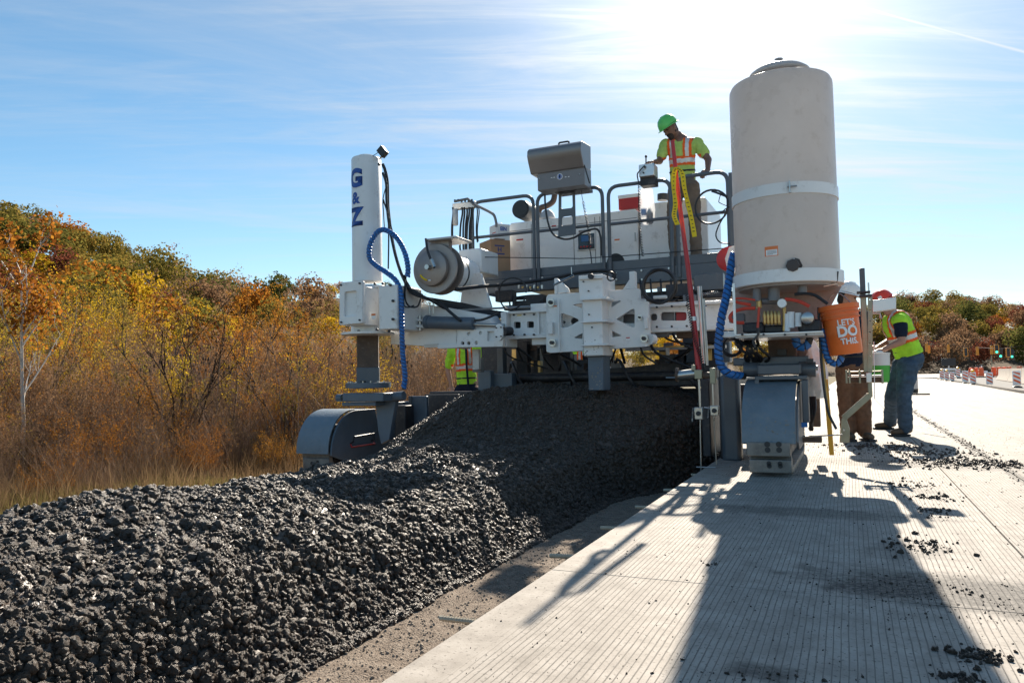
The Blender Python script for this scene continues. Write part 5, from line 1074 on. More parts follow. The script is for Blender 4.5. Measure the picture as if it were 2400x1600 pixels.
for u0, u1, v1, r in ((1062, 1060, 556, .017), (1083, 1078, 575, .013), (1088, 1086, 580, .013), (1094, 1091, 582, .013), (1099, 1094, 584, .013), (1104, 1100, 585, .013), (1107, 1104, 585, .011), (1118, 1117, 552, .009), (1122, 1119, 550, .008)):
    tubepart('rack_hose', spline(PP([(u0, 486), (u0+1, 500), ((u0+u1)/2-1, 530), (u1, v1), (u1+2, v1+16)], YH+rnd.uniform(-.03, .05))), r, 'rubber', rk, 7)
# ---- hoses around the left tower
def hose(lst, r, Y=None, name='hydraulic_hose'): return tubepart(name, spline(PP(lst, Y) if Y else PY3(lst)), r, 'rubber', PV, 7)
hose([(897, 385), (903, 400), (908, 427), (909, 470), (910, 491), (916, 540), (924, 585), (935, 625), (947, 655), (965, 685), (1000, 700)], .019, 7.28)
hose([(897, 405), (905, 430), (906, 470), (911, 520), (920, 570), (930, 610), (945, 650), (956, 672), (990, 692)], .015, 7.22)
hose([(908, 427), (898, 465), (899, 500), (901, 535)], .006, 7.2); hose([(899, 468), (908, 500), (920, 542)], .007, 7.18); hose([(910, 500), (911, 560), (910, 630)], .009, 7.18)
hose([(898, 470), (906, 492), (912, 520)], .008, 7.2)
for k in range(7):
    o = k*4
    hose([(950-k, 645, 7.25), (952+o*.6, 668+k*2, 7.3), (985+o, 694+k*1.5, 7.45), (1047, 706+k*3, 7.62), (1093, 714+k*3, 7.75), (1150, 728+k*3, 7.9), (1200, 735, 8.1)], .016)
hose([(950, 660), (950, 700), (960, 718), (978, 718), (986, 700)], .010, 7.2); hose([(949, 665), (946, 710), (955, 720), (970, 716)], .008, 7.2)
hose([(1030, 706), (1048, 725), (1065, 740), (1080, 752)], .018, 7.45); hose([(1170, 732), (1150, 742), (1130, 749), (1112, 751)], .014, 7.5)
ringed_hose('wrapped_hose', PP([(955, 648), (956, 625), (948, 590), (932, 560), (912, 543), (894, 539), (878, 552), (866, 580), (867, 606), (884, 624), (908, 640), (928, 658), (938, 682), (941, 720), (942, 780), (944, 830), (949, 880), (946, 912)], 7.12), .030, 'blue_wrap', PV, .040)
# ring of spare cable on the frame
def ring(u, v, ru, n, Y, r=.014, ell=1.):
    c = P(u, v, Y); R = abs(P(u+ru, v, Y).x-c.x); pts = []
    for k in range(n*28): a = 2*math.pi*k/28; rr_ = R*(1+.05*math.sin(k*.37)); pts.append((c.x+rr_*math.cos(a), Y+.02*math.sin(k*.5)-k*.0004, c.z+rr_*ell*math.sin(a)))
    return tubepart('cable_coil', pts, r, 'rubber', PV, 6)
ring(1546, 671, 39, 4, YF-.35, .013); ring(1200, 688, 33, 1, YF-.3, .009); ring(1433, 648, 10, 2, YF-.5, .006)
ring(1667, 485, 40, 1, YR-.08, .012)
hose([(1706, 462), (1680, 452), (1668, 448)], .013, YR-.1); hose([(1706, 478), (1700, 500), (1684, 530), (1678, 552), (1688, 568), (1712, 571)], .008, YR-.1)
hose([(1690, 452), (1685, 470), (1688, 476), (1712, 486)], .005, YR-.12)
hose([(1690, 500), (1700, 490), (1712, 485)], .007, YR-.12)
tubepart('tie_rod', PP([(1298, 668), (1345, 645)], YF-.4), .012, 'steel', PV, 6); tubepart('grab_iron', PP([(1340, 643), (1339, 626)], YF-.4), .006, 'steel', PV, 5)
# ---- red sensor mast and grade sensors at the heap's right
YS = 6.45
mast = MB().tube([P(1576, 330, YS), P(1593, 480, YS), P(1613, 630, YS), P(1638, 866, YS)], .019, 12, rr=[.017, .0185, .0205, .025]).build('red_mast', 'red_paint', PV)
MB().cyl(P(1626, 742, YS), P(1627, 752, YS), .027, n=14).build('mast_collar', 'aluminium', mast)
MB().tube([P(1639, 671, YS+.1), P(1650, 852, YS+.1)], .021, 12).build('sensor_tube', 'steel', PV); MB().tube([P(1649, 700, YS+.15), P(1658, 856, YS+.15)], .011, 8).build('sensor_rod', 'steel', PV)
coil('coiled_cord', PP([(1610, 690), (1617, 740), (1627, 790), (1642, 835), (1650, 868)], YS-.03), .013, .021, .004)
coil('coiled_cord', PP([(1646, 690), (1665, 686), (1685, 684)], YS), .009, .016, .003, 'steel')
MB().cyl(P(1588, 880, YS), P(1640, 874, YS), .042, n=20).build('sensor_roller', 'steel', PV); MB().cyl(P(1585, 878, YS), P(1590, 878, YS), .062, n=24).build('roller_disc', 'rusty_steel', PV); tubepart('roller_pin', PP([(1561, 885), (1585, 885)], YS), .007, 'steel', PV, 6)
MB().cyl(P(1640, 878, YS), P(1665, 880, YS), .03, n=14).build('sensor_arm', 'rusty_steel', PV)
for u0, v0, u1, v1 in ((1627, 866, 1645, 888), (1663, 862, 1677, 899), (1620, 855, 1630, 868)): MB().pbox(u0, v0, u1, v1, YS-.05, .05).build('clamp_block', 'zinc', PV, bev=.004)
for u0, v0, u1, v1 in ((1627, 954, 1647, 983), (1664, 950, 1684, 974)):
    q = MB().pbox(u0, v0, u1, v1, YS-.04, .06).build('grade_sensor', 'steel', PV, bev=.006); c = P((u0+u1)/2, (v0+v1)/2, YS-.04); MB().cyl((c.x, YS-.04, c.z), (c.x, YS-.055, c.z), .02, n=14).build('sensor_cap', 'dark_metal', q)
    coil('sensor_spring', PP([(u0-3, v0+2), (u0-5, v1+5)], YS-.02), .006, .010, .002, 'steel')
tubepart('sensor_rod', PP([(1638, 888), (1641, 955)], YS-.02), .010, 'steel', PV, 8); tubepart('sensor_rod', PP([(1641, 983), (1643, 1112)], YS-.02), .006, 'steel', PV, 8)
tubepart('sensor_rod', PP([(1670, 898), (1672, 952)], YS-.02), .008, 'steel', PV, 8); tubepart('sensor_rod', PP([(1673, 974), (1679, 1088)], YS-.02), .005, 'steel', PV, 8); tubepart('sensor_crossbar', PP([(1632, 1094), (1677, 1095)], YS-.02), .005, 'steel', PV, 8)
MB().cyl(P(1650, 955, YS), P(1664, 957, YS), .008, n=8).build('sensor_link', 'steel', PV)
# right side form
c = P(1714, 960, 7.1); zA, zB = P(1714, 874, 7.1).z, -.02
MB().box(c.x-.085, c.x+.085, 7.02, 7.18, zB, zA).build('side_form_post', 'grey_paint', PV, bev=.035)
MB().pbox(1686, 882, 1700, 1075, 7.15, .5).build('side_form', 'dark_metal', PV, bev=.01); MB().cyl(P(1693, 868, 7.05), P(1693, 882, 7.05), .02, n=10).build('form_pin', 'steel', PV)
MB().pbox(1712, 900, 1760, 1040, 7.6, .1).build('side_form_rear', 'dark_metal', PV, bev=.01)
MB().pbox(1740, 955, 1758, 1000, 7.0, .05).build('form_bracket', 'dark_metal', PV)
# ---- right crawler, leg and cylinders
RX0, RX1 = -.765, -.395
crawler(RX0, RX1, 6.02, 1.9, 0.004, .27, None, 'pad_steel')
fender(RX0-.01, RX1+.01, 5.98, 6.55, .25, .74); MB().prismx([(6.0, .26)]+[(6.55-.55*math.cos(math.pi/2*k/8), .25+.47*math.sin(math.pi/2*k/8)) for k in range(1, 9)]+[(6.75, .72), (6.75, .2), (6.1, .2)], RX1+.012, RX1+.03).build('fender_side', 'hood_grey', PV, bev=.003)
MB().box(RX0+.025, RX1-.03, 5.965, 6.06, .155, .262).build('front_pad', 'pad_steel', PV, bev=.008); MB().box(RX0+.04, RX1-.025, 5.97, 6.06, .03, .13).build('front_pad', 'pad_steel', PV, bev=.008)
for u, v in ((1798, 1041), (1825, 1041), (1799, 1054), (1826, 1054), (1802, 1085.5), (1828, 1085.5), (1803, 1092), (1829, 1092)):
    c = P(u, v, 5.96); k_ = 1. if v < 1060 else .5; MB().tube([(c.x, 5.966, c.z), (c.x, 5.961, c.z)], .021*(k_**.3), 16).build('bolt_hole', 'black_plastic', PV)
MB().pbox(1769, 880, 1892, 890, 6.3, .7).build('yoke_beam', 'grey_paint', PV, bev=.008); MB().pbox(1769, 890, 1779, 905, 6.3, .3).build('yoke_cheek', 'grey_paint', PV); 
MB().pbox(1880, 890, 1895, 990, 6.3, .14).build('yoke_cheek', 'grey_paint', PV, bev=.006); MB().pbox(1778, 893, 1878, 900, 6.55, .1).build('axle_bar', 'steel', PV, bev=.004)
MB().pbox(1775, 854, 1877, 877, 6.28, .5).build('slew_housing', 'grey_paint', PV, bev=.01); MB().cyl(P(1744, 866, 6.45), P(1778, 866, 6.45), .062, n=22).build('slew_end', 'grey_paint', PV); MB().cyl(P(1873, 865, 6.45), P(1912, 865, 6.45), .062, n=22).build('slew_end', 'grey_paint', PV)
MB().cyl(P(1908, 862, 6.42), P(1917, 862, 6.42), .02, n=8).build('fitting', 'steel', PV); MB().pbox(1890, 840, 1906, 850, 6.35, .05).build('fitting_block', 'dark_metal', PV)
MB().pbox(1718, 836, 1895, 855, 6.45, .5).build('turntable', 'grey_paint', PV, bev=.008); MB().pbox(1800, 790, 1866, 838, 6.6, .25).build('inner_leg', 'rusty_steel', PV, bev=.01); MB().pbox(1822, 818, 1843, 832, 6.56, .05).build('leg_slot', 'black_plastic', PV)
MB().pbox(1868, 790, 1893, 838, 6.8, .2).build('rear_bracket', 'hood_grey', PV, bev=.01)
# tray, back panel and pump gear under the tank
tray = MB().pbox(1723, 782, 1929, 789, 6.0, .75).build('gear_tray', 'tray_steel', PV, bev=.003); MB().pbox(1723, 779, 1929, 783, 5.985, .02).build('tray_lip', 'aluminium', PV, bev=.002)
MB().pbox(1690, 776, 1724, 790, 6.3, .2).build('tray_beam', 'white_paint', PV, bev=.004)
plate('back_panel', [(1720, 783), (1930, 779), (1938, 735), (1972, 672), (1972, 655), (1720, 662)], [], 6.75, .02, 'gunmetal_back', PV); MB().pbox(1718, 664, 1724, 783, 6.05, .02).build('panel_edge', 'aluminium', PV)
for u, v0, v1, r, m in ((1774, 670, 706, .032, 'hood_grey'), (1814, 668, 705, .045, 'hood_grey'), (1880, 668, 690, .035, 'hood_grey'), (1845, 735, 776, .022, 'print_white'), (1853, 731, 768, .028, 'print_white'), (1871, 733, 765, .024, 'print_white'), (1838, 720, 775, .014, 'brass'), (1779, 704, 722, .022, 'brass')):
    MB().cyl(P(u, v1, 6.25), P(u, v0, 6.25), r, n=18).build('pump_cylinder' if m == 'print_white' else 'outlet_pipe', m, PV)
MB().cyl(P(1780, 706, 6.3), P(1833, 706, 6.3), .028, n=14).build('outlet_manifold', 'hood_grey', PV); MB().cyl(P(1779, 719, 6.2), P(1776, 768, 6.2), .010, n=8).build('copper_pipe', 'red_hose', PV)
c = P(1833, 711, 6.15); g_ = MB().lathe([(.034, 0), (.036, .01), (.036, .035)], (c.x, 6.13, c.z), axis='Y', n=26).build('pressure_gauge', 'steel', PV); MB().lathe([(.03, -.002), (.03, .001)], (c.x, 6.13, c.z), axis='Y', n=26).build('gauge_face', 'print_white', g_)
for k in range(5): q = P(1792+k*8.4, 745, 6.22); MB().lathe([(.010, 0), (.016, .02), (.012, .045), (.017, .07), (.012, .095), (.008, .11)], (q.x, 6.22, q.z-.055), n=12).build('brass_valve', 'brass', PV)
MB().pbox(1740, 755, 1790, 779, 6.25, .2).build('pump_body', 'dark_metal', PV, bev=.015); MB().pbox(1790, 762, 1835, 779, 6.3, .15).build('pump_body', 'black_plastic', PV, bev=.01); MB().pbox(1870, 748, 1925, 778, 6.3, .2).build('pump_motor', 'dark_metal', PV, bev=.02)
c = P(1893, 745, 6.2); MB().lathe([(.02, -.03), (.045, -.02), (.05, .02), (.05, .08)], (c.x, 6.2, c.z), axis='Y', n=20).build('motor_cap', 'steel', PV); MB().pbox(1708, 735, 1745, 756, 6.4, .08).build('valve_box', 'hood_grey', PV, bev=.01)
def rh(lst, r=.014, m='red_hose', Y=6.18): return tubepart('red_hose', spline(PP(lst, Y)), r, m, PV, 8)
rh([(1715, 700), (1740, 699), (1770, 703)], .008); rh([(1722, 706), (1735, 710), (1760, 714)], .013); rh([(1770, 722), (1745, 723), (1722, 730), (1711, 742), (1716, 752), (1730, 756), (1744, 756)], .014)
rh([(1840, 701), (1860, 703), (1880, 709), (1897, 718)], .014); rh([(1862, 690), (1885, 688), (1910, 692), (1930, 705), (1940, 712)], .012, 'rubber')
for k in range(9):
    u = 1722+rnd.uniform(0, 60); tubepart('hydraulic_hose', spline(PY3([(u, 792, 6.5), (u+rnd.uniform(-10, 20), 815, 6.3), (u+rnd.uniform(0, 50), 840, 6.4), (1750+rnd.uniform(0, 30), 862, 6.6)])), .013, 'rubber', PV, 6)
ring(1716, 812, 22, 2, 6.5, .014)
for k in range(5): c = P(1746+k*12, 812+(k % 3)*5, 6.3); MB().ell(c, .016, .016, .012, 8, 6).build('brass_fitting', 'brass', PV)
tubepart('tray_chain', spline(PP([(1779, 768), (1776, 785), (1765, 800), (1770, 812)], 5.97)), .009, 'dark_metal', PV, 6)
# ---- tank
TKX, TKY, TKR = -.438, 6.50, .405
zb_, zt3 = 1.555, 3.165
tank = MB().lathe([(.0, zb_-.0), (TKR-.03, zb_), (TKR-.003, zb_+.02), (TKR, zb_+.06), (TKR, zt3-.07), (TKR-.002, zt3-.03), (TKR-.014, zt3-.004), (TKR-.04, zt3+.008), (.26, zt3+.045), (.205, zt3+.05), (.20, zt3+.10), (.0, zt3+.10)], (TKX, TKY, 0), n=96).build('water_tank', 'tank_poly', PV)
MB().lathe([(.20, zt3+.075), (.238, zt3+.078), (.244, zt3+.09), (.238, zt3+.105), (.20, zt3+.135), (.12, zt3+.165), (.0, zt3+.175)], (TKX, TKY, 0), n=72).build('tank_lid', 'tank_poly', tank)
MB().lathe([(.045, zt3+.165), (.036, zt3+.17), (.034, zt3+.23), (.0, zt3+.233)], (TKX, TKY, 0), n=8).build('lid_knob', 'gunmetal_back', tank)
zs = P(1847, 440, 6.1).z
st_ = MB().lathe([(TKR+.001, zs-.045), (TKR+.009, zs-.045), (TKR+.009, zs+.045), (TKR+.001, zs+.045)], (TKX, TKY, 0), n=96).build('tank_strap', 'white_paint', PV)
c = P(1852, 440, 6.085); MB().box(c.x-.006, c.x+.002, TKY-TKR-.035, TKY-TKR-.004, zs-.045, zs+.045).build('strap_clamp', 'steel', st_); tubepart('clamp_bolt', [(c.x-.02, TKY-TKR-.022, zs), (c.x+.05, TKY-TKR-.022, zs)], .006, 'steel', st_, 6)
zr = P(1847, 643, 6.08).z
rg = MB().lathe([(TKR-.06, zr-.055), (TKR+.022, zr-.055), (TKR+.026, zr-.05), (TKR+.026, zr+.045), (TKR+.004, zr+.045)], (TKX, TKY, 0), n=96).build('support_ring', 'white_paint', PV)
MB().lathe([(.0, zr-.075), (TKR-.02, zr-.075), (TKR-.02, zr-.055)], (TKX, TKY, 0), n=64).build('tank_base', 'gunmetal_back', PV)
c = P(1858, 622, 6.08); MB().lathe([(.0, -.05), (.045, -.048), (.05, -.035), (.05, -.0), (.068, 0), (.068, .03)], (c.x, 6.105, c.z), axis='Y', n=8).build('drain_plug', 'rusty_dark' if 'rusty_dark' in MATS else mat('rusty_dark', (.05, .035, .032), .5), PV)
def on_tank(u): # angle on the tank for a frame column
    c = P(u, 590, 6.1); return math.atan2(-math.sqrt(max(0, TKR**2-(c.x-TKX)**2)), c.x-TKX)
def decal(name, u0, u1, v0, v1, m, lift=.0015, parent=None):
    a0, a1 = on_tank(u0), on_tank(u1); z1_, z0_ = P((u0+u1)/2, v0, 6.1).z, P((u0+u1)/2, v1, 6.1).z; q = MB(); n = 6; R = TKR+lift
    vs = [(TKX+r_*math.cos(a0+(a1-a0)*k/n), TKY+r_*math.sin(a0+(a1-a0)*k/n), z) for r_ in (R, R-.001) for z in (z0_, z1_) for k in range(n+1)]; N1 = n+1
    fs = [(k, k+1, N1+k+1, N1+k) for k in range(n)]+[(2*N1+k, 3*N1+k, 3*N1+k+1, 2*N1+k+1) for k in range(n)]; q.add(vs, fs); return q.build(name, m, parent or tank, smooth=False)
s_ = decal('warning_sticker', 1792, 1824, 577, 600, 'sticker_orange'); decal('sticker_text_panel', 1795, 1822, 585, 598.5, 'print_white', .0022, s_)
for k in range(4): decal('sticker_line', 1798, 1820-(k == 3)*8, 587.5+k*2.7, 588.5+k*2.7, 'hood_grey', .0028, s_)
tubepart('ring_wire', spline(PP([(1957, 634), (1961, 660), (1964, 636)], 6.3)), .006, 'dark_metal', PV, 5); tubepart('ring_wire', [P(1930, 670, 6.3), P(1962, 664, 6.35)], .008, 'aluminium', PV, 6)
# upright behind the tank, red pulley, blue wrapped hose
MB().pbox(1711, 404, 1719, 640, 8.0, .06).build('tank_upright', 'grey_paint', PV)
c = P(1702, 608, 6.9); MB().lathe([(.0, -.04), (.09, -.035), (.112, -.025), (.112, .03), (.09, .04)], (c.x+.03, 6.9, c.z), axis='Y', n=30).build('pulley', 'red_paint', PV)
plate('pulley_bracket', [(1704, 630), (1722, 640), (1724, 575), (1708, 580), (1699, 606)], [], 6.78, .02, 'white_paint', PV)
ringed_hose('wrapped_hose', PY3([(1720, 596, 6.5), (1714, 620, 6.45), (1707, 669, 6.4), (1699, 710, 6.35), (1691, 745, 6.3), (1685, 795, 6.3), (1684, 830, 6.3), (1692, 860, 6.3), (1712, 876, 6.3), (1745, 882, 6.4)]), .034, 'blue_wrap', PV, .043)
ringed_hose('wrapped_hose', PY3([(1865, 790, 6.35), (1868, 806, 6.35), (1880, 813, 6.35), (1893, 806, 6.35), (1899, 790, 6.35)]), .034, 'blue_wrap', PV, .043)
ringed_hose('wrapped_hose', PY3([(1926, 770, 6.4), (1932, 810, 6.4), (1942, 842, 6.4), (1958, 852, 6.4), (1970, 842, 6.4), (1974, 825, 6.4)]), .026, 'blue_wrap', PV, .036)
tubepart('air_hose', spline(PY3([(1918, 720, 6.4), (1922, 800, 6.4), (1928, 880, 6.4), (1940, 960, 6.4), (1960, 1005, 6.4)])), .010, 'rubber', PV, 6)
tubepart('yellow_level', PP([(1925, 800), (1936, 930), (1938, 938)], 6.55), .013, 'brass', PV, 6)
MB().obox((P(1936, 925, 6.6)+P(1948, 1028, 6.6))/2, Vector((.018, 0, 0)), Vector((0, .012, 0)), (P(1934, 850, 6.6)-P(1949, 1028, 6.6))/2).build('yellow_post', 'yellow_level', PV, bev=.002)
MB().pbox(1880, 1022, 1926, 1037, 6.5, .08).build('foot_bar', 'rusty_steel', PV, bev=.004); tubepart('foot_rod', PP([(1876, 1024), (1975, 1018)], 6.45), .006, 'steel', PV, 6)
MB().pbox(1895, 950, 1905, 1010, 6.9, .06).build('valve_stack', 'dark_metal', PV, bev=.006); MB().pbox(1903, 930, 1922, 1000, 7.2, .1).build('valve_stack', 'rusty_steel', PV, bev=.006); MB().pbox(1878, 990, 1892, 1001, 6.28, .04).build('blue_connector', 'blue_wrap', PV)
for k in range(5): tubepart('hydraulic_hose', spline(PY3([(1898+k*3, 930, 6.8), (1890+k*5, 965, 6.7), (1905-k*2, 1005, 6.75)])), .010, 'rubber', PV, 6)
# ---- grade post on the pavement side (zinc-plated)
gp = bpy.data.objects.new('grade_post', None); COL.objects.link(gp); gp.parent = PV; ORG[gp.name] = ORG[PV.name]; YG = 6.7
MB().pbox(2015, 628, 2028, 690, YG, .05).build('upper_tube', 'grey_paint', gp, bev=.004); MB().pbox(2034, 662, 2038, 690, YG, .02).build('screw_rod', 'steel', gp); MB().pbox(2008, 682, 2040, 686, YG-.04, .1).build('cap_plate', 'dark_metal', gp); MB().pbox(2014, 690, 2044, 695, YG-.04, .1).build('cap_plate', 'dark_metal', gp)
MB().pbox(2020, 695, 2034, 872, YG, .06).build('post', 'zinc', gp, bev=.005)
plate('perforated_angle', [(2034, 872), (2045, 872), (2045, 696), (2034, 696)], [circ((2039, v), 1.7, 10) for v in (702, 727, 752, 778, 804, 832)], YG-.01, .012, 'zinc', gp, hr=0, bev=.001)
MB().pbox(2034, 870, 2044, 930, YG, .05).build('lower_post', 'zinc', gp, bev=.004); MB().pbox(2030, 873, 2043, 896, YG-.05, .05).build('clamp', 'aluminium', gp, bev=.004)
a, b = P(2038, 926, YG+.02), P(1977, 980, YG+.02); d = (b-a); n_ = Vector((d.z, 0, -d.x)).normalized()*.024; MB().obox((a+b)/2, d/2, Vector((0, .02, 0)), n_).build('diagonal_arm', 'zinc', gp, bev=.004)
plate('foot', [(1968, 1037), (1991, 1037), (1992, 1005), (1985, 985), (1990, 975), (1976, 974), (1971, 985), (1969, 1010)], [], YG, .05, 'zinc', gp, bev=.004); bolts(gp, [(1978, 1007)], YG, .01, 'steel')
tubepart('cross_tube', PP([(1985, 872), (2070, 870)], YG+.06), .008, 'zinc', gp); MB().cyl(P(1988, 890, YG+.06), P(2066, 889, YG+.06), .026, n=14).build('cross_roller', 'rusty_steel', gp); tubepart('adjust_rod', PP([(1990, 881), (2068, 880)], YG-.02), .007, 'steel', gp)
for u in (1984, 1991, 2015, 2068): c = P(u, 882, YG); MB().box(c.x-.008, c.x+.008, YG-.02, YG+.08, c.z-.055, c.z+.055).build('end_plate', 'zinc', gp, bev=.002)
p0, p1 = P(2046, 714, YG), P(2101, 712, YG-.25)
MB().prism([(P(2045, 732, YG).x, P(2045, 732, YG).z), (P(2100, 724, YG).x, P(2100, 724, YG).z+.0), (P(2100, 697, YG).x, P(2100, 697, YG).z), (P(2045, 704, YG).x, P(2045, 704, YG).z)], YG-.02, YG+.08).build('box_arm', 'aluminium', gp, bev=.003)
tubepart('hook', PP([(2045, 734), (2062, 734), (2064, 745)], YG), .010, 'tray_steel', gp, 6); tubepart('string', PP([(2048, 800), (2050, 935)], YG-.05), .003, 'print_white', gp, 4)

# ================================================================== THINGS RESTING ON THE MACHINE
def text_on(name, s, size, c, m, parent, bold=0., ax=(1, 0, 0), ay=(0, 0, 1), sx=1.): return flat_text(name, s, size, c, ax, ay, m, parent, bold, .0008, sx)
# orange bucket
bu, bd = P(1964, 716, 6.42), P(1983, 830, 6.42); axis = (bu-bd); Hb = axis.length; az = axis.normalized(); ax_ = Vector((az.z, 0, -az.x)); ay_ = az.cross(ax_)
bk = thing('bucket', (bd.x, bd.y, bd.z), "orange plastic bucket lettered LET'S DO THIS. hanging tilted beside the zinc post", 'bucket')
def lath_obj(prof, n=56):
    q = MB(); vs = []; fs = []
    for r, h in prof:
        for k in range(n): a = 2*math.pi*k/n; vs.append(bd+az*h+ax_*r*math.cos(a)+ay_*r*math.sin(a))
    for i in range(len(prof)-1):
        for k in range(n): fs.append((i*n+k, i*n+(k+1) % n, (i+1)*n+(k+1) % n, (i+1)*n+k))
    fs.append(tuple(range(n))[::-1]); return q.add(vs, fs)
rb, rt = abs((P(2023, 821, 6.42)-P(1941, 836, 6.42)).length)/2*.96, abs((P(2012, 708, 6.42)-P(1917, 723, 6.42)).length)/2*.93
body_b = lath_obj([(rb*.97, 0), (rb, .01), (rb+(rt-rb)*.72, Hb*.72), (rt+.008, Hb*.725), (rt+.008, Hb*.745), (rt, Hb*.75), (rt, Hb*.82), (rt+.01, Hb*.825), (rt+.01, Hb*.845), (rt, Hb*.85), (rt, Hb*.90), (rt+.012, Hb*.905), (rt+.014, Hb), (rt-.004, Hb), (rt-.006, Hb*.9), (rb-.004, .02)]).build('bucket_shell', 'orange_plastic', bk)
def bucket_text(s, size, h, deg, bold):
    me = text_mesh(s, size, bold, 0, align='CENTER'); bm = bmesh.new(); bm.from_mesh(me); bmesh.ops.triangulate(bm, faces=bm.faces)
    for _ in range(2): bmesh.ops.subdivide_edges(bm, edges=bm.edges, cuts=1, use_grid_fill=True)
    R = rb+(rt-rb)*h/Hb+.0025; base = math.atan2((Vector((0, 0, .78))-bd).dot(ay_), (Vector((0, 0, .78))-bd).dot(ax_))+rad(deg)
    view = Vector((0, 0, 0))
    for v in bm.verts:
        x, y, _ = v.co; x *= .92; a = base+x/R; v.co = az*(h+y)+ax_*R*math.cos(a)+ay_*R*math.sin(a)
    bmesh.ops.solidify(bm, geom=bm.faces[:], thickness=.001); bm.to_mesh(me); bm.free(); me.update(); return link('lettering', me, 'print_white', bk, 0, False)
bucket_text("LET'S", .066, Hb*.62, 17, .0015); bucket_text('DO', .112, Hb*.44, 18, .0045); bucket_text('THIS.', .066, Hb*.245, 20, .002)
MB().tube(spline([bd+az*Hb*.86-ax_*rt, bd+az*(Hb+.10)-ay_*.02, bd+az*Hb*.86+ax_*rt]), .004, 6).build('bail_handle', 'steel', bk)
# plastic sack behind the right crawler
sk = MB(); pr = [(.0, 0), (.07, .01), (.115, .08), (.125, .22), (.11, .36), (.07, .48), (.035, .54), (.03, .57)]; c = P(1908, 935, 6.9); n = 28; vs = []; fs = []
for r, h in pr:
    for k in range(n): a = 2*math.pi*k/n; q = r*(1+.10*math.sin(a*5+h*9)+.06*math.sin(a*9-h*14)); vs.append((c.x+q*math.cos(a)*.9-(h-.2)*.1, 6.9+q*math.sin(a), c.z+h))
for i in range(len(pr)-1):
    for k in range(n): fs.append((i*n+k, i*n+(k+1) % n, (i+1)*n+(k+1) % n, (i+1)*n+k))
mat('bag_film', (.72, .76, .80), .3, var=.1, vscale=9, dirt=(.25, .45, .6), dirtamt=.1)
o = sk.add(vs, fs).build('plastic_sack', 'bag_film', None); recenter(o); tag(o, 'crumpled white plastic sack hanging behind the right crawler', 'plastic bag')
# carton, white cooler box and can, red cooler
def box_thing(name, u0, v0, u1, v1, Y, d, m, label, cat, rot=0.):
    a, b = P(u0, v1, Y), P(u1, v0, Y); t = thing(name, ((a.x+b.x)/2, Y+d/2, a.z), label, cat); q = MB(); cx_, cy_ = (a.x+b.x)/2, Y+d/2; w = (b.x-a.x)/2
    ax = Vector((math.cos(rot), math.sin(rot), 0)); ay = Vector((-math.sin(rot), math.cos(rot), 0)); zz_ = (b.z-a.z)/2
    q.obox((cx_, cy_, a.z+zz_), ax*w, ay*d/2, (0, 0, zz_)).build('box_body', m, t, bev=.004); return t, Vector((cx_, cy_, a.z+zz_)), ax*w, ay*d/2, zz_
t, c, ax, ay, h = box_thing('cardboard_box', 1122, 560, 1176, 640, YB+.18, .30, 'cardboard', 'brown cardboard carton on the platform behind the hose reel', 'box', rad(-38))
h_ = (P(1150, 560, YB+.2).z-DZ)/2
fn = ax.normalized(); an = ay.normalized()
MB().obox(c+Vector((0, 0, h+.012)), ax*.98, ay*.5, (0, 0, .004)).build('box_flap', 'cardboard', t); cc_ = c+ax*1.005
for dz in (.055, -.055): MB().obox(cc_-ay*.1+Vector((0, 0, .08+dz)), fn*.001, ay*.5, (0, 0, .009)).build('printed_bar', 'ink_blue', t)
text_on('lettering', 'H', .09, cc_-ay*.1+Vector((0, 0, .08)), 'ink_blue', t, .002, ax=ay, ay=(0, 0, 1))
t, c, ax, ay, h = box_thing('white_carton', 1146, 524, 1182, 570, YB+.45, .20, 'cooler_white', 'small white printed carton above the brown cardboard box', 'box', rad(-38))
text_on('lettering', 'EIN', .075, c+ax*1.006+Vector((0, 0, h*.45)), 'letter_blue', t, .003, ax=ay, sx=.9); MB().obox(c-ay*1.005+ax*.2+Vector((0, 0, h*.1)), ax*.45, ay.normalized()*.001, (0, 0, .006)).build('printed_bar', 'ink_red', t)
MB().tube([c+Vector((.05*math.cos(a), 0, h+.045*math.sin(a))) for a in [math.pi*k/8 for k in range(9)]], .004, 5).build('handle', 'aluminium', t)
t, c, ax, ay, h = box_thing('red_cooler', 1450, 460, 1498, 492, YE+.1, .28, 'cooler_red', 'red picnic cooler with white lid on the engine housing', 'cooler', 0.)
q = MB().obox(c+Vector((0, 0, h+.02)), ax*1.04, ay*1.04, (0, 0, .025)).build('cooler_lid', 'cooler_white', t, bev=.006)
# clear bag with a water bottle on the mid rail
mg = bpy.data.materials.new('clear_film'); mg.use_nodes = True; n_t = mg.node_tree; n_t.nodes.clear(); o_ = N(n_t, 'ShaderNodeOutputMaterial'); tr_ = N(n_t, 'ShaderNodeBsdfTransparent', inp={0: (.93, .94, .96, 1)}); gl_ = N(n_t, 'ShaderNodeBsdfGlossy', inp={'Roughness': .15}); df_ = N(n_t, 'ShaderNodeBsdfTranslucent', inp={0: (.8, .8, .8, 1)})
m1 = N(n_t, 'ShaderNodeMixShader', inp={0: .10}); m2 = N(n_t, 'ShaderNodeMixShader', inp={0: .30}); L(n_t, tr_.outputs[0], m1.inputs[1]); L(n_t, gl_.outputs[0], m1.inputs[2]); L(n_t, m1.outputs[0], m2.inputs[1]); L(n_t, df_.outputs[0], m2.inputs[2]); L(n_t, m2.outputs[0], o_.inputs[0]); MATS['clear_film'] = mg
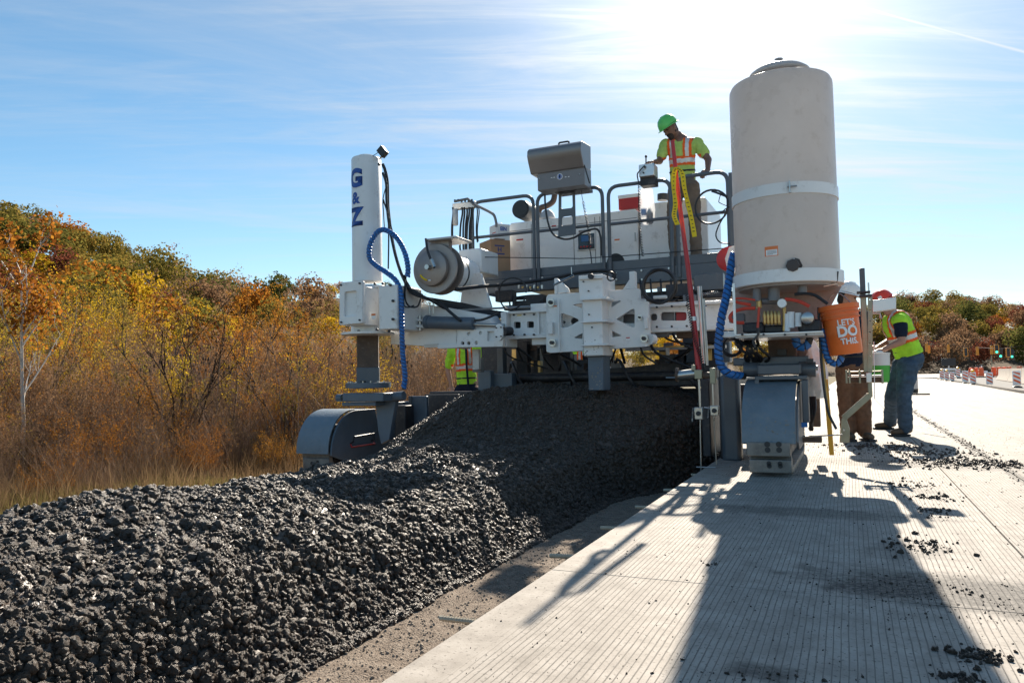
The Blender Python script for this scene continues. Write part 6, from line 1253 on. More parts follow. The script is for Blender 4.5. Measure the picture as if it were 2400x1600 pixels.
c = P(1518, 527, YR+.1); t = thing('clear_bag', (c.x, YR+.1, c.z), 'clear plastic bag with a bottle hanging under the joystick box', 'bag'); vs = []; fs = []; pr = [(.0, 0), (.05, .005), (.085, .06), (.095, .18), (.09, .32), (.08, .44), (.06, .47)]; n = 24
for r, h in pr:
    for k in range(n): a = 2*math.pi*k/n; q = r*(1+.08*math.sin(a*5+h*9)); vs.append((c.x+q*math.cos(a), YR+.1+q*.6*math.sin(a), c.z+h))
for i in range(len(pr)-1):
    for k in range(n): fs.append((i*n+k, i*n+(k+1) % n, (i+1)*n+(k+1) % n, (i+1)*n+k))
MB().add(vs, fs).build('bag_film', 'clear_film', t)
mat('bottle', (.16, .17, .20), .25); MB().lathe([(.038, 0), (.042, .02), (.042, .13), (.02, .17), (.016, .19)], (c.x+.03, YR+.1, c.z+.02), n=20).build('bottle', 'bottle', t); MB().obox((c.x-.04, YR+.1, c.z+.17), (.035, 0, 0), (0, .02, 0), (0, 0, .045)).build('blue_packet', 'blue_wrap', t, bev=.01)
# yellow ratchet straps hung on the red mast
def strap(name, lst, w, Y, label, marks):
    pts = spline(PP(lst, Y), 8); t = thing(name, tuple(pts[0]), label, 'strap', None); m = MB(); vs = []; fs = []
    for i, p in enumerate(pts):
        tw = .5*math.sin(i*.25); e = Vector((math.cos(tw), math.sin(tw), 0))*w; f = Vector((-math.sin(tw), math.cos(tw), 0))*.0015; vs += [p-e-f, p+e-f, p+e+f, p-e+f]
    for i in range(len(pts)-1):
        for k in range(4): fs.append((i*4+k, i*4+(k+1) % 4, (i+1)*4+(k+1) % 4, (i+1)*4+k))
    fs += [(3, 2, 1, 0), tuple((len(pts)-1)*4+k for k in range(4))]; m.add(vs, fs).build('webbing', 'strap_yellow', t, smooth=False)
    q = MB(); rs = random.Random(3)
    for i in range(3, len(pts)-2, 2):
        p = pts[i]; tw = .5*math.sin(i*.25); e = Vector((math.cos(tw), math.sin(tw), 0)); f = Vector((-math.sin(tw), math.cos(tw), 0)); q.obox(p-f*.003, e*w*rs.uniform(.25, .5), f*.0008, Vector((0, 0, .0035)))
    q.build('printed_marks', 'ink_black', t, smooth=False); return t
strap('tie_down_strap', [(1588, 392), (1580, 404), (1579, 440), (1583, 480), (1580, 505), (1588, 527)], .021, YS-.05, 'shorter yellow printed strap loop hanging left of the red mast', 1)
strap('tie_down_strap', [(1583, 392), (1598, 404), (1604, 440), (1613, 480), (1622, 520), (1628, 555)], .020, YS-.05, 'longer yellow printed strap hanging right of the red mast', 1)

def label_plate(u0, v0, u1, v1, Y, m='sticker_orange'):
    q = MB().pbox(u0, v0, u1, v1, Y-.003, .003).build('warning_label', 'print_white', PV); MB().pbox(u0, v0, u1, v0+(v1-v0)*.35, Y-.005, .003).build('label_header', m, q)
label_plate(1298, 716, 1305, 724, YF-.28); label_plate(1467, 790, 1476, 797, YF-.28, 'ink_red'); label_plate(1212, 738, 1222, 744, YF-.1, 'strap_yellow'); label_plate(870, 735, 880, 747, 7.06); label_plate(1640, 716, 1656, 723, YF-.05, 'letter_blue'); label_plate(1440, 560, 1452, 570, YE-.005); label_plate(1210, 560, 1226, 570, YE-.002, 'ink_red')
def weld(a, b, Y): MB().tube([P(*a, Y-.004), P((a[0]+b[0])/2, (a[1]+b[1])/2+.3, Y-.005), P(*b, Y-.004)], .006, 6).build('weld_bead', 'white_paint', PV)
weld((1069, 772), (1069, 814), 7.62); weld((1366, 702), (1366, 832), YF-.29); weld((1414, 702), (1414, 830), YF-.29); weld((950, 708), (1047, 721), 7.6); weld((870, 664), (870, 770), 7.2)
bolts(PV, [(1205, 738), (1230, 737), (1252, 737), (1205, 785), (1230, 784), (1252, 784), (1540, 720), (1575, 718), (1610, 716), (1540, 766), (1575, 765), (1610, 764), (1118, 742), (1132, 745), (1146, 748), (965, 800), (1000, 803), (1035, 806)], YF-.16, .012)
bolts(PV, [(1740, 784), (1790, 784), (1840, 784), (1890, 784)], 5.985, .009)
# worn hoses bundled along the platform beam, with clamps
for k in range(4):
    o_ = k*5; hs1 = hose([(1140+o_, 690, 8.9), (1190+o_, 698+k, 8.7), (1250+o_, 692+k*2, 8.7), (1298+o_, 697, 8.8)], .012)
for k in range(5):
    u = 1500+k*24; hose([(u, 655, 8.8), (u+6, 690+k*3, 8.6), (u+30, 700+k*2, 8.5), (u+60, 690, 8.6)], .011)
for u in (1160, 1230, 1320, 1540, 1600): MB().pbox(u, 672, u+7, 684, 8.94, .04).build('hose_clamp', 'hood_grey', PV, bev=.003)
# concrete splashes clinging to the crawler fenders, side form and posts
mat('dried_splash', (.24, .22, .20), .9, var=.2)
sp = MB(); rs_ = random.Random(21)
def splash(u, v, Y, s): c = P(u, v, Y); sp.ell(c, s*rs_.uniform(.7, 1.6), s*.25, s*rs_.uniform(.6, 1.4), 8, 5)
for _ in range(46): splash(rs_.uniform(1758, 1866), rs_.uniform(985, 1034), 5.985, rs_.uniform(.002, .006))
for _ in range(26): splash(rs_.uniform(1378, 1412), rs_.uniform(860, 914), YF-.42, rs_.uniform(.004, .011))
for _ in range(20): splash(rs_.uniform(1366, 1410), rs_.uniform(790, 832), YF-.5, rs_.uniform(.002, .006))
o = sp.build('concrete_splashes', 'dried_splash', PV); o['kind'] = 'stuff'
# ================================================================== PEOPLE
TS = bpy.data.scenes.new('work'); TMP = bpy.data.objects.new('work', bpy.data.meshes.new('work')); TS.collection.objects.link(TMP)
TMPR = TMP.modifiers.new('r', 'REMESH'); TMPR.mode = 'VOXEL'; TMPR.use_smooth_shade = True; TMPS = TMP.modifiers.new('s', 'SMOOTH'); TMPS.factor = .6
def cone_el(m, p0, r0, p1, r1, side=None, flat=1., n=18):
    p0, p1 = Vector(p0), Vector(p1); d = p1-p0; ln = d.length
    t = d.normalized() if ln > 1e-6 else Vector((0, 0, 1))
    s = Vector(side) if side is not None else (t.cross(Vector((0, 0, 1))) if abs(t.z) < .9 else t.cross(Vector((0, 1, 0))))
    s = (s-t*s.dot(t)).normalized(); f = t.cross(s); rings = []
    for k in range(5): a = math.pi/2*(1-k/4); rings.append((p0-t*r0*min(1, flat+.2)*math.sin(a), max(r0*math.cos(a), 1e-4)))
    for k in range(5): a = math.pi/2*k/4; rings.append((p1+t*r1*min(1, flat+.2)*math.sin(a), max(r1*math.cos(a), 1e-4)))
    vs = [c+s*(r*math.cos(2*math.pi*j/n))+f*(r*flat*math.sin(2*math.pi*j/n)) for c, r in rings for j in range(n)]
    fs = [(i*n+j, i*n+(j+1) % n, (i+1)*n+(j+1) % n, (i+1)*n+j) for i in range(len(rings)-1) for j in range(n)]
    fs += [tuple(range(n))[::-1], tuple((len(rings)-1)*n+j for j in range(n))]; m.add(vs, fs)
def blob(name, elems, m, parent, vox=.009, it=3, cuts=(), wr=0., label=None):
    q = MB()
    for e in elems: cone_el(q, *e)
    me = bpy.data.meshes.new('t'); me.from_pydata(q.v, [], q.f); me.update(); bm = bmesh.new(); bm.from_mesh(me); bmesh.ops.recalc_face_normals(bm, faces=bm.faces); bm.to_mesh(me); bm.free()
    o = TMP; o.data = me; TMPR.voxel_size = vox; TMPS.iterations = it
    TS.view_layers[0].update(); dg = TS.view_layers[0].depsgraph; out = bpy.data.meshes.new_from_object(o.evaluated_get(dg))
    if wr:
        nl = [v.normal.copy() for v in out.vertices]
        for v, vn in zip(out.vertices, nl):
            c = v.co; k = mnoise.noise(Vector((c.x*9, c.y*9, c.z*16)))+.6*mnoise.noise(Vector((c.x*22, c.y*22, c.z*30))); v.co = c+vn*wr*k
    if cuts:
        bm = bmesh.new(); bm.from_mesh(out)
        for co, no in cuts: bmesh.ops.bisect_plane(bm, geom=bm.verts[:]+bm.edges[:]+bm.faces[:], plane_co=co, plane_no=no, clear_outer=True)
        bm.to_mesh(out); bm.free()
    off = ORG[parent.name]
    for v in out.vertices: v.co = v.co-off
    out.update(); out.name = name; return link(name, out, m, parent, 0, True, label)
def subset(src, fn, off, name, m):
    me = src.data; o = ORG[src.name]; vs = {}; V = []; F = []
    for p in me.polygons:
        if fn(p.center+o):
            f = []
            for i in p.vertices:
                if i not in vs: vs[i] = len(V); v = me.vertices[i]; V.append(v.co+v.normal*off)
                f.append(vs[i])
            F.append(f)
    if not F: return
    n = bpy.data.meshes.new(name); n.from_pydata(V, [], F); n.update(); return link(name, n, m, src, 0, True)
def hand(w, d, up, side, curl=.9, sc=1.):
    """palm, four unequal fingers with two bends, and a thumb; d points along the hand, up out of its back, side to the thumb"""
    w, d, up, side = Vector(w), Vector(d).normalized(), Vector(up).normalized(), Vector(side).normalized(); e = []
    e.append((w-d*.01, .032*sc, w+d*.075*sc, .043*sc, side, .42)); b = w+d*.085*sc
    for k, (l, r) in enumerate(((.072, .0095), (.080, .010), (.074, .0095), (.058, .0085))):
        p = b+side*(.033-.022*k)*sc; a = 0
        for j, f in enumerate((.45, .32, .23)):
            a += curl*(.55 if j == 0 else .75); q = p+(d*math.cos(a)-up*math.sin(a))*l*f*1.15*sc; e.append((p, r*sc, q, r*.9*sc)); p = q
    p = w+d*.02*sc+side*.035*sc; q = p+(d*.6+side*.7-up*.35*curl).normalized()*.042*sc; e.append((p, .0135*sc, q, .011*sc)); e.append((q, .011*sc, q+(d*.8+side*.1-up*.6*curl).normalized()*.034*sc, .009*sc)); return e
def person(base, label, group, J, fwd, face, shirt, pants, skin='skin', vest=None, helmet=None, hemz=None, beard=True, sleeve=.5, hands=None, build_=1., head_up=(0, 0, 1), vox=.009, bands=True, tuck=.0, hat_rev=False):
    t = thing('person', tuple(base), label, 'person', group)
    fwd = Vector(fwd).normalized(); U = (J['chest']-J['pelvis']).normalized(); S = fwd.cross(U).normalized(); F = U.cross(S)
    B = build_; e = []
    fc = Vector(face).normalized(); hu = Vector(head_up).normalized(); hs = fc.cross(hu).normalized(); hu = hs.cross(fc).normalized(); H = J['head']
    e += [(H+hu*.035-fc*.012, .086, H-hu*.03, .078, hs, 1.08), (H-hu*.055+fc*.035, .055, H-hu*.085+fc*.045, .040, hs, .9), (H+fc*.082+hu*.0, .012, H+fc*.108-hu*.032, .015, hs, 1.), (H+fc*.078+hu*.022, .020, H+fc*.074+hu*.022, .020, hs, 1.),
          (H+hs*.083, .018, H+hs*.085-hu*.03, .014, fc, .5), (H-hs*.083, .018, H-hs*.085-hu*.03, .014, fc, .5), (H-hu*.05-fc*.02, .058, J['neck'], .062), (J['neck'], .062, J['chest']+U*.1, .10),
          (J['pelvis'], .13*B, J['chest'], .15*B, S, .62)]
    for s in 'LR':
        e += [(J['chest']+U*.08, .07, J['sh'+s], .062), (J['sh'+s], .058, J['el'+s], .043), (J['el'+s], .044, J['wr'+s], .029)]
        hd_ = (hands or {}).get(s); dirn = (J['wr'+s]-J['el'+s]).normalized()
        e += hand(J['wr'+s], hd_[0] if hd_ else dirn, hd_[1] if hd_ else fwd*-1, hd_[2] if hd_ else S, hd_[3] if hd_ else .5)
        e += [(J['hip'+s], .075, J['kn'+s], .052), (J['kn'+s], .055, J['an'+s], .036)]
    blob('body', e, skin, t, vox)
    fa = H+fc*.09
    for k in (-1, 1): MB().ell(H+fc*.080+hs*k*.030+hu*.008, .011, .011, .008, 10, 6).build('eye', 'hair', t)
    MB().tube([H+fc*.083-hu*.052-hs*.022, H+fc*.093-hu*.054, H+fc*.083-hu*.052+hs*.022], .0045, 6).build('mouth', 'hair', t)
    if beard: blob('beard', [(H-hu*.062+fc*.040, .053, H-hu*.092+fc*.052, .040, hs, .92), (H-hu*.05+hs*.055, .025, H-hu*.05-hs*.055, .025)], 'hair', t, .008)
    blob('hair', [(H+hu*.03-fc*.025, .084, H-hu*.035-fc*.035, .070, hs, 1.)], 'hair', t, .009)
    # trousers
    e = [(J['pelvis']-U*.02, .165*B, J['pelvis']+U*.07, .160*B, S, .72)]
    for s in 'LR': e += [(J['hip'+s], .108*B, J['kn'+s], .078*B), (J['kn'+s], .078*B, J['an'+s], .070*B)]
    tr = blob('trousers', e, pants, t, vox, 3, cuts=[(J['pelvis']+U*.11, U)], wr=.010)
    MB().tube([J['pelvis']+U*.095+(S*math.cos(a)*.155*B+F*math.sin(a)*.115*B) for a in [2*math.pi*k/28 for k in range(28)]], .014, 6, closed=True).build('belt', 'rubber', tr)
    for s in 'LR':
        a, b = J['an'+s], J['toe'+s]; d = (b-a); d.z = 0; d = d.normalized(); z0 = min(a.z, b.z)
        bt = blob('boot', [(a+Vector((0, 0, .03)), .060, a-Vector((0, 0, .03)), .055), (a-Vector((0, 0, .035))-d*.03, .048, b, .046, d.cross(Vector((0, 0, 1))), .85)], 'boot', t, .009)
        MB().obox((a+b)/2+d*.01-Vector((0, 0, (a.z+b.z)/2-b.z+.036)), d*((b-a).length/2+.05), d.cross(Vector((0, 0, 1)))*.047, (0, 0, .012)).build('sole', 'rubber', bt, bev=.008)
    # shirt
    hz_ = hemz if hemz is not None else -.04
    def top(g, sl, name, m, wr, hem):
        e = [(J['pelvis']-U*.02, .165*B+g, J['pelvis'].lerp(J['chest'], .5), .160*B+g, S, .72), (J['pelvis'].lerp(J['chest'], .5), .162*B+g, J['chest'], .175*B+g, S, .70), (J['shL'], .070+g, J['shR'], .070+g), (J['chest'], .15*B+g, J['chest']+U*.11, .085+g, S, .7), (J['shL']*.75+J['chest']*.25, .09+g, J['chest'], .14*B+g, S, .8), (J['shR']*.75+J['chest']*.25, .09+g, J['chest'], .14*B+g, S, .8)]
        if sl:
            for s in 'LR': e.append((J['sh'+s], .078+g, J['sh'+s].lerp(J['el'+s], sl), .070+g))
        cuts = [(J['pelvis']+U*hem, -U)]
        if sl:
            pass
        return blob(name, e, m, t, vox, 3, cuts=cuts, wr=wr)
    sh = top(0., sleeve, 'shirt', shirt, .008, hz_+.02)
    vs = sh
    if vest: vs = top(.016, 0, 'safety_vest', vest, .009, hz_)
    if bands:
        PL = J['pelvis']
        def hs_(p): q = p-PL; return q.dot(U), q.dot(S), q.dot(F)
        th = (J['chest']-PL).length
        def reg(a, b, c, d):
            def f(p):
                h, s, g = hs_(p); s = abs(s)
                return (a <= h < b and s < .26) if c is None else (h >= a and c <= s < d and h < th+.28)
            return f
        b0 = th*.52
        subset(vs, reg(b0, b0+.052, None, None), .005, 'reflective_band', 'reflective')
        subset(vs, reg(b0-.034, b0, None, None), .004, 'orange_trim', 'trim_orange'); subset(vs, reg(b0+.052, b0+.086, None, None), .004, 'orange_trim', 'trim_orange')
        subset(vs, reg(b0+.076, 9, .080, .118), .005, 'reflective_band', 'reflective')
        subset(vs, reg(b0+.076, 9, .052, .080), .004, 'orange_trim', 'trim_orange'); subset(vs, reg(b0+.076, 9, .118, .146), .004, 'orange_trim', 'trim_orange')
    if helmet:
        if hat_rev: fc = -fc; hs = -hs
        hb = H+hu*.045-fc*.008; prof = []
        sh_ = MB(); n = 36; vsx = []; fsx = []
        for r, h in [(.128, 0), (.124, .03), (.116, .07), (.095, .108), (.06, .132), (.02, .142)]:
            for k in range(n):
                a = 2*math.pi*k/n; vsx.append(hb+hs*r*.92*math.cos(a)+fc*r*1.08*math.sin(a)+hu*(h+(.006*math.cos(a*2) if r > .05 else 0)))
        for i in range(5):
            for k in range(n): fsx.append((i*n+k, i*n+(k+1) % n, (i+1)*n+(k+1) % n, (i+1)*n+k))
        fsx.append(tuple(5*n+k for k in range(n))); sh_.add(vsx, fsx); hm = sh_.build('hard_hat', helmet, t)
        br = MB(); vsx = []
        for r, dz in ((1., 0.), (1.1, -.010), (1.1, -.014), (1., -.006)):
            for k in range(n):
                a = 2*math.pi*k/n; ex = 1+.20*max(0, math.sin(a))**2 if r > 1.05 else 1; vsx.append(hb+hs*.128*.92*r*math.cos(a)+fc*.128*1.08*r*ex*math.sin(a)+hu*dz)
        br.add(vsx, [(i*n+k, i*n+(k+1) % n, ((i+1) % 4)*n+(k+1) % n, ((i+1) % 4)*n+k) for i in range(4) for k in range(n)]); br.build('brim', helmet, hm)
        MB().tube([hb+hu*.136+fc*.05, hb+hu*.140, hb+hu*.134-fc*.05, hb+hu*.104-fc*.095, hb+hu*.06-fc*.122], .007, 6).build('ridge', helmet, hm)
        c = hb+(hs*.75-fc*.4).normalized()*.118+hu*.05; MB().obox(c, (fc*.75+hs*.4).normalized()*.022, (hs*.75-fc*.4).normalized()*.006, hu*.018).build('badge_sticker', 'print_white', hm, bev=.003)
    return t
def jn(Y, **k): return {a: (P(v[0], v[1], v[2] if len(v) > 2 else Y)) for a, v in k.items()}
# operator on the platform
Yo = 9.38
J = jn(Yo, head=(1570, 303, Yo-.10), neck=(1588, 318, Yo-.02), chest=(1597, 350), pelvis=(1600, 420, Yo+.06), shL=(1633, 335, Yo+.05), shR=(1560, 340, Yo-.03), elL=(1660, 374, Yo-.02), wrL=(1659, 398, Yo-.14),
       elR=(1546, 378, Yo-.10), wrR=(1534, 380, Yo-.34), hipL=(1620, 440), hipR=(1586, 440), knL=(1628, 510), knR=(1577, 510), anL=(1632, 590), anR=(1583, 592), toeL=(1640, 597, Yo-.2), toeR=(1570, 597, Yo-.2))
for s in 'LR': J['an'+s].z = DZ+.10; J['toe'+s].z = DZ+.055
viewd = -Vector((J['chest'].x, J['chest'].y, 0)).normalized(); sidev = Vector((viewd.y, -viewd.x, 0))
left_img = Vector((-math.cos(YAW), -math.sin(YAW), 0))
person((J['pelvis'].x, Yo, DZ), 'worker in green hard hat and lime striped shirt working the joystick box on the platform', None, J, viewd+left_img*.35, viewd*.55+left_img*.75+Vector((0, 0, -.62)),
       'hivis_pale', 'khaki', 'skin_dark', None, 'helmet_green', hemz=-.05, head_up=(-.30, -.15, 1), sleeve=.62, vox=.0085,
       hands={'L': (Vector((-.3, -.6, -.35)), Vector((0, -.2, 1)), left_img, 1.1), 'R': (left_img+Vector((0, 0, -.1)), Vector((0, 0, 1)), viewd, 1.0)})
# bending worker on the pavement at the right
fn_, ff_ = G(2118, 1022, 0), G(2078, 1006, 0); Yr = fn_.y
J = jn(Yr, head=(2076, 712, Yr), neck=(2086, 728), chest=(2103, 762, Yr+.05), pelvis=(2132, 836, Yr+.08), shL=(2110, 752, Yr-.14), shR=(2094, 748, Yr+.24), elL=(2114, 800, Yr-.20), wrL=(2072, 818, Yr-.22), elR=(2084, 800, Yr+.25), wrR=(2060, 812, Yr+.05),
       hipL=(2128, 856, Yr-.02), hipR=(2116, 856, Yr+.18), knL=(2118, 925, Yr-.03), knR=(2092, 925, Yr+.30), anL=(2122, 996, Yr), anR=(2086, 984, ff_.y), toeL=(2096, 1014, Yr-.03), toeR=(2058, 1000, ff_.y))
for s in 'LR': J['an'+s].z = .11; J['toe'+s].z = .052
person((fn_.x, Yr, 0), 'worker in orange hard hat, lime vest, navy shirt and jeans bending over beside the machine', None, J, left_img, left_img+Vector((0, 0, -.55)), 'navy', 'denim', 'skin', 'hivis', 'helmet_orange', hemz=.02, beard=False, sleeve=.62, head_up=(-.5, 0, 1), vox=.009, build_=1.14, hat_rev=True,
       hands={'L': (left_img+Vector((0, 0, -.15)), Vector((0, 0, 1)), -viewd, .6), 'R': (left_img, Vector((0, 0, 1)), viewd, .6)})
# worker in brown trousers behind the bucket
fb = G(2008, 1032, 0); Yb_ = fb.y
J = jn(Yb_, head=(1986, 697), neck=(1988, 722), chest=(1993, 760), pelvis=(2000, 855), shL=(2024, 742), shR=(1962, 745), elL=(2030, 795, Yb_-.05), wrL=(2016, 815, Yb_-.28), elR=(1958, 800, Yb_-.05), wrR=(1975, 815, Yb_-.28),
       hipL=(2016, 868), hipR=(1984, 868), knL=(2022, 945), knR=(1983, 945), anL=(2026, 1010), anR=(1988, 1010), toeL=(2040, 1022, Yb_-.12), toeR=(1996, 1026, Yb_-.15))
for s in 'LR': J['an'+s].z = .11; J['toe'+s].z = .052
person((fb.x, Yb_, 0), 'worker in white hard hat and brown work trousers standing behind the orange bucket', None, J, viewd-left_img*.6, viewd*.4-left_img+Vector((0, 0, -.3)), 'navy', 'brown_duck', 'skin', None, 'helmet_white', beard=False, sleeve=.6, vox=.010, bands=False, build_=1.12)
# worker behind the swing arm on the left
Yl = 10.6
J = jn(Yl, head=(1090, 768), neck=(1090, 792), chest=(1091, 832), pelvis=(1094, 900), shL=(1120, 818), shR=(1060, 818), elL=(1126, 862), wrL=(1122, 892, Yl-.25), elR=(1050, 868), wrR=(1058, 905, Yl-.05),
       hipL=(1108, 915), hipR=(1080, 915), knL=(1110, 985), knR=(1080, 985), anL=(1111, 1045), anR=(1080, 1045), toeL=(1116, 1050, Yl-.2), toeR=(1076, 1050, Yl-.2))
for s in 'LR': J['an'+s].z = -.20; J['toe'+s].z = -.25
person((J['pelvis'].x, Yl, -.3), 'worker in open lime vest seen between the rusty leg and the concrete heap', None, J, viewd, viewd+Vector((0, 0, -.2)), 'hivis', 'navy', 'skin', None, 'helmet_white', hemz=-.02, sleeve=.75, vox=.011, beard=False)
MB().tube([P(1092, 815, Yl-.21), P(1094, 860, Yl-.23), P(1098, 908, Yl-.21)], .020, 6).build('open_front', 'navy', bpy.data.objects['person.003'])
Yf5 = 12.9
J = jn(Yf5, head=(1352, 788), neck=(1350, 805), chest=(1348, 828), pelvis=(1346, 884), shL=(1372, 822), shR=(1326, 822), elL=(1378, 858), wrL=(1368, 880, Yf5-.2), elR=(1320, 858), wrR=(1330, 880, Yf5-.2), hipL=(1356, 892), hipR=(1336, 892), knL=(1357, 950), knR=(1335, 950), anL=(1357, 1000), anR=(1335, 1000), toeL=(1358, 1010, Yf5-.2), toeR=(1334, 1010, Yf5-.2))
for s in 'LR': J['an'+s].z = -.20; J['toe'+s].z = -.25
person((J['pelvis'].x, Yf5, -.3), 'far worker in lime vest glimpsed under the middle mounting plate', None, J, viewd, viewd, 'navy', 'navy', 'skin', 'hivis', 'helmet_white', vox=.014, beard=False)
# green and white tub held by the bending worker
c = P(2060, 896, Yr-.25); tb = thing('tub', tuple(c), 'green tub with white upper half held by the bending worker', 'bucket'); mat('tub_green', (.06, .42, .05), .45)
MB().lathe([(.10, 0), (.115, .03), (.125, .20)], c, n=32).build('tub_bottom', 'tub_green', tb); MB().lathe([(.126, .20), (.13, .33), (.135, .335), (.135, .35), (.0, .355)], c, n=32).build('tub_top', 'cooler_white', tb); MB().ell(c+Vector((0, 0, .36)), .06, .06, .025).build('tub_cap', 'cooler_white', tb)
# jug, small bucket and screed board behind the bending worker
g = G(2140, 922, 0); q = thing('drinks_jug', (g.x, g.y, .16), 'pale water jug with blue lid standing on a black bucket', 'jug'); MB().lathe([(.16, .16), (.165, .5), (.15, .55)], (g.x, g.y, 0), n=24).build('jug_body', 'tank_poly', q); MB().lathe([(.16, .55), (.16, .64), (.10, .68), (.0, .69)], (g.x, g.y, 0), n=24).build('jug_lid', 'letter_blue', q)
o = MB().lathe([(.15, 0), (.17, .16), (.0, .165)], (g.x, g.y, 0), n=24).build('black_bucket', 'black_plastic', None); recenter(o); tag(o, 'black bucket under the pale water jug on the pavement', 'bucket')
g1 = G(2150, 925, 0); o = MB().box(g1.x-.35, g1.x+.35, g1.y-.12, g1.y-.02, 0, .05).build('board', 'rusty_steel', None, bev=.004); recenter(o); tag(o, 'flat dark board lying on the pavement before the water jug', 'board')
g1 = G(2133, 870, 0); a = P(2154, 826, 11.5); b = P(2128, 900, 11.5); o = MB().tube([a, b], .014, 8).build('rake_handle', 'zinc', None); recenter(o); tag(o, 'grey pole leaning behind the bending worker', 'pole')
# ================================================================== FAR END OF THE WORK ZONE
mat('stripe_orange', (.80, .14, .04), .5); mat('lamp_amber', (.9, .45, .03), .35); mat('signal_yellow', (.62, .24, .02), .5); mat('wood_pole', (.10, .08, .06), .9)
PX = [(2384, 907, 1.0, 0), (2320, 904, .98, 0), (2281, 901, .96, 1), (2263, 898, .9, 0), (2232, 894, .85, 0), (2219.5, 892, .95, 1), (2208, 890, .95, 1), (2246, 886, .9, 1)]
PLB = ['striped channelizer panel nearest the right edge of the photo', 'striped channelizer panel second from the right', 'striped channelizer panel with amber light in the middle of the row', 'plain striped panel left of the amber-lit one in the middle', 'leaning striped panel fifth from the right',
       'striped panel with amber light near the left end of the row', 'leftmost striped channelizer panel of the row', 'striped panel with amber light set back behind the row']
for (u, v, s, lit), lb in zip(PX, PLB):
    g = G(u, v, 0); dd = math.hypot(g.x, g.y); H = (37 if u > 2350 else 31 if u > 2300 else 29 if u > 2255 else 22)/FPX*dd*.86; Wd = H*.44; t = thing('channelizer_panel', (g.x, g.y, -.02), lb, 'traffic panel', 'striped channelizer panels along the kerb')
    pan = MB().box(g.x-Wd/2, g.x+Wd/2, g.y-.02, g.y+.02, H*.12, H).build('panel', 'print_white', t, bev=.02)
    for k in range(3):
        z = H*(.24+.26*k); x0, x1 = g.x-Wd*.40, g.x+Wd*.40; h = H*.13; q = H*.15
        MB().prism([(x0, z+q), (x1, max(z-q*.2, H*.14)), (x1, z-q*.2+h), (x0, min(z+q+h, H*.96))], g.y-.026, g.y-.021).build('stripe', 'stripe_orange', pan)
    MB().lathe([(Wd*.62, 0), (Wd*.62, H*.06), (Wd*.25, H*.12)], (g.x, g.y, -.02), n=20).build('rubber_base', 'rubber', t)
    if lit: MB().lathe([(Wd*.2, 0), (Wd*.28, H*.08), (Wd*.28, H*.16), (Wd*.1, H*.2)], (g.x, g.y, H), n=16).build('warning_light', 'lamp_amber', t)
# low barrier, message board, sign, signals
t = thing('concrete_barrier', (8.9, 52, 0), 'low sunlit concrete barrier wall at the right edge of the photo', 'barrier')
bp_ = [G(2344, 889), G(2372, 893), G(2400, 897), G(2440, 903), G(2520, 915)]
for a, b in zip(bp_[:-1], bp_[1:]):
    d = (b-a).normalized(); n = Vector((-d.y, d.x, 0)); ln = (b-a).length; m = MB(); pr = [(-.28, 0), (.28, 0), (.24, .12), (.10, .35), (.08, .80), (-.08, .80), (-.10, .35), (-.24, .12)]
    m.add([a+d*.05+n*x+Vector((0, 0, z)) for x, z in pr]+[b-d*.05+n*x+Vector((0, 0, z)) for x, z in pr], [tuple(range(8))[::-1], tuple(range(8, 16))]+[(i, (i+1) % 8, (i+1) % 8+8, i+8) for i in range(8)]); m.build('barrier_block', 'barrier_concrete', t, bev=.01)
for k, u in enumerate((2276, 2288, 2300, 2330, 2342, 2354, 2366, 2390)):
    g = G(u, 881.5, 0); o = MB().lathe([(.30, 0), (.30, .35), (.27, .36), (.27, .7), (.24, .71), (.22, 1.0), (.0, 1.02)], (g.x, g.y, 0), n=14).build('traffic_drum', 'stripe_orange', None); recenter(o)
    tag(o, 'orange traffic drum in the distance near the junction', 'traffic drum', 'distant orange traffic drums')
D5 = 118.
a, b = P(2207, 857, D5), P(2240, 839, D5); t = thing('message_board', ((a.x+b.x)/2, D5, 0), 'black portable message board on a white trailer at the junction', 'sign')
MB().box(a.x, b.x, D5, D5+.25, a.z, b.z).build('board', 'black_plastic', t, bev=.03); MB().box((a.x+b.x)/2-.08, (a.x+b.x)/2+.08, D5+.05, D5+.2, .5, a.z).build('mast', 'tray_steel', t)
MB().box(a.x+.1, b.x-.1, D5-.1, D5+1.2, .75, 1.0).build('trailer', 'print_white', t, bev=.03); MB().box(a.x+.1, b.x-.1, D5-.1, D5+1.2, .25, .6).build('trailer_bed', 'tray_steel', t, bev=.03)
for s in (-1, 1): MB().cyl(((a.x+b.x)/2+s*(b.x-a.x)*.4, D5+.4, .33), ((a.x+b.x)/2+s*(b.x-a.x)*.48, D5+.4, .33), .33, n=16).build('wheel', 'rubber', t)
a, b = P(2288, 870, 105), P(2299, 856, 105); t = thing('sign_trailer', ((a.x+b.x)/2, 105, 0), 'small dark sign trailer with white edge between the striped panels', 'sign'); MB().box(a.x, b.x, 105, 105.2, a.z, b.z).build('board', 'black_plastic', t, bev=.02); MB().box(b.x, b.x+.12, 105, 105.25, a.z-.3, b.z).build('frame', 'print_white', t); MB().box(a.x, b.x+.6, 104.6, 105.6, .3, .6).build('trailer', 'print_white', t, bev=.03)
mg2 = bpy.data.materials.new('green_light'); mg2.use_nodes = True; b_ = mg2.node_tree.nodes['Principled BSDF']; b_.inputs['Emission Color'].default_value = (.05, .9, .5, 1); b_.inputs['Emission Strength'].default_value = 1.6; b_.inputs['Base Color'].default_value = (.02, .3, .15, 1); MATS['green_light'] = mg2
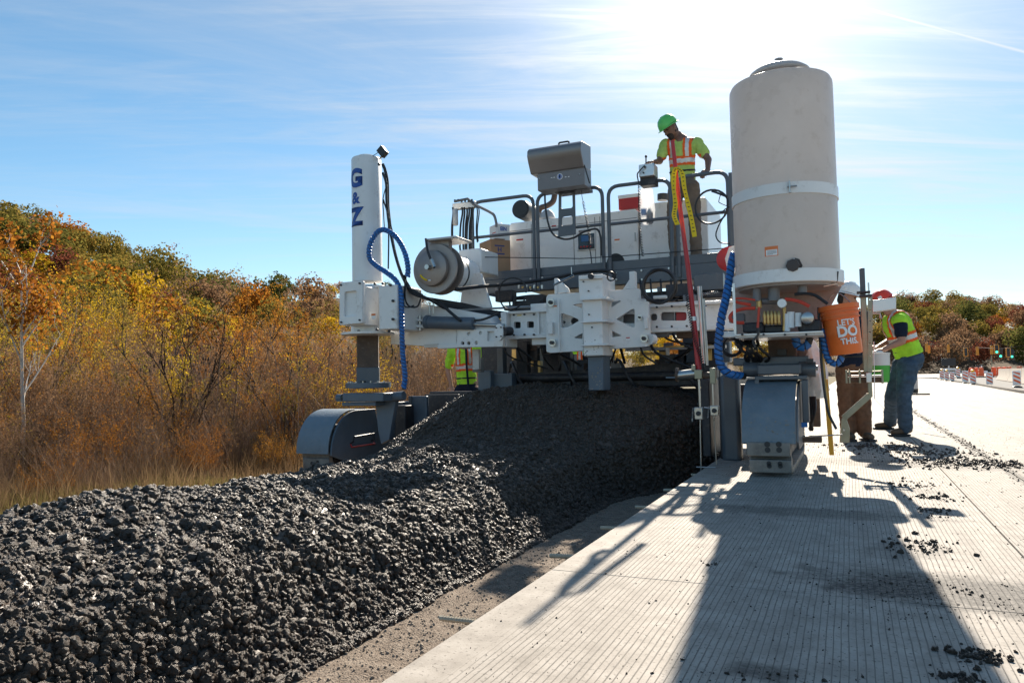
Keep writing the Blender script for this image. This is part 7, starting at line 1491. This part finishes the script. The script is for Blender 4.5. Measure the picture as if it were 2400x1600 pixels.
SG_ = [(2171.5, 814, 'b', 118), (2177, 818, 'b', 119), (2222.5, 816, 'b', 120), (2263.5, 825, 'f', 112), (2290.5, 822, 'b', 118), (2324, 820, 'b', 115), (2335.5, 818, 'g', 108), (2344.5, 828, 'g2', 112), (2363, 826, 'f', 110), (2371, 829, 'g2', 114)]
SLB = ['leftmost yellow traffic signal seen from behind', 'yellow traffic signal paired right of the leftmost one', 'lone yellow traffic signal above the message board', 'yellow traffic signal with dark lenses and hood, fourth from left', 'yellow signal seen from behind, fifth from left',
       'yellow signal back directly left of the tall green-lit one', 'tallest yellow framed traffic signal showing green', 'dark traffic signal showing green below the tall one', 'yellow framed signal with dark lenses near the right edge', 'rightmost traffic signal showing green']
wires = []
for (u, v, k, Y), lb in zip(SG_, SLB):
    c = P(u, v, Y); h = .58; t = thing('traffic_signal', tuple(c), lb, 'traffic light', 'traffic signals hanging over the junction'); wires.append(c)
    w = .17 if k == 'b' else .26
    MB().box(c.x-w, c.x+w, c.y-.12, c.y+.12, c.z-h, c.z+h).build('housing', 'signal_yellow' if k != 'g2' else 'black_plastic', t, bev=.04)
    if k != 'b':
        MB().box(c.x-w*.62, c.x+w*.62, c.y-.135, c.y-.115, c.z-h*.86, c.z+h*.86).build('face', 'black_plastic', t)
        for j in range(3):
            z = c.z+h*.6-j*h*.6; MB().cyl((c.x, c.y-.14, z), (c.x, c.y-.15, z), .13, n=16).build('lens', 'green_light' if (j == 2 and k[0] == 'g') else 'rubber', t)
    MB().cyl((c.x, c.y, c.z+h), (c.x, c.y, c.z+h+.5), .03, n=6).build('hanger', 'rubber', t)
# span wires and their poles
wp = []
for nm, pts_, lb in (('span_wire', [(2080, 800, 119), (2171, 806, 118), (2222, 808, 120), (2290, 814, 118), (2344, 817, 112), (2430, 806, 110)], 'thin span wire carrying the traffic signals'),):
    o = MB().tube([P(*q) for q in pts_], .022, 5).build(nm, 'rubber', None); recenter(o); tag(o, lb, 'cable')
for u, Y, lb in ((2435, 110, 'tall wooden pole holding the right end of the signal wire'), (2078, 119, 'tall wooden pole hidden behind the bending worker')):
    g = G(u, 880, 0); c = P(u, 800, Y); o = MB().cyl((c.x, c.y, -.5), (c.x, c.y, c.z+1.2), .14, .11, n=10).build('signal_pole', 'wood_pole', None); recenter(o); tag(o, lb, 'pole')
c = P(2323.5, 838, 112); o = MB().cyl((c.x, 112, -.2), (c.x, 112, c.z+.3), .06, n=8).build('sign_post', 'zinc', None); recenter(o); tag(o, 'thin metal post standing below the green-lit traffic signal', 'post')

bpy.data.objects.remove(TMP); bpy.data.scenes.remove(TS)
